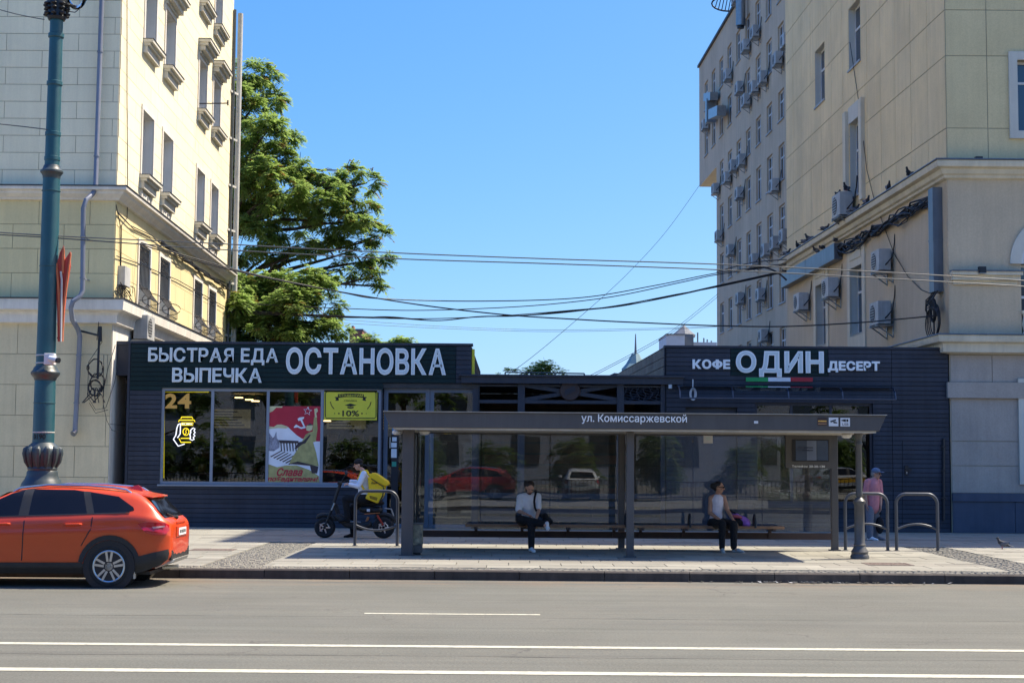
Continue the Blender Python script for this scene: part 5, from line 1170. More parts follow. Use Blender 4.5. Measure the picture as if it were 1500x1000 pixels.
# flame ornament
fo_ = empty('flame_ornament', at(92, 520, ly_), 'orange red torch shaped ornament fixed to the teal lamp post', 'ornament')
fz = lambda l, Y: [at(x / 4, 250 + y / 4, Y) for x, y in l]
B().prism(fz([(330, 560), (350, 480), (372, 440), (380, 520), (410, 475), (412, 560), (390, 700), (375, 860), (366, 1000), (338, 1000), (334, 800), (328, 640)], ly_ - .02), (0, .03, 0)).build('torch', 'flame_red', fo_)
for l in ([(325, 545), (335, 540), (350, 700), (358, 1000), (350, 1000), (340, 760)], [(412, 475), (416, 490), (402, 600), (378, 800), (368, 1000), (361, 1000), (366, 800), (386, 640)], [(370, 440), (378, 470), (372, 600), (362, 600), (362, 500)]): B().prism(fz(l, ly_ - .05), (0, .028, 0)).build('flame', 'flame_orange', fo_)
B().tube(fz([(356, 590), (362, 640), (358, 1000)], ly_ - .06), .018, 6).build('rod', 'galvanised', fo_)
B().bar(at(86, 400, ly_), at(92, 400, ly_ - .01), .03, .03).build('bracket', 'iron_black', fo_); B().bar(at(84, 495, ly_), at(90, 495, ly_ - .01), .03, .03).build('bracket', 'iron_black', fo_)
# ------------------------------------------------------------ cars
def interp(tab, x):
    if x <= tab[0][0]: return tab[0][1]
    for (a, u), (b, v) in zip(tab, tab[1:]):
        if x <= b:
            t = (x - a) / (b - a); t = t * t * (3 - 2 * t) * .5 + t * .5; return u + (v - u) * t
    return tab[-1][1]
def paint(name, col, col2=None):
    m = mat(name, col, .36, metal=.0, var=.04, vs=3, coat=.6, spec=.5); return name
paint('paint_orange', (.64, .062, .005)); paint('paint_white', (.7, .7, .68)); paint('paint_red', (.4, .02, .015)); paint('paint_silver', (.45, .46, .47)); paint('paint_grey', (.06, .065, .07))
mat('car_glass', (.010, .010, .012), .05, var=.1, spec=.35); mat('car_plastic', (.022, .022, .023), .6, var=.12, vs=6); mat('tyre', (.018, .018, .018), .85, var=.15, vs=10)
mat('alloy', (.55, .56, .57), .3, metal=.8, var=.08); mat('lamp_red', (.5, .004, .012), .12, var=.1, coat=1); mat('lamp_clear', (.6, .35, .35), .1, var=.1, coat=1); mat('plate_white', (.75, .75, .75), .5, var=.05); mat('chrome', (.6, .6, .6), .2, metal=.9, var=.05); mat('taxi_yellow', (.75, .42, .02), .4, var=.05, coat=.6)
# tables over the car's length: nose at -2.21, tail at 2.21
ROOF = [(-2.21, .62), (-2.1, .74), (-1.9, .82), (-1.2, .97), (-1.0, 1.02), (-.6, 1.24), (-.2, 1.44), (.1, 1.495), (.5, 1.51), (1.0, 1.492), (1.4, 1.455), (1.68, 1.40), (1.78, 1.36), (1.88, 1.25), (2.0, 1.11), (2.09, 1.02), (2.16, .985), (2.21, .9)]
BELT = [(-2.21, .60), (-2.0, .72), (-1.2, .93), (-1.0, .97), (0, 1.01), (1.0, 1.045), (1.6, 1.09), (1.85, 1.06), (2.02, 1.02), (2.12, .98), (2.21, .86)]
WID = [(-2.21, .60), (-2.1, .74), (-1.9, .83), (-1.4, .875), (0, .885), (1.4, .88), (1.8, .855), (2.0, .815), (2.12, .755), (2.21, .66)]
BOT = [(-2.21, .34), (-2.0, .22), (-1.5, .2), (1.6, .2), (1.9, .26), (2.1, .33), (2.21, .42)]
INS = [(-1.2, .0), (-1.0, .03), (-.6, .10), (-.2, .19), (.2, .23), (1.2, .23), (1.65, .2), (1.9, .12), (2.21, .04)]     # lean of the side windows
def section(x):
    w_, zr, zb, z0, ins = interp(WID, x), interp(ROOF, x), interp(BELT, x), interp(BOT, x), interp(INS, x)
    zb = min(zb, zr - .01)
    h = zb - z0; g_ = zr - zb
    P = [(0, z0), (w_ * .6, z0), (w_ * .93, z0 + .02), (w_ * .985, z0 + .1 * h + .02), (w_ * .994, z0 + .25 * h), (w_ * .986, z0 + .42 * h), (w_ * .998, z0 + .66 * h), (w_ * 1.004, z0 + .755 * h), (w_ * .985, z0 + .785 * h), (w_ * .972, zb - .03 * h), (w_ * .945, zb)]
    t_ = w_ * .945
    P += [(t_ - ins * .33, zb + g_ * .33), (t_ - ins * .72, zb + g_ * .72), (t_ - ins * .95, zb + g_ * .88), (t_ - ins * 1.25 - .03, zb + g_ * .955), (t_ * .55, zb + g_ * .99), (0, zr)]
    return P
def side_y(x, z):
    P = section(x)
    for (ya, za), (yb, zb) in zip(P[2:], P[3:]):
        if za <= z <= zb and zb > za: return ya + (yb - ya) * (z - za) / (zb - za)
    return P[-2][0] if z > P[-2][1] else P[2][0]
def top_z(x, y):
    P = section(x)[::-1]
    for (ya, za), (yb, zb) in zip(P, P[1:]):
        if ya <= y <= yb and yb > ya: return za + (zb - za) * (y - ya) / (yb - ya)
    return P[4][1]
def make_car(name, paintm, taxi=False):
    root = empty(name, (0, 0, 0))
    xs = [-2.21, -2.16, -2.08, -1.95, -1.75, -1.5, -1.25, -1.05, -.9, -.7, -.45, -.2, 0, .3, .6, .9, 1.2, 1.5, 1.7, 1.85, 1.93, 1.99, 2.05, 2.1, 2.15, 2.19, 2.21]
    v = []; f = []; n = len(section(0)) * 2 - 2
    for x in xs:
        P = section(x); ring = [(x, -y, z) for y, z in P] + [(x, y, z) for y, z in P[-2:0:-1]]; v += ring
    for i in range(len(xs) - 1):
        for j in range(n): f.append((i * n + j, i * n + (j + 1) % n, (i + 1) * n + (j + 1) % n, (i + 1) * n + j))
    f.append(tuple(range(n))); f.append(tuple((len(xs) - 1) * n + j for j in range(n - 1, -1, -1)))
    mb = MB(); mb.v = v; mb.f = f; body = mb.build('body', paintm, root, local=True)
    m = body.modifiers.new('s', 'SUBSURF'); m.levels = m.render_levels = 1
    cut = MB()
    for wx in (-1.305, 1.33):
        for sy in (-1, 1): cut.lathe((wx, sy * .8, .32), [(.385, -.24), (.385, .24)], 32, 'y')
    co_ = cut.build('cut', paintm, None); bm_ = body.modifiers.new('b', 'BOOLEAN'); bm_.operation = 'DIFFERENCE'; bm_.object = co_; bm_.solver = 'EXACT'
    cl_ = co_.copy(); TMP.collection.objects.link(cl_); bm_.object = cl_
    tmp_ = body.copy(); tmp_.parent = None; me = evaluate(tmp_); bpy.data.objects.remove(cl_)
    body.modifiers.clear(); body.data = me; me.polygons.foreach_set('use_smooth', [True] * len(me.polygons)); me.set_sharp_from_angle(angle=radians(32)); me.materials.clear(); me.materials.append(M[paintm]); bpy.data.objects.remove(co_)
    def patch(nm, poly, m_, sgn, off=.006, parent=root, grid=10):
        """panel following the car's side: poly of (x, z), cut from a grid"""
        bm = bmesh.new(); vs = [bm.verts.new((x, 0, z)) for x, z in poly]; fc = bm.faces.new(vs)
        x0, x1 = min(p[0] for p in poly), max(p[0] for p in poly); z0, z1 = min(p[1] for p in poly), max(p[1] for p in poly)
        for k in range(1, grid): bmesh.ops.bisect_plane(bm, geom=bm.verts[:] + bm.edges[:] + bm.faces[:], plane_co=(x0 + (x1 - x0) * k / grid, 0, 0), plane_no=(1, 0, 0))
        for k in range(1, 8): bmesh.ops.bisect_plane(bm, geom=bm.verts[:] + bm.edges[:] + bm.faces[:], plane_co=(0, 0, z0 + (z1 - z0) * k / 8), plane_no=(0, 0, 1))
        for q in bm.verts: q.co.y = sgn * (side_y(q.co.x, q.co.z) + off)
        bmesh.ops.solidify(bm, geom=bm.faces[:], thickness=.004)
        me = bpy.data.meshes.new(nm); bm.to_mesh(me); bm.free(); me.materials.append(M[m_]); me.polygons.foreach_set('use_smooth', [True] * len(me.polygons)); me.set_sharp_from_angle(angle=radians(30)); return mobj(nm, me, parent)
    arc = lambda cx, r0, a0, a1, n_=14: [(cx + r0 * cos(radians(a0 + (a1 - a0) * i / n_)), .32 + r0 * sin(radians(a0 + (a1 - a0) * i / n_))) for i in range(n_ + 1)]
    for s_ in (-1, 1):
        patch('window', [(-.82, 1.03), (-.05, 1.05), (-.02, 1.435), (-.2, 1.38), (-.5, 1.23)], 'car_glass', s_, .005)
        patch('window', [(.1, 1.055), (.97, 1.085), (.86, 1.42), (.72, 1.44), (.12, 1.445)], 'car_glass', s_, .005)
        patch('window', [(1.08, 1.09), (1.5, 1.11), (1.66, 1.15), (1.64, 1.19), (1.4, 1.345), (.97, 1.41)], 'car_glass', s_, .005)
        patch('pillar', [(-.05, 1.05), (.1, 1.055), (.12, 1.445), (-.02, 1.437)], 'car_plastic', s_, .004, grid=3); patch('pillar', [(.97, 1.085), (1.08, 1.09), (.97, 1.415), (.86, 1.42)], 'car_plastic', s_, .004, grid=3)
        patch('belt_trim', [(-.85, 1.015), (1.6, 1.105), (1.6, 1.12), (-.85, 1.032)], 'car_plastic', s_, .008, grid=14)
        # sill, wheel arches, bumpers in black plastic
        patch('sill_trim', [(-.93, .215), (.96, .215), (.93, .375), (-.86, .365)], 'car_plastic', s_, .014, grid=12)
        for cx in (-1.305, 1.33):
            patch('arch_trim', arc(cx, .46, 8, 172) + arc(cx, .388, 172, 8), 'car_plastic', s_, .016, grid=20)
            liner = MB().lathe((cx, s_ * .72, .32), [(.384, -.16), (.384, .15)], 28, 'y'); liner.build('arch_liner', 'iron_black', root, local=True)
        patch('arch_trim', [(.78, .3), (.92, .24), (.96, .36), (.87, .36)], 'car_plastic', s_, .015, grid=4)
        patch('rear_bumper_trim', [(1.70, .21), (1.9, .27), (2.06, .33), (2.16, .42), (2.18, .5), (2.17, .57), (1.95, .52), (1.76, .47), (1.70, .5)], 'car_plastic', s_, .014)
        patch('front_bumper_trim', [(-1.75, .26), (-2.0, .28), (-2.14, .4), (-2.12, .5), (-1.77, .45)], 'car_plastic', s_, .014)
        # door seams
        for pl in ([(.03, .4), (.045, .4), (.06, 1.04), (.045, 1.04)], [(-.86, .4), (-.845, .4), (-.8, 1.0), (-.815, 1.0)], [(.9, .62), (.915, .62), (1.05, .86), (1.07, 1.07), (1.055, 1.07), (1.035, .87)]): patch('door_seam', pl, 'iron_black', s_, .002, grid=3)
        for hx in (-.28, .78):
            b = MB(); y = side_y(hx, .93); b.tube([(hx - .12, s_ * (y + .004), .925), (hx - .1, s_ * (y + .035), .935), (hx + .1, s_ * (y + .035), .94), (hx + .125, s_ * (y + .004), .935)], .017, 8); b.build('door_handle', paintm, root, smooth=True, local=True)
        tl = patch('tail_light', [(1.74, .955), (1.9, .975), (2.12, .965), (2.168, .93), (2.178, .85), (2.13, .785), (1.98, .785), (1.86, .82)], 'lamp_red', s_, .036)
        patch('lens', [(1.95, .905), (2.12, .925), (2.12, .90), (1.97, .88)], 'lamp_clear', s_, .043, tl)
        patch('head_light', [(-1.72, .76), (-2.08, .72), (-2.12, .63), (-1.95, .62)], 'lamp_clear', s_, .01)
        # mirror
        b = MB().ball((-.72, s_ * .97, 1.06), (.07, .1, .075), 12, 8); b.build('mirror', paintm, root, smooth=True, local=True)
        # roof rail
        pts = [(x, s_ * (interp(WID, x) * .945 - interp(INS, x) * 1.2 - .02), top_z(x, .58) + d) for x, d in ((-.2, -.01), (-.1, .035), (.3, .05), (.9, .05), (1.3, .045), (1.48, .03), (1.56, -.005))]
        MB().tube(pts, .019, 8).build('roof_rail', 'chrome', root, smooth=True, local=True)
        MB().box(1.69, s_ * .86 - .1 * (s_ > 0), .14, 1.705, s_ * .86 + .1 * (s_ < 0), .42).build('mud_flap', 'galvanised', root, local=True)
    # windscreens follow the top surface
    def topglass(nm, rows_):
        b = MB(); nn = 8
        for x, hw in rows_:
            for k in range(nn + 1):
                y = -hw + 2 * hw * k / nn; b.v.append((x + (.012 if x > 1 else -.012), y, top_z(x, abs(y)) + .004))
        for i in range(len(rows_) - 1):
            for k in range(nn): b.f.append((i * (nn + 1) + k, i * (nn + 1) + k + 1, (i + 1) * (nn + 1) + k + 1, (i + 1) * (nn + 1) + k))
        b.build(nm, 'car_glass', root, smooth=True, local=True)
    topglass('windscreen', [(-.93, .66), (-.75, .64), (-.5, .6), (-.3, .56)]); topglass('rear_window', [(1.8, .52), (1.87, .55), (1.95, .59), (2.03, .62), (2.08, .63)])
    # roof spoiler, aerial fin, wiper
    b = MB(); b.hexa([(1.42, -.53, 1.385), (1.87, -.52, 1.318), (1.87, .52, 1.318), (1.42, .53, 1.385), (1.42, -.53, 1.425), (1.88, -.51, 1.345), (1.88, .51, 1.345), (1.42, .53, 1.425)]); b.build('roof_spoiler', paintm, root, bevel=.012, local=True)
    MB().box(1.876, -.2, 1.322, 1.885, .2, 1.338).build('brake_light', 'lamp_red', root, local=True)
    MB().prism([(1.36, -.025, 1.46), (1.6, -.025, 1.415), (1.58, -.012, 1.47), (1.52, -.006, 1.505), (1.48, -.01, 1.5)], (0, .05, 0)).build('aerial_fin', 'paint_red' if paintm == 'paint_orange' else paintm, root, local=True)
    MB().tube([(2.13, -.05, 1.02), (2.1, -.2, 1.05), (2.06, -.4, 1.09)], .012, 6).build('wiper', 'car_plastic', root, local=True); MB().ball((2.14, -.04, 1.02), .03, 8, 6).build('wiper_pivot', 'car_plastic', root, local=True)
    # tailgate: recess, badge, number plate
    MB().box(2.195, -.38, .73, 2.222, .38, .90).build('tailgate_recess', paintm, root, bevel=.01, local=True)
    pl = MB().box(2.2225, -.26, .755, 2.23, .26, .865).build('number_plate', 'plate_white', root, local=True)
    MB().box(2.2305, -.2, .785, 2.2315, -.12, .835).build('characters', 'ink', pl, local=True)
    for k in range(5): MB().box(2.2305, -.09 + k * .065, .785, 2.2315, -.045 + k * .065, .835).build('characters', 'ink', pl, local=True)
    MB().box(2.19, -.3, .935, 2.205, .3, .955).build('boot_trim', paintm, root, local=True)
    b = MB(); b.hexa([(1.95, -.62, .27), (2.2, -.52, .36), (2.2, .52, .36), (1.95, .62, .27), (1.95, -.6, .33), (2.235, -.5, .42), (2.235, .5, .42), (1.95, .6, .33)]); b.build('skid_plate', 'galvanised', root, bevel=.01, local=True)
    b = MB(); b.box(2.12, -.64, .40, 2.205, .64, .56); b.build('bumper_insert', 'car_plastic', root, bevel=.02, local=True)
    MB().tube([(2.0, -.3, .27), (2.24, -.3, .29)], .032, 10).build('exhaust', 'chrome', root, smooth=True, local=True); MB().tube([(1.9, .25, .22), (1.98, .25, .2), (2.0, .25, .26)], .02, 8).build('tow_eye', 'car_plastic', root, local=True)
    MB().box(-2.0, -.7, .19, 1.9, .7, .24).build('underbody', 'iron_black', root, local=True)
    for wx in (-1.305, 1.33):
        for s_ in (-1, 1):
            wh = mobj('wheel', MB().lathe((0, 0, 0), [(.1, -.09), (.235, -.1), (.24, .1), (.1, .09)], 28, 'y').mesh('hub', 'iron_black'), root, (wx, s_ * .775, .32))
            T = [(.225, -.095), (.25, -.108), (.29, -.11), (.312, -.095), (.32, -.06), (.32, .06), (.312, .095), (.29, .11), (.25, .108), (.225, .095)]
            mobj('tyre', MB().lathe((0, 0, 0), T, 40, 'y').mesh('tyre', 'tyre', True), wh, (wx, s_ * .775, .32))
            b = MB(); o_ = s_ * .1
            n_ = 40; ring = [(.235, 0), (.24, s_ * .008), (.228, s_ * .014), (.212, s_ * .004)]
            for k in range(n_):
                a, c = 2 * pi * k / n_, 2 * pi * (k + 1) / n_
                for (r1, y1), (r2, y2) in zip(ring, ring[1:]): b.quad((r1 * cos(a), o_ + y1, r1 * sin(a)), (r1 * cos(c), o_ + y1, r1 * sin(c)), (r2 * cos(c), o_ + y2, r2 * sin(c)), (r2 * cos(a), o_ + y2, r2 * sin(a)))
            for k in range(5):
                for d in (-1, 1):
                    a = 2 * pi * k / 5 + pi / 2; a1, a2 = a + d * .33, a + d * .2
                    b.bar((.05 * cos(a1), o_ * .93, .05 * sin(a1)), (.222 * cos(a2), o_ * 1.0, .222 * sin(a2)), .034, .022, (0, 1, 0))
            b.lathe((0, o_ * .93, 0), [(.06, -.012), (.062, .01), (.05, .014)], 20, 'y')
            mobj('rim', b.mesh('rim', 'alloy'), wh, (wx, s_ * .775, .32))
            mobj('hub_cap', MB().lathe((0, o_ * 1.05, 0), [(.028, -.01), (.028, .01)], 14, 'y').mesh('cap', 'steel'), wh, (wx, s_ * .775, .32))
    if taxi:
        for s_ in (-1, 1): patch('taxi_stripe', [(-1.0, .6), (.6, .6), (.75, .9), (-1.0, .88)], 'taxi_yellow', s_, .006)
    return root
car = make_car('parked_car', 'paint_orange'); car.location = (-5.96 - 1.33, 22.52 + .8, 0)
car.rotation_euler.z = radians(.6); tag(car, 'orange red estate car at the left kerb, cut by the picture edge', 'car')
# driver half seen through the glass is not legible; the cabin stays dark
# ------------------------------------------------------------ people
def fuse(name, parts, m, parent, voxel=.008, smooth=4):
    """parts: ('c', p, q, r0, r1) tapered limbs, ('e', centre, radii, matrix) ellipsoids -> one continuous skin"""
    b = MB()
    for p in parts:
        if p[0] == 'c':
            P, Q, r0, r1 = Vector(p[1]), Vector(p[2]), p[3], p[4]; d = Q - P; n = max(2, int(d.length / .05) + 2)
            b.tube([P + d * i / (n - 1) for i in range(n)], [r0 + (r1 - r0) * i / (n - 1) for i in range(n)], 14); b.ball(P, r0 * .995, 14, 10); b.ball(Q, r1 * .995, 14, 10)
        else: b.ball(p[1], p[2], 18, 12, p[3] if len(p) > 3 else None)
    me = bpy.data.meshes.new('t'); me.from_pydata(b.v, [], b.f); o = bpy.data.objects.new('t', me)
    r = o.modifiers.new('r', 'REMESH'); r.mode = 'VOXEL'; r.voxel_size = voxel
    s_ = o.modifiers.new('s', 'SMOOTH'); s_.iterations = smooth; s_.factor = .5
    me2 = evaluate(o)
    me2.polygons.foreach_set('use_smooth', [True] * len(me2.polygons)); me2.materials.clear(); me2.materials.append(M[m]); me2.name = name
    c = wl(parent)
    for v in me2.vertices: v.co -= c
    return mobj(name, me2, parent, c)
mat('skin', (.56, .31, .21), .55, var=.08, vs=20); mat('skin_tan', (.46, .25, .165), .55, var=.08, vs=20)
mat('hair_brown', (.035, .02, .012), .6, var=.3, vs=40); mat('hair_black', (.008, .007, .008), .5, var=.3, vs=40); mat('hair_grey', (.25, .24, .22), .6, var=.3, vs=40)
mat('white_cloth', (.86, .86, .88), .9, var=.06, vs=12, bump=.3, bs=25); mat('lavender_cloth', (.7, .69, .8), .9, var=.12, vs=14, bump=.3, bs=25); mat('black_cloth', (.008, .008, .010), .9, var=.2, vs=12, bump=.3, bs=25)
mat('pink_cloth', (.58, .22, .23), .9, var=.14, vs=10, bump=.4, bs=25); mat('grey_cloth', (.17, .18, .21), .9, var=.12, vs=10, bump=.3, bs=25); mat('denim_cap', (.12, .17, .26), .85, var=.1)
mat('blue_white_cloth', (.78, .83, .92), .9, var=.08, vs=12, bump=.3, bs=25); mat('courier_yellow', (.95, .64, .012), .6, var=.06, vs=5, bump=.2, bs=12)
mat('purple_cloth', (.34, .14, .55), .7, var=.2, vs=12, bump=.4, bs=20); mat('coral_cloth', (.5, .12, .15), .7, var=.1); mat('shoe_white', (.8, .8, .78), .7, var=.1); mat('lips', (.3, .08, .07), .5, var=.05)
def head_parts(c, R, k=1.0):
    """skull, jaw, nose, ears; R turns face (-y) and tilts"""
    T = lambda x, y, z: c + R @ (V(x, y, z) * k)
    return [('e', T(0, .012, .03), V(.074, .092, .1) * k, R), ('e', T(0, -.02, -.045), V(.058, .066, .072) * k, R), ('e', T(0, -.03, -.088), V(.036, .04, .03) * k, R), ('c', T(0, -.085, .02), T(0, -.108, -.022), .011 * k, .016 * k), ('e', T(.077, .015, -.002), V(.012, .022, .034) * k, R), ('e', T(-.077, .015, -.002), V(.012, .022, .034) * k, R), ('e', T(0, -.08, .042), V(.05, .016, .013) * k, R), ('e', T(.035, -.072, -.02), V(.02, .016, .018) * k, R), ('e', T(-.035, -.072, -.02), V(.02, .016, .018) * k, R)]
def face_bits(c, R, parent, k=1.0, eyes=True):
    T = lambda x, y, z: c + R @ (V(x, y, z) * k)
    b = MB(); b.ball(T(0, -.088, -.055), V(.024, .008, .007) * k, 10, 6, R); b.build('mouth', 'lips', parent, smooth=True)
    if eyes:
        for s_ in (-1, 1): MB().ball(T(.031 * s_, -.083, .016), V(.012, .006, .006) * k, 8, 6, R).build('eye', 'hair_black', parent, smooth=True)
def hand_parts(w_, d, n, k=1.0, curl=.5):
    """wrist point, direction of the fingers, palm normal"""
    d = Vector(d).normalized(); n = Vector(n); n = (n - d * n.dot(d)).normalized(); s_ = d.cross(n); out = []
    for i in range(4):
        o_ = (i - 1.5) * .021 * k; b0 = w_ + s_ * o_ * .7 + d * .02 * k; kn = w_ + s_ * o_ + d * .085 * k; L = (.06, .072, .076, .066)[3 - i] * k
        d1 = (d * cos(curl) + n * sin(curl)); d2 = (d * cos(curl * 2.1) + n * sin(curl * 2.1)); m_ = kn + d1 * L * .55; out += [('c', b0, kn, .0125 * k, .0105 * k), ('c', kn, m_, .0098 * k, .0088 * k), ('c', m_, m_ + d2 * L * .5, .0088 * k, .0075 * k)]
    th = w_ + s_ * .028 * k + d * .03 * k; t1 = th + (d * .6 + s_ * .55 + n * .35).normalized() * .042 * k; out += [('c', w_ + s_ * .008 * k, th, .016 * k, .014 * k), ('c', th, t1, .013 * k, .011 * k), ('c', t1, t1 + (d * .85 + n * .4).normalized() * .03 * k, .011 * k, .0085 * k), ('e', w_ + d * .05 * k, V(.035, .035, .02) * k, Matrix((s_, d, n)).transposed())]
    return out
def rotm(yaw, pitch=0, roll=0): return (Matrix.Rotation(yaw, 3, 'Z') @ Matrix.Rotation(pitch, 3, 'X') @ Matrix.Rotation(roll, 3, 'Y'))
def shoe(parent, heel, toe, m, k=1.0, sole='shoe_white'):
    h, t = Vector(heel), Vector(toe); d = (t - h).normalized(); up = V(0, 0, 1)
    fuse('shoe', [('c', h + up * .035, h + d * .1 + up * .045, .037 * k, .04 * k), ('c', h + d * .1 + up * .04, t - d * .035 + up * .0, .04 * k, .032 * k), ('c', h + up * .04, h + up * .085 + d * .02, .036, .034), ('e', t - d * .05 + up * .012, V(.04, .05, .028) * k)], m, parent, .007, 2)
def limb(p, *a): return [('c', a[i], a[i + 1], p[i], p[i + 1]) for i in range(len(a) - 1)]

# --- seated man with crossed leg
def zm(x, y, Y): return at(720 + x / 7.69, 690 + y / 7.69, Y)
man = empty('person', (gr(778, 808).x, 30.1, .15), 'person in white T-shirt and black trousers on the bench, one leg crossed', 'person')
YH = 30.22; HD = zm(432, 190, 30.02); R = rotm(.18, .52, .1)
nk, sl_, sr_ = zm(424, 268, 30.12), zm(325, 295, 30.18), zm(520, 285, 30.14)
el, er = zm(305, 445, 30.0), zm(528, 440, 29.98); wl_, wr_ = zm(405, 490, 29.72), zm(508, 520, 29.68); hp = zm(425, 575, YH)
hl, hr = zm(375, 585, YH), zm(480, 585, YH); k1 = zm(450, 570, 29.66); a1 = zm(448, 850, 29.6); k2 = zm(318, 540, 29.78); a2 = zm(575, 590, 29.55)
pts = head_parts(HD, R) + limb((.052, .05), nk + V(0, .03, 0), HD + R @ V(0, .02, -.06)) + limb((.12, .13, .125), hp, zm(425, 440, 30.22), zm(422, 330, 30.17)) + limb((.06, .06, .052), sl_, nk, sr_)
pts += limb((.05, .04, .032, .026), sl_, el, el.lerp(wl_, .6), wl_) + limb((.05, .042, .036, .028), sr_, er, er.lerp(wr_, .6), wr_) + hand_parts(wl_, wr_ - wl_, (0, -.3, -1)) + hand_parts(wr_, (-.2, -.1, -1), (-.5, .2, 0), curl=.6)
pts += limb((.075, .055, .04), hr, k1, a1) + limb((.075, .055, .04), hl, k2, a2) + [('c', a1, a1 + V(.02, -.05, -.05), .035, .03), ('c', a2, a2 + V(.05, -.05, -.03), .035, .03)]
bd = fuse('body', pts, 'skin', man); face_bits(HD, R, bd)
T = lambda x, y, z: HD + R @ V(x, y, z)
fuse('hair', [('e', T(0, .03, .06), V(.084, .095, .085), R), ('e', T(-.02, .07, .0), V(.075, .06, .09), R), ('e', T(-.06, .1, .03), V(.055, .05, .06)), ('e', T(.04, .03, .06), V(.05, .07, .07), R)], 'hair_brown', bd, .012, 2)
fuse('beard', [('e', T(0, -.045, -.085), V(.045, .04, .032), R), ('e', T(.05, -.01, -.06), V(.016, .03, .04), R), ('e', T(-.05, -.01, -.06), V(.016, .03, .04), R)], 'hair_brown', bd, .008, 2)
fuse('shirt', limb((.155, .158, .15, .105), zm(425, 555, YH), zm(425, 450, 30.2), zm(423, 340, 30.15), zm(423, 292, 30.14)) + limb((.075, .078, .07), sl_.lerp(nk, .55), sl_, sl_.lerp(el, .35)) + limb((.07, .073), sl_.lerp(el, .35), el.lerp(sl_, .12)) + limb((.075, .078, .072, .068), sr_.lerp(nk, .55), sr_, sr_.lerp(er, .35), er.lerp(sr_, .2)), 'white_cloth', man, .011, 5)
fuse('trousers', [('e', hp + V(0, 0, -.0), V(.185, .155, .12))] + limb((.11, .088, .07, .065), hr, k1, k1.lerp(a1, .5), a1) + limb((.11, .092, .078, .07), hl, k2, k2.lerp(a2, .5), a2), 'black_cloth', man, .012, 5)
shoe(man, (a1.x - .02, a1.y + .02, .15), (a1.x + .06, a1.y - .24, .165), 'shoe_white'); 
q = zm(595, 595, 29.55); fuse('shoe', [('c', q, zm(640, 640, 29.5), .045, .036), ('c', zm(625, 585, 29.52), zm(632, 655, 29.5), .04, .032)], 'shoe_white', man, .008, 2)
sb = empty('shoulder_bag', zm(640, 610, 30.1), 'small black shoulder bag with strap worn by the person in white T-shirt', 'bag')
fuse('pouch', [('c', zm(610, 545, 29.95), zm(665, 565, 30.0), .07, .05), ('c', zm(600, 500, 30.0), zm(640, 570, 30.0), .06, .07)], 'black_cloth', sb, .012, 3)
st_ = [zm(505, 228, 30.1), zm(500, 240, 29.99), zm(488, 285, 29.94), zm(480, 340, 29.95), zm(488, 410, 29.92), zm(515, 460, 29.9), zm(575, 520, 29.92)]
B().tube(st_, .022, 6).build('strap', 'black_cloth', sb)
# --- seated woman
def zw(x, y, Y): return at(1010 + x / 7.69, 690 + y / 7.69, Y)
wm = empty('person', (gr(1062, 806).x, 30.2, .15), 'person in sleeveless lavender top and sunglasses sitting on the right bench', 'person')
HD = zw(335, 185, 30.1); R = rotm(1.15, .05)
nk, sl_, sr_ = zw(315, 268, 30.16), zw(242, 300, 30.14), zw(385, 292, 30.2)
el, er = zw(228, 465, 30.1), zw(432, 445, 30.12); wl_, wr_ = zw(352, 553, 29.8), zw(492, 545, 29.82); hp = zw(300, 580, 30.24); hl, hr = zw(262, 585, 30.2), zw(345, 585, 30.26)
k1, a1 = zw(368, 592, 29.72), zw(366, 860, 29.74); k2, a2 = zw(498, 598, 29.78), zw(498, 850, 29.78)
pts = head_parts(HD, R, .96) + limb((.046, .044), nk, HD + R @ V(0, .02, -.06)) + limb((.115, .1, .11), hp, zw(305, 450, 30.22), zw(312, 340, 30.18)) + limb((.048, .05, .048), sl_, nk, sr_)
pts += limb((.05, .04, .033, .024), sl_, el, el.lerp(wl_, .6), wl_) + limb((.05, .04, .033, .024), sr_, er, er.lerp(wr_, .6), wr_) + hand_parts(wl_, (.8, -.3, -.6), (0, .1, -1), .95, .25) + hand_parts(wr_, (.8, -.2, -.7), (0, .1, -1), .95, .25)
pts += limb((.08, .055, .038), hl, k1, a1) + limb((.08, .055, .038), hr, k2, a2) + [('c', a1, a1 + V(0, -.05, -.06), .033, .03), ('c', a2, a2 + V(.05, -.03, -.06), .033, .03)]
bd = fuse('body', pts, 'skin_tan', wm); face_bits(HD, R, bd, .96, False)
T = lambda x, y, z: HD + R @ V(x, y, z)
fuse('hair', [('e', T(0, .03, .055), V(.083, .09, .08), R), ('e', T(0, .07, .01), V(.075, .055, .085), R), ('e', T(0, .13, .03), V(.065, .06, .065), R)], 'hair_black', bd, .011, 2)
sg = empty('sunglasses', T(0, -.1, .01), 'dark sunglasses on the person in lavender top', 'sunglasses')
for s_ in (-1, 1): MB().ball(T(.034 * s_, -.092, .012), (.03, .012, .022), 12, 8, R).build('lens', 'car_glass', sg, smooth=True); MB().tube([T(.066 * s_, -.08, .02), T(.084 * s_, .0, .015), T(.082 * s_, .03, .01)], .006, 6).build('temple', 'black_plastic', sg)
MB().tube([T(-.012, -.1, .016), T(.012, -.1, .016)], .005, 6).build('bridge', 'black_plastic', sg)
fuse('top', limb((.13, .122, .128, .118), zw(295, 560, 30.23), zw(303, 450, 30.2), zw(312, 350, 30.16), zw(312, 315, 30.16)) + [('e', zw(285, 560, 30.23), V(.14, .13, .08))] + limb((.035, .03), zw(270, 292, 30.14), zw(265, 330, 30.1)) + limb((.035, .03), zw(362, 285, 30.18), zw(362, 330, 30.12)), 'lavender_cloth', wm, .01, 4)
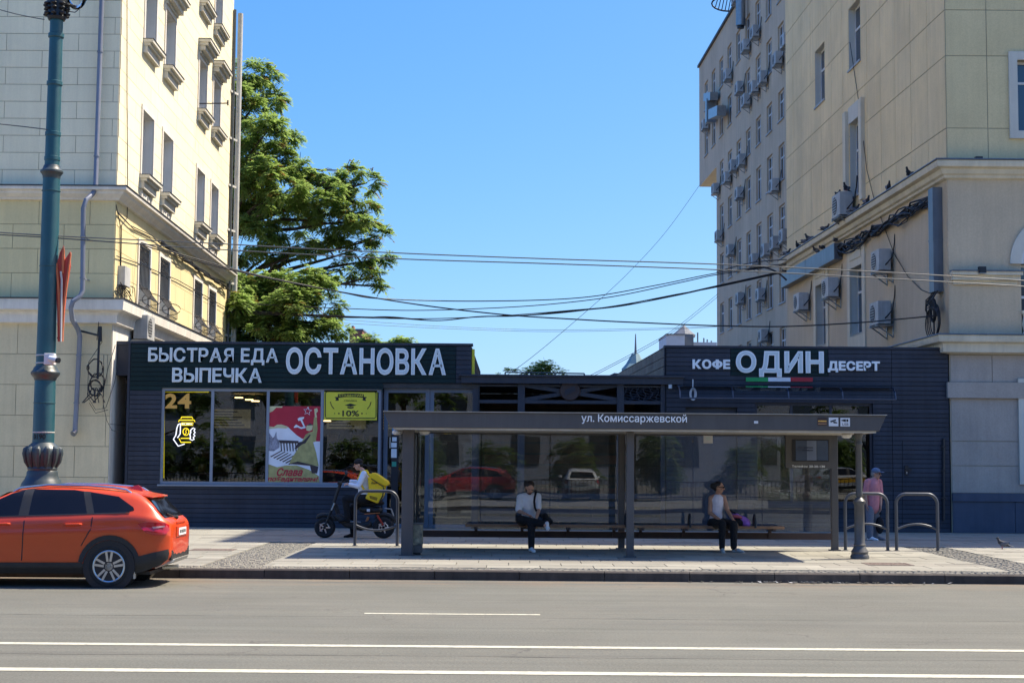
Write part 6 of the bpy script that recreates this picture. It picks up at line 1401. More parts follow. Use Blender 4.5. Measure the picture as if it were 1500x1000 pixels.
fuse('trousers', [('e', hp + V(0, 0, -.02), V(.17, .15, .11))] + limb((.115, .085, .066, .058), hl, k1, k1.lerp(a1, .5), a1) + limb((.115, .085, .07, .064), hr, k2, k2.lerp(a2, .5), a2), 'black_cloth', wm, .012, 5)
mat('shoe_pale', (.38, .42, .42), .8, var=.1)
shoe(wm, (a1.x, a1.y + .03, .15), (a1.x + .01, a1.y - .2, .165), 'shoe_pale'); shoe(wm, (a2.x, a2.y + .02, .15), (a2.x + .2, a2.y - .1, .165), 'shoe_pale')
pb = empty('purple_bag', zw(600, 625, 30.2), 'purple and coral bag lying on the bench beside the seated person', 'bag')
fuse('body', [('e', zw(600, 560, 30.25), V(.17, .12, .1), rotm(0, 0, .45)), ('e', zw(630, 590, 30.2), V(.1, .1, .08), rotm(0, 0, .3)), ('e', zw(520, 520, 30.28), V(.1, .1, .09))], 'purple_cloth', pb, .012, 3)
B().tube([zw(480, 500, 30.12), zw(540, 508, 30.1), zw(590, 520, 30.12)], [.02, .035, .02], 8).build('scarf', 'coral_cloth', pb, smooth=True); fuse('flap', [('e', zw(545, 575, 30.17), V(.12, .08, .09), rotm(0, 0, .3))], 'black_cloth', pb, .012, 3)
B().tube([zw(455, 430, 30.3), zw(470, 450, 30.25), zw(520, 470, 30.2)], .014, 6).build('handle', 'black_cloth', pb)
# --- standing person in pink
def zp(x, y, Y=34.8): return at(1240 + x / 7.69, 670 + y / 7.69, Y)
pk = empty('person', (zp(300, 920).x, 34.8, .15), 'person in pink shirt and blue cap standing behind the bicycle stand', 'person')
HD = zp(335, 185); R = rotm(1.0, .05); nk = zp(310, 240); sl_, sr_ = zp(232, 275, 34.75), zp(368, 275, 34.9); el, er = zp(212, 400, 34.75), zp(385, 420, 34.85); wl_ = zp(228, 530, 34.7); wr_ = zp(385, 540, 34.72); hp = zp(295, 540)
a1, a2 = zp(262, 890, 34.75), zp(325, 890, 34.95)
pts = head_parts(HD, R, 1.0) + limb((.055, .05), nk, HD + R @ V(0, .02, -.06)) + limb((.13, .13, .13), hp, zp(295, 430), zp(300, 300)) + limb((.05, .055, .05), sl_, nk, sr_) + limb((.048, .04, .03), sl_, el, wl_) + limb((.048, .04, .03), sr_, er, wr_) + hand_parts(wl_, (0, -.1, -1), (1, 0, 0), 1, .3) + hand_parts(wr_, (0, -.1, -1), (-1, 0, 0), 1, .3)
pts += limb((.085, .06, .04), zp(265, 570, 34.75), zp(262, 730, 34.72), a1) + limb((.085, .06, .04), zp(325, 570, 34.85), zp(325, 730, 34.9), a2)
bd = fuse('body', pts, 'skin_tan', pk); face_bits(HD, R, bd, 1, False); T = lambda x, y, z: HD + R @ V(x, y, z)
fuse('hair', [('e', T(0, .05, .0), V(.08, .07, .085), R)], 'hair_grey', bd, .012, 2)
fuse('shirt', limb((.15, .148, .145, .11), zp(300, 560), zp(298, 430), zp(300, 310), zp(305, 275)) + limb((.07, .072, .065), sl_.lerp(nk, .3), sl_, el) + limb((.07, .072, .065), sr_.lerp(nk, .3), sr_, er), 'pink_cloth', pk, .012, 5)
fuse('trousers', [('e', zp(295, 570), V(.155, .13, .1))] + limb((.105, .085, .075), zp(265, 580, 34.75), zp(262, 730, 34.72), a1) + limb((.105, .085, .075), zp(325, 580, 34.85), zp(325, 730, 34.92), a2), 'grey_cloth', pk, .012, 5)
shoe(pk, (a1.x - .03, a1.y, .15), (a1.x + .16, a1.y - .17, .165), 'shoe_white'); shoe(pk, (a2.x, a2.y, .15), (a2.x + .22, a2.y - .1, .165), 'grey_cloth')
cp = empty('cap', T(0, .0, .1), 'faded blue cap on the person in pink shirt', 'cap'); fuse('crown', [('e', T(0, .012, .075), V(.09, .105, .075), R)], 'denim_cap', cp, .01, 2); fuse('peak', [('e', T(0, -.12, .055), V(.07, .075, .012), R)], 'denim_cap', cp, .008, 2)
sg = empty('sunglasses', T(0, -.1, .01), 'dark sunglasses on the person in pink shirt', 'sunglasses')
for s_ in (-1, 1): MB().ball(T(.034 * s_, -.095, .012), (.03, .012, .02), 12, 8, R).build('lens', 'car_glass', sg, smooth=True); MB().tube([T(.066 * s_, -.08, .02), T(.086 * s_, .0, .015)], .006, 6).build('temple', 'black_plastic', sg)
nb = empty('dark_bag', zp(385, 700, 34.7), 'dark shopping bag hanging at the side of the person in pink shirt', 'bag'); fuse('pouch', [('e', zp(375, 760, 34.8), V(.1, .06, .2))], 'black_cloth', nb, .014, 3); B().tube([zp(372, 640, 34.78), zp(383, 555, 34.72), zp(388, 645, 34.78)], .012, 6).build('handle', 'black_cloth', nb)
# --- courier on a fat-tyre scooter
def zr(x, y, Y=34.05): return at(450 + x / 7.14, 660 + y / 7.14, Y)
sc_ = empty('electric_scooter', (zr(490, 900).x, 34.05, .15), 'black fat tyre electric scooter ridden by the courier', 'scooter')
mat('copper', (.35, .14, .06), .4, metal=.5, var=.1); mat('spring_red', (.4, .04, .02), .4, var=.1)
for cx, nm in ((185, 'front'), (800, 'rear')):
    c = zr(cx, 800); r_ = c.z - .15; wh = mobj('wheel', MB().lathe((0, 0, 0), [(.05, -.07), (.15, -.06), (.15, .06), (.05, .07)], 24, 'y').mesh('hub', 'iron_black', True), sc_, c)
    mobj('tyre', MB().lathe((0, 0, 0), [(.13, -.07), (.19, -.085), (r_ - .03, -.075), (r_, -.03), (r_, .03), (r_ - .03, .075), (.19, .085), (.13, .07)], 32, 'y').mesh('tyre', 'tyre', True), wh, c)
    b = MB(); 
    for k in range(5):
        a = 2 * pi * k / 5; b.bar((.03 * cos(a), -.075, .03 * sin(a)), (.13 * cos(a), -.07, .13 * sin(a)), .03, .02, (0, 1, 0))
    b.tube([(.1 * cos(t), -.08, .1 * sin(t)) for t in [i * .42 for i in range(11)]], .014, 6); mobj('rim', b.mesh('rim', 'alloy'), wh, c)
    MB().tube([c + V(cos(t) * (r_ + .05), 0, sin(t) * (r_ + .05)) for t in [radians(30 + i * 13) for i in range(9)]], [.02] + [.05] * 7 + [.02], 8).build('mudguard', 'car_plastic', sc_, smooth=True)
b = MB()
for s_ in (-.09, .09): b.tube([zr(185, 800) + V(0, s_, 0), zr(245, 640) + V(0, s_, 0), zr(290, 520) + V(0, s_ * .8, 0)], .024, 8)
b.build('fork', 'car_plastic', sc_, smooth=True); MB().tube([zr(255, 620, 33.95), zr(285, 545, 33.95)], .02, 8).build('fork_spring', 'steel', sc_, smooth=True)
MB().tube([zr(275, 560), zr(325, 400), zr(350, 340)], .035, 10).build('steering_column', 'car_plastic', sc_, smooth=True)
hbp = zr(355, 335); MB().tube([hbp + V(.06, -.33, .02), hbp + V(0, -.15, .01), hbp + V(-.03, 0, 0), hbp + V(0, .15, .01), hbp + V(.06, .33, .02)], .016, 8).build('handlebar', 'iron_black', sc_, smooth=True)
MB().box(hbp.x - .08, hbp.y - .06, hbp.z - .04, hbp.x + .02, hbp.y + .06, hbp.z + .04).build('display', 'car_plastic', sc_, bevel=.01)
MB().tube([hbp + V(.02, -.2, .02), zr(385, 275, 33.85), zr(400, 250, 33.83)], .008, 6).build('mirror_stalk', 'iron_black', sc_); MB().ball(zr(408, 240, 33.83), (.035, .02, .045), 10, 8).build('mirror', 'iron_black', sc_, smooth=True)
fuse('deck', limb((.09, .1, .1, .09), zr(330, 690), zr(420, 760), zr(560, 790), zr(640, 770)), 'car_plastic', sc_, .014, 3)
MB().tube([zr(290, 560), zr(330, 670), zr(420, 745)], .05, 8).build('down_tube', 'car_plastic', sc_, smooth=True)
fuse('battery_case', [('e', zr(630, 610), V(.2, .12, .1)), ('e', zr(720, 620), V(.16, .11, .09))], 'black_plastic', sc_, .014, 3)
fuse('seat', [('e', zr(650, 555), V(.28, .12, .05)), ('e', zr(740, 545), V(.15, .12, .06))], 'black_cloth', sc_, .012, 3)
MB().bar(zr(600, 660, 33.93), zr(760, 648, 33.93), .015, .02).build('side_trim', 'copper', sc_); sheet_ = zr(640, 620, 33.9); MB().box(sheet_.x - .035, sheet_.y - .012, sheet_.z - .03, sheet_.x + .035, sheet_.y, sheet_.z + .03).build('label', 'sheet_white', sc_)
for s_ in (-.1, .1): MB().tube([zr(735, 670) + V(0, s_, 0), zr(800, 775) + V(0, s_, 0)], .022, 8).build('shock_absorber', 'spring_red', sc_, smooth=True)
MB().tube([zr(620, 780), zr(800, 800), zr(880, 780)], .025, 8).build('swing_arm', 'car_plastic', sc_); MB().tube([zr(810, 600), zr(880, 610), zr(905, 680)], .016, 6).build('rear_rack', 'steel', sc_); MB().tube([zr(640, 690), zr(620, 740)], .03, 8).build('motor_pipe', 'copper', sc_)
MB().tube([zr(450, 740, 33.9), zr(560, 745, 33.9)], .016, 6).build('foot_peg', 'steel', sc_)
rd = empty('person', (zr(560, 560).x, 34.05, .15), 'courier in white long sleeved top and black cap riding the scooter', 'person')
HD = zr(535, 150); R = rotm(-pi / 2 + .05, .18); nk = zr(580, 205); sl_, sr_ = zr(592, 240, 33.87), zr(592, 240, 34.22); el, er = zr(535, 372, 33.78), zr(545, 330, 34.3); wl_, wr_ = zr(440, 350, 33.76), zr(450, 318, 34.32); hp = zr(605, 490); k1, a1 = zr(400, 505, 33.9), zr(420, 690, 33.92); k2, a2 = zr(470, 600, 34.25), zr(480, 850, 34.3)
pts = head_parts(HD, R, .98) + limb((.05, .048), nk, HD + R @ V(0, .02, -.06)) + limb((.12, .12, .12), hp, zr(605, 390), zr(595, 280)) + limb((.05, .055, .05), sl_, nk, sr_) + limb((.048, .04, .028), sl_, el, wl_) + limb((.048, .04, .028), sr_, er, wr_) + hand_parts(wl_, hbp + V(.05, -.3, 0) - wl_, (0, 0, -1), 1, .9) + hand_parts(wr_, hbp + V(.05, .3, 0) - wr_, (0, 0, -1), 1, .9)
pts += limb((.085, .06, .042), hp + V(0, -.1, 0), k1, a1) + limb((.085, .06, .042), hp + V(0, .1, 0), k2, a2)
bd = fuse('body', pts, 'skin', rd); face_bits(HD, R, bd, .98); T = lambda x, y, z: HD + R @ V(x, y, z)
fuse('hair', [('e', T(0, .055, .01), V(.078, .06, .07), R)], 'hair_black', bd, .012, 2)
fuse('top', limb((.15, .15, .14, .1), zr(600, 480), zr(602, 390), zr(595, 290), zr(590, 255)) + limb((.07, .066, .058, .045), sl_, sl_.lerp(el, .5), el, wl_.lerp(el, .06)) + limb((.07, .066, .058, .045), sr_, sr_.lerp(er, .5), er, wr_.lerp(er, .06)), 'blue_white_cloth', rd, .011, 4)
fuse('trousers', [('e', zr(610, 510), V(.17, .17, .11))] + limb((.115, .085, .065), hp + V(0, -.1, -.02), k1, a1) + limb((.115, .085, .07), hp + V(0, .1, -.02), k2, a2), 'black_cloth', rd, .012, 5)
shoe(rd, (a1.x + .03, a1.y, a1.z - .12), (a1.x - .2, a1.y - .02, a1.z - .1), 'black_cloth'); shoe(rd, (a2.x + .03, a2.y, .15), (a2.x - .22, a2.y, .165), 'black_cloth')
gl = fuse('glove', [('e', wr_ + V(-.06, 0, .0), V(.06, .05, .045))], 'black_cloth', rd, .012, 2)
cp = empty('cap', T(0, 0, .1), 'black cap worn by the courier', 'cap'); fuse('crown', [('e', T(0, .015, .07), V(.092, .11, .078), R)], 'black_cloth', cp, .01, 2); fuse('peak', [('e', T(0, -.125, .05), V(.07, .07, .012), R)], 'black_cloth', cp, .008, 2)
bk = empty('courier_backpack', zr(740, 545), 'large yellow courier backpack on the rider', 'backpack')
def slab_(nm, l, y0, y1, m): return MB().prism([at(450 + x / 7.14, 660 + y / 7.14, 34.05) + V(0, y0, 0) for x, y in l], (0, y1 - y0, 0)).build(nm, m, bk, bevel=.02)
slab_('box', [(640, 280), (665, 265), (820, 370), (800, 470), (745, 548), (615, 495), (655, 410)], -.22, .22, 'courier_yellow')
slab_('lid', [(655, 255), (690, 228), (730, 235), (850, 318), (858, 350), (835, 368), (812, 362), (665, 282)], -.235, .235, 'courier_yellow')
MB().tube([zr(800, 385, 33.82), zr(790, 470, 33.82), zr(755, 535, 33.82)], .014, 6).build('piping', 'ink', bk); MB().tube([zr(668, 290, 33.81), zr(800, 378, 33.81)], .01, 6).build('zip', 'ink', bk)
for s_ in (-.13, .13): MB().tube([zr(660, 262) + V(0, s_, 0), zr(615, 205) + V(0, s_, 0), zr(575, 215) + V(0, s_ * 1.1, 0), zr(540, 300) + V(0, s_ * 1.2, 0), zr(600, 400) + V(0, s_ * 1.3, 0), zr(650, 420) + V(0, s_, 0)], .022, 8).build('strap', 'courier_yellow', bk, smooth=True)
MB().tube([zr(640, 240), zr(665, 215), zr(690, 232)], .014, 6).build('grab_handle', 'ink', bk)
bfr = Fr((0, 34.05 - .222, 0), (1, 0, 0), (0, -1, 0))
fit_text('lettering', 'Еда', 'ink', bk, bfr, zr(680, 330).x, zr(738, 330).x, zr(680, 347).z, zr(680, 322).z, .004, .003, .01, .3)
for k in range(3): MB().bar(zr(650 + k * 4, 470 + k * 12, 33.823), zr(735 - k * 3, 493 + k * 11, 33.823), .004, .012).build('print', 'ink', bk)
# ------------------------------------------------------------ trees
mat('bark', (.045, .035, .028), .9, var=.25, vs=5, bump=.5, bs=20)
def leafmat(name, c1, c2, c3):
    m = mat(name, c1, .55, var=.25, vs=1.2, fine=.3, fs=9, spec=.4, col2=c2, c2s=2.4, c2t=.56)
    nt = m.node_tree; b = nt.nodes['Principled BSDF']; out = nt.nodes['Material Output']
    t = nt.nodes.new('ShaderNodeBsdfTranslucent'); t.inputs[0].default_value = (*c3, 1); mx = nt.nodes.new('ShaderNodeMixShader'); mx.inputs[0].default_value = .5
    nt.links.new(b.outputs[0], mx.inputs[1]); nt.links.new(t.outputs[0], mx.inputs[2]); nt.links.new(mx.outputs[0], out.inputs[0])
leafmat('leaf_green', (.13, .21, .07), (.22, .235, .08), (.38, .54, .14)); leafmat('leaf_deep', (.07, .12, .035), (.10, .14, .04), (.2, .3, .06)); leafmat('leaf_rust', (.16, .11, .03), (.2, .1, .03), (.25, .17, .04))
def spray(vs, fs, c, d, up, L, n, lw, droop, rng):
    """a feathered leaf: pairs of leaflets along a drooping stalk"""
    s_ = d.cross(up)
    if s_.length < 1e-3: s_ = V(1, 0, 0)
    s_.normalize()
    for i in range(n):
        t = (i + .6) / n; p = c + d * (L * t) + V(0, 0, -droop * L * t * t)
        for sg in (-1, 1):
            e = (s_ * sg * .8 + d * .55 + V(0, 0, -.35 * rng.random() - droop * .3)).normalized(); ll = lw * rng.uniform(.75, 1.2) * (1 - .35 * abs(t - .45)); wv = (up + V(rng.uniform(-.5, .5), rng.uniform(-.5, .5), 0)).cross(e).normalized() * ll * .2
            k = len(vs); m_ = p + e * ll * .45; vs += [tuple(p), tuple(m_ + wv), tuple(p + e * ll), tuple(m_ - wv)]; fs.append((k, k + 1, k + 2, k + 3))
def tree(name, label, base, trunk_pts, trunk_r, clumps, leafm, dens=1.0, L=.5, n=7, lw=.22, seed=1, group=None, forks=3, cat='tree', rust=0):
    rng = random.Random(seed); e = empty(name, base, label, cat, group)
    t = MB(); t.tube(trunk_pts, trunk_r, 12); limbs = []
    for c, r in clumps:
        # a limb from the nearest trunk point below to the clump, then twigs
        best = min(trunk_pts, key=lambda p: (p - c).length + max(0, p.z - c.z + .5) * 3); i = trunk_pts.index(best); r0 = max(.035, trunk_r[i] * .45)
        m_ = best.lerp(c, .5) + V(rng.uniform(-.3, .3), rng.uniform(-.3, .3), rng.uniform(.0, .6)) * (c - best).length * .2
        q1 = best.lerp(m_, .5) + V(rng.uniform(-1, 1), rng.uniform(-1, 1), rng.uniform(-.4, 1)) * .12; q2 = m_.lerp(c, .5) + V(rng.uniform(-1, 1), rng.uniform(-1, 1), rng.uniform(-.3, .6)) * .15
        t.tube([best, q1, m_, q2, c], [r0, r0 * .85, r0 * .6, r0 * .4, r0 * .2], 7)
        for k in range(forks):
            d = V(rng.gauss(0, 1), rng.gauss(0, 1), rng.gauss(.1, .7)).normalized(); s_ = q2.lerp(c, rng.random()); t.tube([s_, s_ + d * r * .5 + V(0, 0, .1 * r), s_ + d * r * .95], [r0 * .3, r0 * .2, .008], 5)
    t.build('trunk', 'bark', e, smooth=True)
    vs, fs, v2, f2 = [], [], [], []
    for c, r in clumps:
        # small sub-bunches make the uneven outline
        nb_ = max(5, int(9 * r * r * dens))
        for k in range(nb_):
            d = V(rng.gauss(0, 1), rng.gauss(0, 1), rng.gauss(.15, .75)).normalized(); bc = c + V(d.x * r, d.y * r, d.z * r * .8) * rng.uniform(.35, 1.0); br = r * rng.uniform(.22, .42)
            for j in range(max(4, int(26 * dens * br / .35))):
                d2 = V(rng.gauss(0, 1), rng.gauss(0, 1), rng.gauss(.1, .5)).normalized(); p = bc + d2 * br * rng.random() * .6
                dd = (d2 + d * .6 + V(0, 0, -.1)).normalized(); tgt = (v2, f2) if rng.random() < rust else (vs, fs)
                spray(*tgt, p, dd, V(0, 0, 1), L * rng.uniform(.6, 1.1), n, lw, .45, rng)
    def raw(nm, vs, fs, m):
        me = bpy.data.meshes.new(nm); cc = Vector(base); me.from_pydata([(x - cc.x, y - cc.y, z - cc.z) for x, y, z in vs], [], fs); me.materials.append(M[m]); return mobj(nm, me, e, base)
    raw('crown', vs, fs, leafm)
    if v2: raw('dry_leaves', v2, f2, 'leaf_rust')
    return e
def TA(px, py, dy=0): return at(px, py, 63 + dy)
tb_ = V(TA(300, 500).x, 63, .1)
tp = [tb_, V(tb_.x + .1, 63, 4), V(tb_.x, 62.8, 8), TA(322, 345), TA(335, 270), TA(345, 190), TA(352, 120)]
cl = [(x, y, r, d) for x, y, r, d in ((365, 108, .95, 0), (392, 112, .55, .5), (352, 150, 1.1, -.6), (395, 148, .8, .6), (350, 195, 1.2, 1), (395, 190, 1.0, -.8), (425, 205, .7, .4), (350, 240, 1.3, -.5), (400, 235, 1.1, 1), (440, 250, .8, 0), (360, 290, 1.3, 1), (415, 285, 1.1, -1), (460, 275, .95, .5), (495, 270, .7, 0), (515, 250, .55, .4), (478, 300, 1.1, -.5), (520, 290, .9, .6), (538, 268, .45, 0), (440, 320, 1.0, 1), (500, 330, .95, 0), (535, 325, .85, -.6), (552, 350, .7, .3), (375, 335, 1.1, -1.2), (480, 355, .8, .8), (525, 365, .7, 0), (555, 380, .6, .4), (548, 405, .45, 0), (505, 395, .55, .5), (450, 365, .75, -.4), (400, 372, .8, .3), (360, 375, .9, -.5), (470, 405, .45, .2), (556, 420, .28, 0), (380, 260, 1.0, -1.5), (340, 320, 1.0, .5))]
tree('ash_tree', 'tall feathery green tree with dark limbs behind the cream building', tb_, tp, [.42, .36, .32, .27, .2, .14, .07], [(TA(x, y, d * 1.4), r * 1.05) for x, y, r, d in cl], 'leaf_green', 1.35, L=.4, n=7, lw=.17, seed=3, rust=.05)
def TB(px, py, dy=0): return at(px, py, 58 + dy)
tb2 = V(TB(390, 500).x, 58, .1)
cl2 = [(350, 420, 1.0, 0), (390, 415, 1.0, .6), (430, 410, .9, -.3), (465, 415, .7, .3), (345, 455, 1.1, -.6), (390, 455, 1.2, .4), (435, 450, 1.1, -.5), (478, 445, .75, .4), (350, 490, 1.1, .3), (400, 490, 1.2, -.5), (450, 488, 1.1, .5), (490, 480, .6, 0), (345, 530, 1.2, 0), (400, 535, 1.3, 0), (455, 530, 1.1, 0), (425, 428, .8, .9)]
tree('dense_tree', 'darker dense leafy tree below the tall one, behind the shop sign', tb2, [tb2, V(tb2.x, 58, 2), TB(392, 470), TB(395, 430)], [.25, .22, .16, .08], [(TB(x, y, d * 1.3), r) for x, y, r, d in cl2], 'leaf_green', 1.7, seed=8, n=6, lw=.17, L=.4, rust=.03)
def far_tree(px, py, Y, r, lab, seed):
    b_ = V(at(px, py, Y).x, Y, .1); zt_ = at(px, py, Y).z
    tree('distant_tree', lab, b_, [b_, V(b_.x, Y, zt_ * .5), V(b_.x, Y, zt_)], [.25, .2, .08], [(V(b_.x + dx * r, Y + dy * r, zt_ + dz * r), r * k) for dx, dy, dz, k in ((0, 0, 0, .75), (-.9, .2, -.25, .6), (.8, -.2, .35, .55), (-1.6, 0, -.5, .5), (1.3, .2, -.2, .5), (.2, .3, -.8, .9))], 'leaf_green', .8, L=.7, lw=.3, seed=seed, group='distant trees beyond the roofs')
far_tree(778, 545, 95, 1.1, 'sunlit treetop showing over the terrace roof', 21); far_tree(585, 500, 90, .35, 'tiny bare treetop peeping over the right end of the shop sign', 22); far_tree(534, 500, 85, .4, 'small treetop beside the red brick house end', 23)
# ------------------------------------------------------------ far roofs
mat('far_brick', (.3, .13, .09), .9, var=.15); mat('far_white', (.6, .62, .65), .8, var=.08); mat('far_slate', (.12, .14, .17), .7, var=.15); mat('far_copper', (.16, .26, .28), .7, var=.1)
def pbox(e, nm, m, px0, px1, py0, Y, dep=6, zb=.1):
    a, c = at(px0, py0, Y), at(px1, py0, Y); return B().box(a.x, Y, zb, c.x, Y + dep, a.z).build(nm, m, e)
e = empty('brick_house', V(at(521, 500, 100).x, 100, .1), 'red brick house end just right of the trees', 'house'); pbox(e, 'wall', 'far_brick', 512, 531, 484, 100); pbox(e, 'parapet', 'far_slate', 511, 532, 481.5, 100, 6.2, at(520, 484, 100).z + .002); pbox(e, 'chimney', 'far_brick', 515, 518, 477, 100.5, 1, at(520, 481, 100).z)
e = empty('brick_house', V(at(415, 500, 110).x, 110, .1), 'reddish house seen through gaps in the trees', 'house'); pbox(e, 'wall', 'far_brick', 405, 432, 482, 110); pbox(e, 'roof', 'far_slate', 404, 433, 478, 110.2, 6, at(420, 482, 110).z + .002)
e = empty('spire_tower', V(at(930, 540, 140).x, 140, .1), 'slim pale green spire with a needle behind the coffee pavilion', 'tower'); c = at(931, 540, 140)
B().lathe((c.x, 140, 0), [(1.3, .1), (1.3, at(931, 540, 140).z), (.9, at(931, 533, 140).z), (.35, at(931, 518, 140).z)], 8).build('spire', 'far_copper', e); B().tube([V(c.x, 140, at(931, 518, 140).z), V(c.x, 140, at(931, 489, 140).z)], [.12, .04], 6).build('needle', 'far_slate', e)
e = empty('rooftop_house', V(at(990, 510, 120).x, 120, .1), 'white rooftop block with a grey pointed turret above the coffee pavilion', 'building'); pbox(e, 'block', 'far_white', 976, 1003, 490, 120); pbox(e, 'roof_slab', 'far_slate', 975.5, 1003.5, 488.6, 119.9, 6.2, at(990, 490, 120).z + .003); pbox(e, 'grey_block', 'far_slate', 1003.5, 1016, 492, 121, 5)
c = at(1005, 490, 121); B().lathe((c.x, 122.5, 0), [(.9, at(1005, 492, 121).z), (.95, at(1005, 488, 121).z), (.05, at(1005, 474, 121).z)], 8).build('turret', 'far_slate', e); pbox(e, 'low_block', 'far_white', 1016, 1050, 501, 123, 5)
b = B()
for px, h in ((1022, 487), (1031, 495), (1036, 497), (1042, 499)): b.tube([at(px, 505, 123.2), at(px, h, 123.2)], .06, 5)
b.build('aerials', 'far_slate', e)
e = empty('gable_roof', V(at(900, 550, 80).x, 80, .1), 'low dark gable roof peak left of the coffee pavilion side wall', 'roof'); l = [at(878, 556, 80), at(900, 546, 80), at(910, 547, 80), at(925, 556, 80)]; B().prism(l, (0, 8, 0)).build('gable', 'far_slate', e); B().box(l[0].x, 80, .1, l[-1].x, 88, l[0].z - .01).build('wall', 'far_slate', e)
# ------------------------------------------------------------ overhead cables
def cable(pts, r, label, Y0, Y1, m='cable', n=10):
    """a hanging line through surveyed points, depth running from Y0 to Y1"""
    k = len(pts); out = []
    P = [at(x, y, Y0 + (Y1 - Y0) * i / (k - 1)) for i, (x, y) in enumerate(pts)]
    for i in range(k - 1):
        p0, p1, p2, p3 = P[max(0, i - 1)], P[i], P[i + 1], P[min(k - 1, i + 2)]
        for j in range(n):
            t = j / n; out.append(.5 * ((2 * p1) + (p2 - p0) * t + (2 * p0 - 5 * p1 + 4 * p2 - p3) * t * t + (3 * p1 - p0 - 3 * p2 + p3) * t ** 3))
    out.append(P[-1]); return tag(B().tube(out, r, 6).build('overhead_cable', m), label, 'cable', 'cables across the gap')
cable([(-60, 336), (70, 345), (300, 356), (570, 370), (800, 379), (1050, 387), (1300, 399), (1580, 416)], .010, 'upper of the two nearly level wires crossing the whole picture', 25.1, 25.1, 'wire_grey')
cable([(-60, 341), (70, 348), (300, 364), (570, 378.5), (800, 386), (1050, 395), (1300, 408), (1580, 424)], .010, 'lower of the two nearly level wires crossing the whole picture', 25.1, 25.1, 'wire_grey')
cable([(172, 345), (345, 395), (500, 428), (560, 437.5), (700, 441), (850, 436), (960, 418), (1050, 400), (1152, 386)], .017, 'highest sagging black cable between the two buildings', 41, 54)
cable([(338, 444), (500, 451.5), (600, 454.5), (700, 452), (800, 446), (900, 434), (1000, 413), (1052, 402), (1152, 388)], .017, 'second sagging black cable between the two buildings', 56.6, 54)
for k in range(3):
    cable([(338, 454 + k * 2), (505, 463 + k), (570, 465 + 1.5 * sin(k * 2)), (640, 468 + 1.5 * cos(k * 3)), (700, 464 + 1.5 * sin(k * 3)), (760, 462 + 1.2 * cos(k * 2 + 1)), (830, 456 + 1.3 * sin(k * 4)), (910, 447 + 1.2 * cos(k)), (990, 432 + sin(k * 2)), (1052, 418 + k), (1152, 396 + k)], .018, ('topmost', 'middle', 'lowest')[k] + ' strand of the thick twisted cable bundle between the buildings', 56.6, 54)
cable([(172, 348), (345, 397), (560, 438), (720, 459), (850, 468), (950, 473), (1050, 477), (1150, 478), (1250, 473), (1310, 468), (1374, 462)], .018, 'black cable dropping to the coil on the beige building', 41, 39)
cable([(1025, 271), (975, 340), (920, 400), (860, 455), (770, 530), (700, 575)], .012, 'thin slanting wire from the overhanging office block corner', 99, 60)
cable([(1052, 430), (990, 480), (940, 510), (870, 547), (820, 570)], .012, 'thin slanting wire low beside the office block, left one', 92, 60); cable([(1052, 434), (1000, 476), (955, 505), (880, 545), (840, 565)], .012, 'thin slanting wire low beside the office block, right one', 92, 60)
for k in range(2): cable([(500, 468 + k * 5), (650, 478 + k * 3), (800, 483 + k * 2.5), (950, 481 + k * 2), (1050, 478 + k)], .008, ('upper' if k == 0 else 'lower') + ' of two very thin grey wires under the cable bundle', 60, 70, 'wire_grey')
cable([(-40, 3), (20, 20), (65, 29)], .008, 'thin wire running to the top of the teal lamp post', 25, 25, 'wire_grey'); cable([(-40, 178), (20, 184), (70, 190)], .009, 'pale wire tied to the middle of the teal lamp post', 25, 25, 'wire_grey')
cable([(142, 498), (146, 460), (150, 440), (160, 428), (175, 420)], .012, 'short black cable from the wall bracket up to the meter box', 38.3, 38.7)
cable([(1152, 410), (1140, 400), (1125, 393), (1110, 392), (1090, 397)], .035, 'thick black cable loop at the far end of the level trunk', 56, 57); cable([(1152, 380), (1100, 385), (1050, 398)], .02, 'black cable running from the far end of the cornice towards the gap', 56, 60)
# ------------------------------------------------------------ pigeons
mat('pigeon_dark', (.03, .032, .038), .7, var=.3, vs=20); mat('pigeon_grey', (.12, .13, .15), .7, var=.3, vs=20)
def make_pigeon():
    e = empty('pigeon', (0, 0, 0))
    b = fuse('body', [('c', V(-.02, 0, .12), V(.08, 0, .16), .06, .05), ('c', V(.08, 0, .16), V(.12, 0, .23), .042, .026), ('e', V(.128, 0, .25), V(.034, .026, .028)), ('c', V(-.02, 0, .12), V(-.15, 0, .075), .05, .016)], 'pigeon_dark', e, .008, 3)
    for s_ in (-1, 1): MB().ball((-.03, .05 * s_, .125), (.11, .018, .045), 12, 8, Matrix.Rotation(.35, 3, 'Y')).build('wing', 'pigeon_grey', e, smooth=True, local=True); MB().tube([(.03, .025 * s_, .08), (.03, .028 * s_, .0)], .006, 5).build('leg', 'coral_cloth', e, local=True)
    MB().lathe((.158, 0, .247), [(.008, 0), (.001, .022)], 6, 'x').build('beak', 'ac_dark', e, local=True); MB().prism([(-.12, -.02, .085), (-.12, .02, .085), (-.22, .035, .06), (-.22, -.035, .06)], (0, 0, .012)).build('tail', 'pigeon_grey', e, local=True)
    return e
pg = make_pigeon(); pn = [0]; WL[pg.name] = V(0, 0, 0)
def pigeon(p, rz, label, k=1.25, group='pigeons on the beige building'):
    o = pg if pn[0] == 0 else copy_tree(pg); pn[0] += 1; o.location = p; o.rotation_euler.z = rz; o.scale = (k, k, k); tag(o, label, 'pigeon', group)
random.seed(5)
pigeon(gr(1470, 804), 2.6, 'lone grey pigeon standing on the sunlit paving at the far right', .9, None)
lg = [(1331, 269), (1300, 289), (1268, 309), (1250, 322), (1235, 334), (1228, 337), (1207, 351), (1185, 367), (1178, 371), (1168, 379), (1151, 387)]
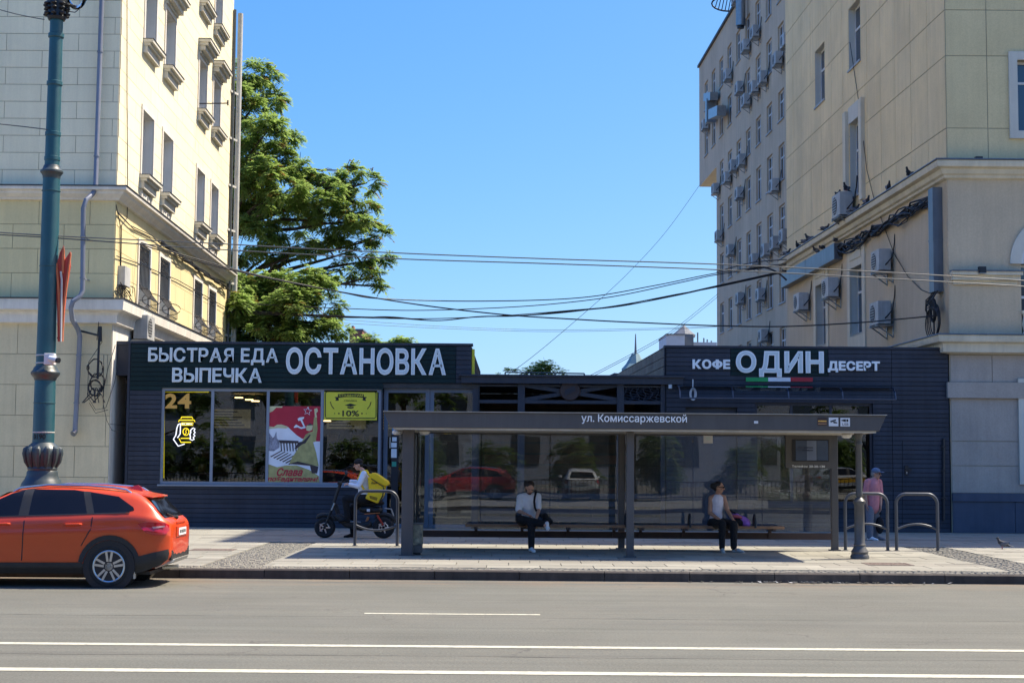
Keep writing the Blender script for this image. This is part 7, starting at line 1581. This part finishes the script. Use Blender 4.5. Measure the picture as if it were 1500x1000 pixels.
for i, (px, py) in enumerate(lg):
    s_, z = rs.hit(px, py + 4, .25); pigeon(rs.P(s_, zc1 + .08, .22), random.uniform(0, 6.3), 'dark pigeon on the main cornice of the beige side wall, %s from the corner' % ordinal(i), 1.15)
for i, px in enumerate((1196, 1188, 1214)):
    s_, z = rs.hit(px, 365, .4); pigeon(rs.P(s_, 9.235, .18), random.uniform(0, 6.3), 'dark pigeon sitting on the level cable duct, ' + ('middle one', 'farthest one', 'nearest one')[i], 1.15)
for i, px in enumerate((1224, 1236)):
    s_, z = rs.hit(px, 290, .35); zz_ = rs.hit(1236, 318, .3)[1] + .76; pigeon(rs.P(s_, zz_, .26), 1 + 3 * i, 'dark pigeon on the old air conditioner, ' + ('left one', 'right one')[i], 1.2)
# ------------------------------------------------------------ across the street, behind the photographer (seen in the panes)
def street_tree_at(x, y, s_, seed, lab):
    return None
bt = V(0, 0, 0)
rngt = random.Random(31)
cl3 = [(V(rngt.gauss(0, 1.7), rngt.gauss(0, 1.7), 6.3 + rngt.uniform(-2.3, 2.8)), rngt.uniform(.9, 1.4)) for _ in range(18)]
t0 = tree('street_tree', 'x', bt, [V(0, 0, 0), V(.05, 0, 2), V(0, .1, 4), V(.1, 0, 6.5)], [.22, .19, .15, .07], cl3, 'leaf_deep', .55, L=.6, n=5, lw=.32, seed=30)
for i, x in enumerate((-21, -13.5, -6, 5.5, 12.5, 20, 27)):
    o = t0 if i == 0 else copy_tree(t0); o.location = (x, -7.5 + (i % 2) * 1.2, .14); o.rotation_euler.z = i * 1.1; o.scale = (1, 1, 1 + .08 * (i % 3)); tag(o, 'street tree on the opposite pavement, %s from the left, reflected in the panes' % ordinal(i), 'tree', 'street trees on the opposite side')
mat('opposite_wall', (.33, .35, .38), .9, var=.1)
ob = empty('opposite_building', (0, -52, .02), 'long pale building across the street, only reflected in the panes', 'building'); B().box(-70, -66, .02, 70, -52, 17).build('wall', 'opposite_wall', ob); B().box(-71, -67, 17.002, 71, -51.5, 17.5).build('roof', 'sill_metal', ob)
of_ = Fr((0, -52, 0), (1, 0, 0), (0, 1, 0))
for k in range(-9, 10):
    for z in (1.5, 5.2, 8.9, 12.6): B().fbox(of_, k * 6, k * 6 + 2.0, z, z + 2.2, -.05, .04).build('window', 'dark_pane', ob)
for i, (x, y, pm, rz, tx, lab) in enumerate(((-2.0, -4.6, 'paint_red', 0, False, 'red car parked across the street, only reflected in the panes'), (3.4, -12.5, 'paint_white', pi / 2, False, 'white car parked end on across the street, only reflected in the panes'), (22.0, -21, 'paint_silver', pi, True, 'silver and yellow taxi across the street, only reflected in the panes'), (-9.5, -13, 'paint_grey', 0, False, 'dark grey car parked across the street, only reflected in the panes'))):
    if i == 0: oc = make_car('opposite_car', pm, True); o = oc
    else:
        o = copy_tree(oc)
        for ch in o.children:
            if ch.data and ch.data.materials and ch.data.materials[0].name == 'paint_red': ch.data = ch.data.copy(); ch.data.materials[0] = M[pm]
    for ch in list(o.children):
        if ch.name.startswith('taxi_stripe') and not tx and i: bpy.data.objects.remove(ch)
    o.location = (x, y, .145 if y > -9 else .03); o.rotation_euler.z = rz; tag(o, lab, 'car', 'cars parked across the street')
for ch in list(oc.children):
    if ch.name.startswith('taxi_stripe'): bpy.data.objects.remove(ch)
cl4 = [(V(rngt.uniform(-2.4, 2.4), rngt.uniform(-.6, .6), rngt.uniform(.7, 2.9)), rngt.uniform(.6, .95)) for _ in range(14)]
h0 = tree('tall_shrub', 'x', V(0, 0, 0), [V(0, 0, 0), V(.05, 0, .6), V(0, .1, 1.4), V(.1, 0, 2.2)], [.08, .07, .05, .03], cl4, 'leaf_deep', .8, L=.5, n=5, lw=.26, seed=44, cat='shrub')
for i in range(13):
    o = h0 if i == 0 else copy_tree(h0); o.location = (-30 + i * 4.8, -24.6 - (i % 2) * .7, .02); o.rotation_euler.z = (i % 2) * pi + .2 * i; o.scale = (1, 1, .9 + .1 * (i % 3)); tag(o, 'tall shrub across the street, %s from the left, only reflected in the panes' % ordinal(i), 'shrub', 'shrubs on the opposite side')
ft = empty('flower_trough', (11.4, 4.3, .145), 'long trough of white flowers across the street, only reflected in the panes', 'flower trough')
B().box(9.7, 4.0, .145, 13.1, 4.5, .5).build('trough', 'post_grey', ft); fv, ff, wv, wf = [], [], [], []
for k in range(420): spray(fv, ff, V(rngt.uniform(9.7, 13.1), rngt.uniform(4.0, 4.5), rngt.uniform(.48, .72)), V(rngt.gauss(0, 1), rngt.gauss(0, 1), .8).normalized(), V(0, 0, 1), .14, 3, .07, .3, rngt)
mb_ = MB(); mb_.v, mb_.f = fv, ff; tag(mb_.build('foliage', 'leaf_deep', ft), kind='stuff')
b = B()
for k in range(150):
    c = V(rngt.uniform(9.65, 13.15), rngt.uniform(3.95, 4.55), rngt.uniform(.6, .85)); b.lathe(c, [(.012, 0), (.045, .012), (.05, .02)], 6)
tag(b.build('blossoms', 'letter_white', ft), kind='stuff')
rl = empty('street_railing', (0, -9.5, .03), 'long low iron railing across the street, only reflected in the panes', 'railing')
B().box(-40, -9.53, .95, 40, -9.47, 1.0).build('top_rail', 'iron_black', rl); B().box(-40, -9.53, .2, 40, -9.47, .24).build('bottom_rail', 'iron_black', rl)
b = B()
for k in range(400): b.box(-40 + k * .2, -9.51, .03, -39.975 + k * .2, -9.49, .95)
tag(b.build('bars', 'iron_black', rl), kind='stuff')

bpy.data.scenes.remove(TMP)
for me_ in TXT.values(): bpy.data.meshes.remove(me_)
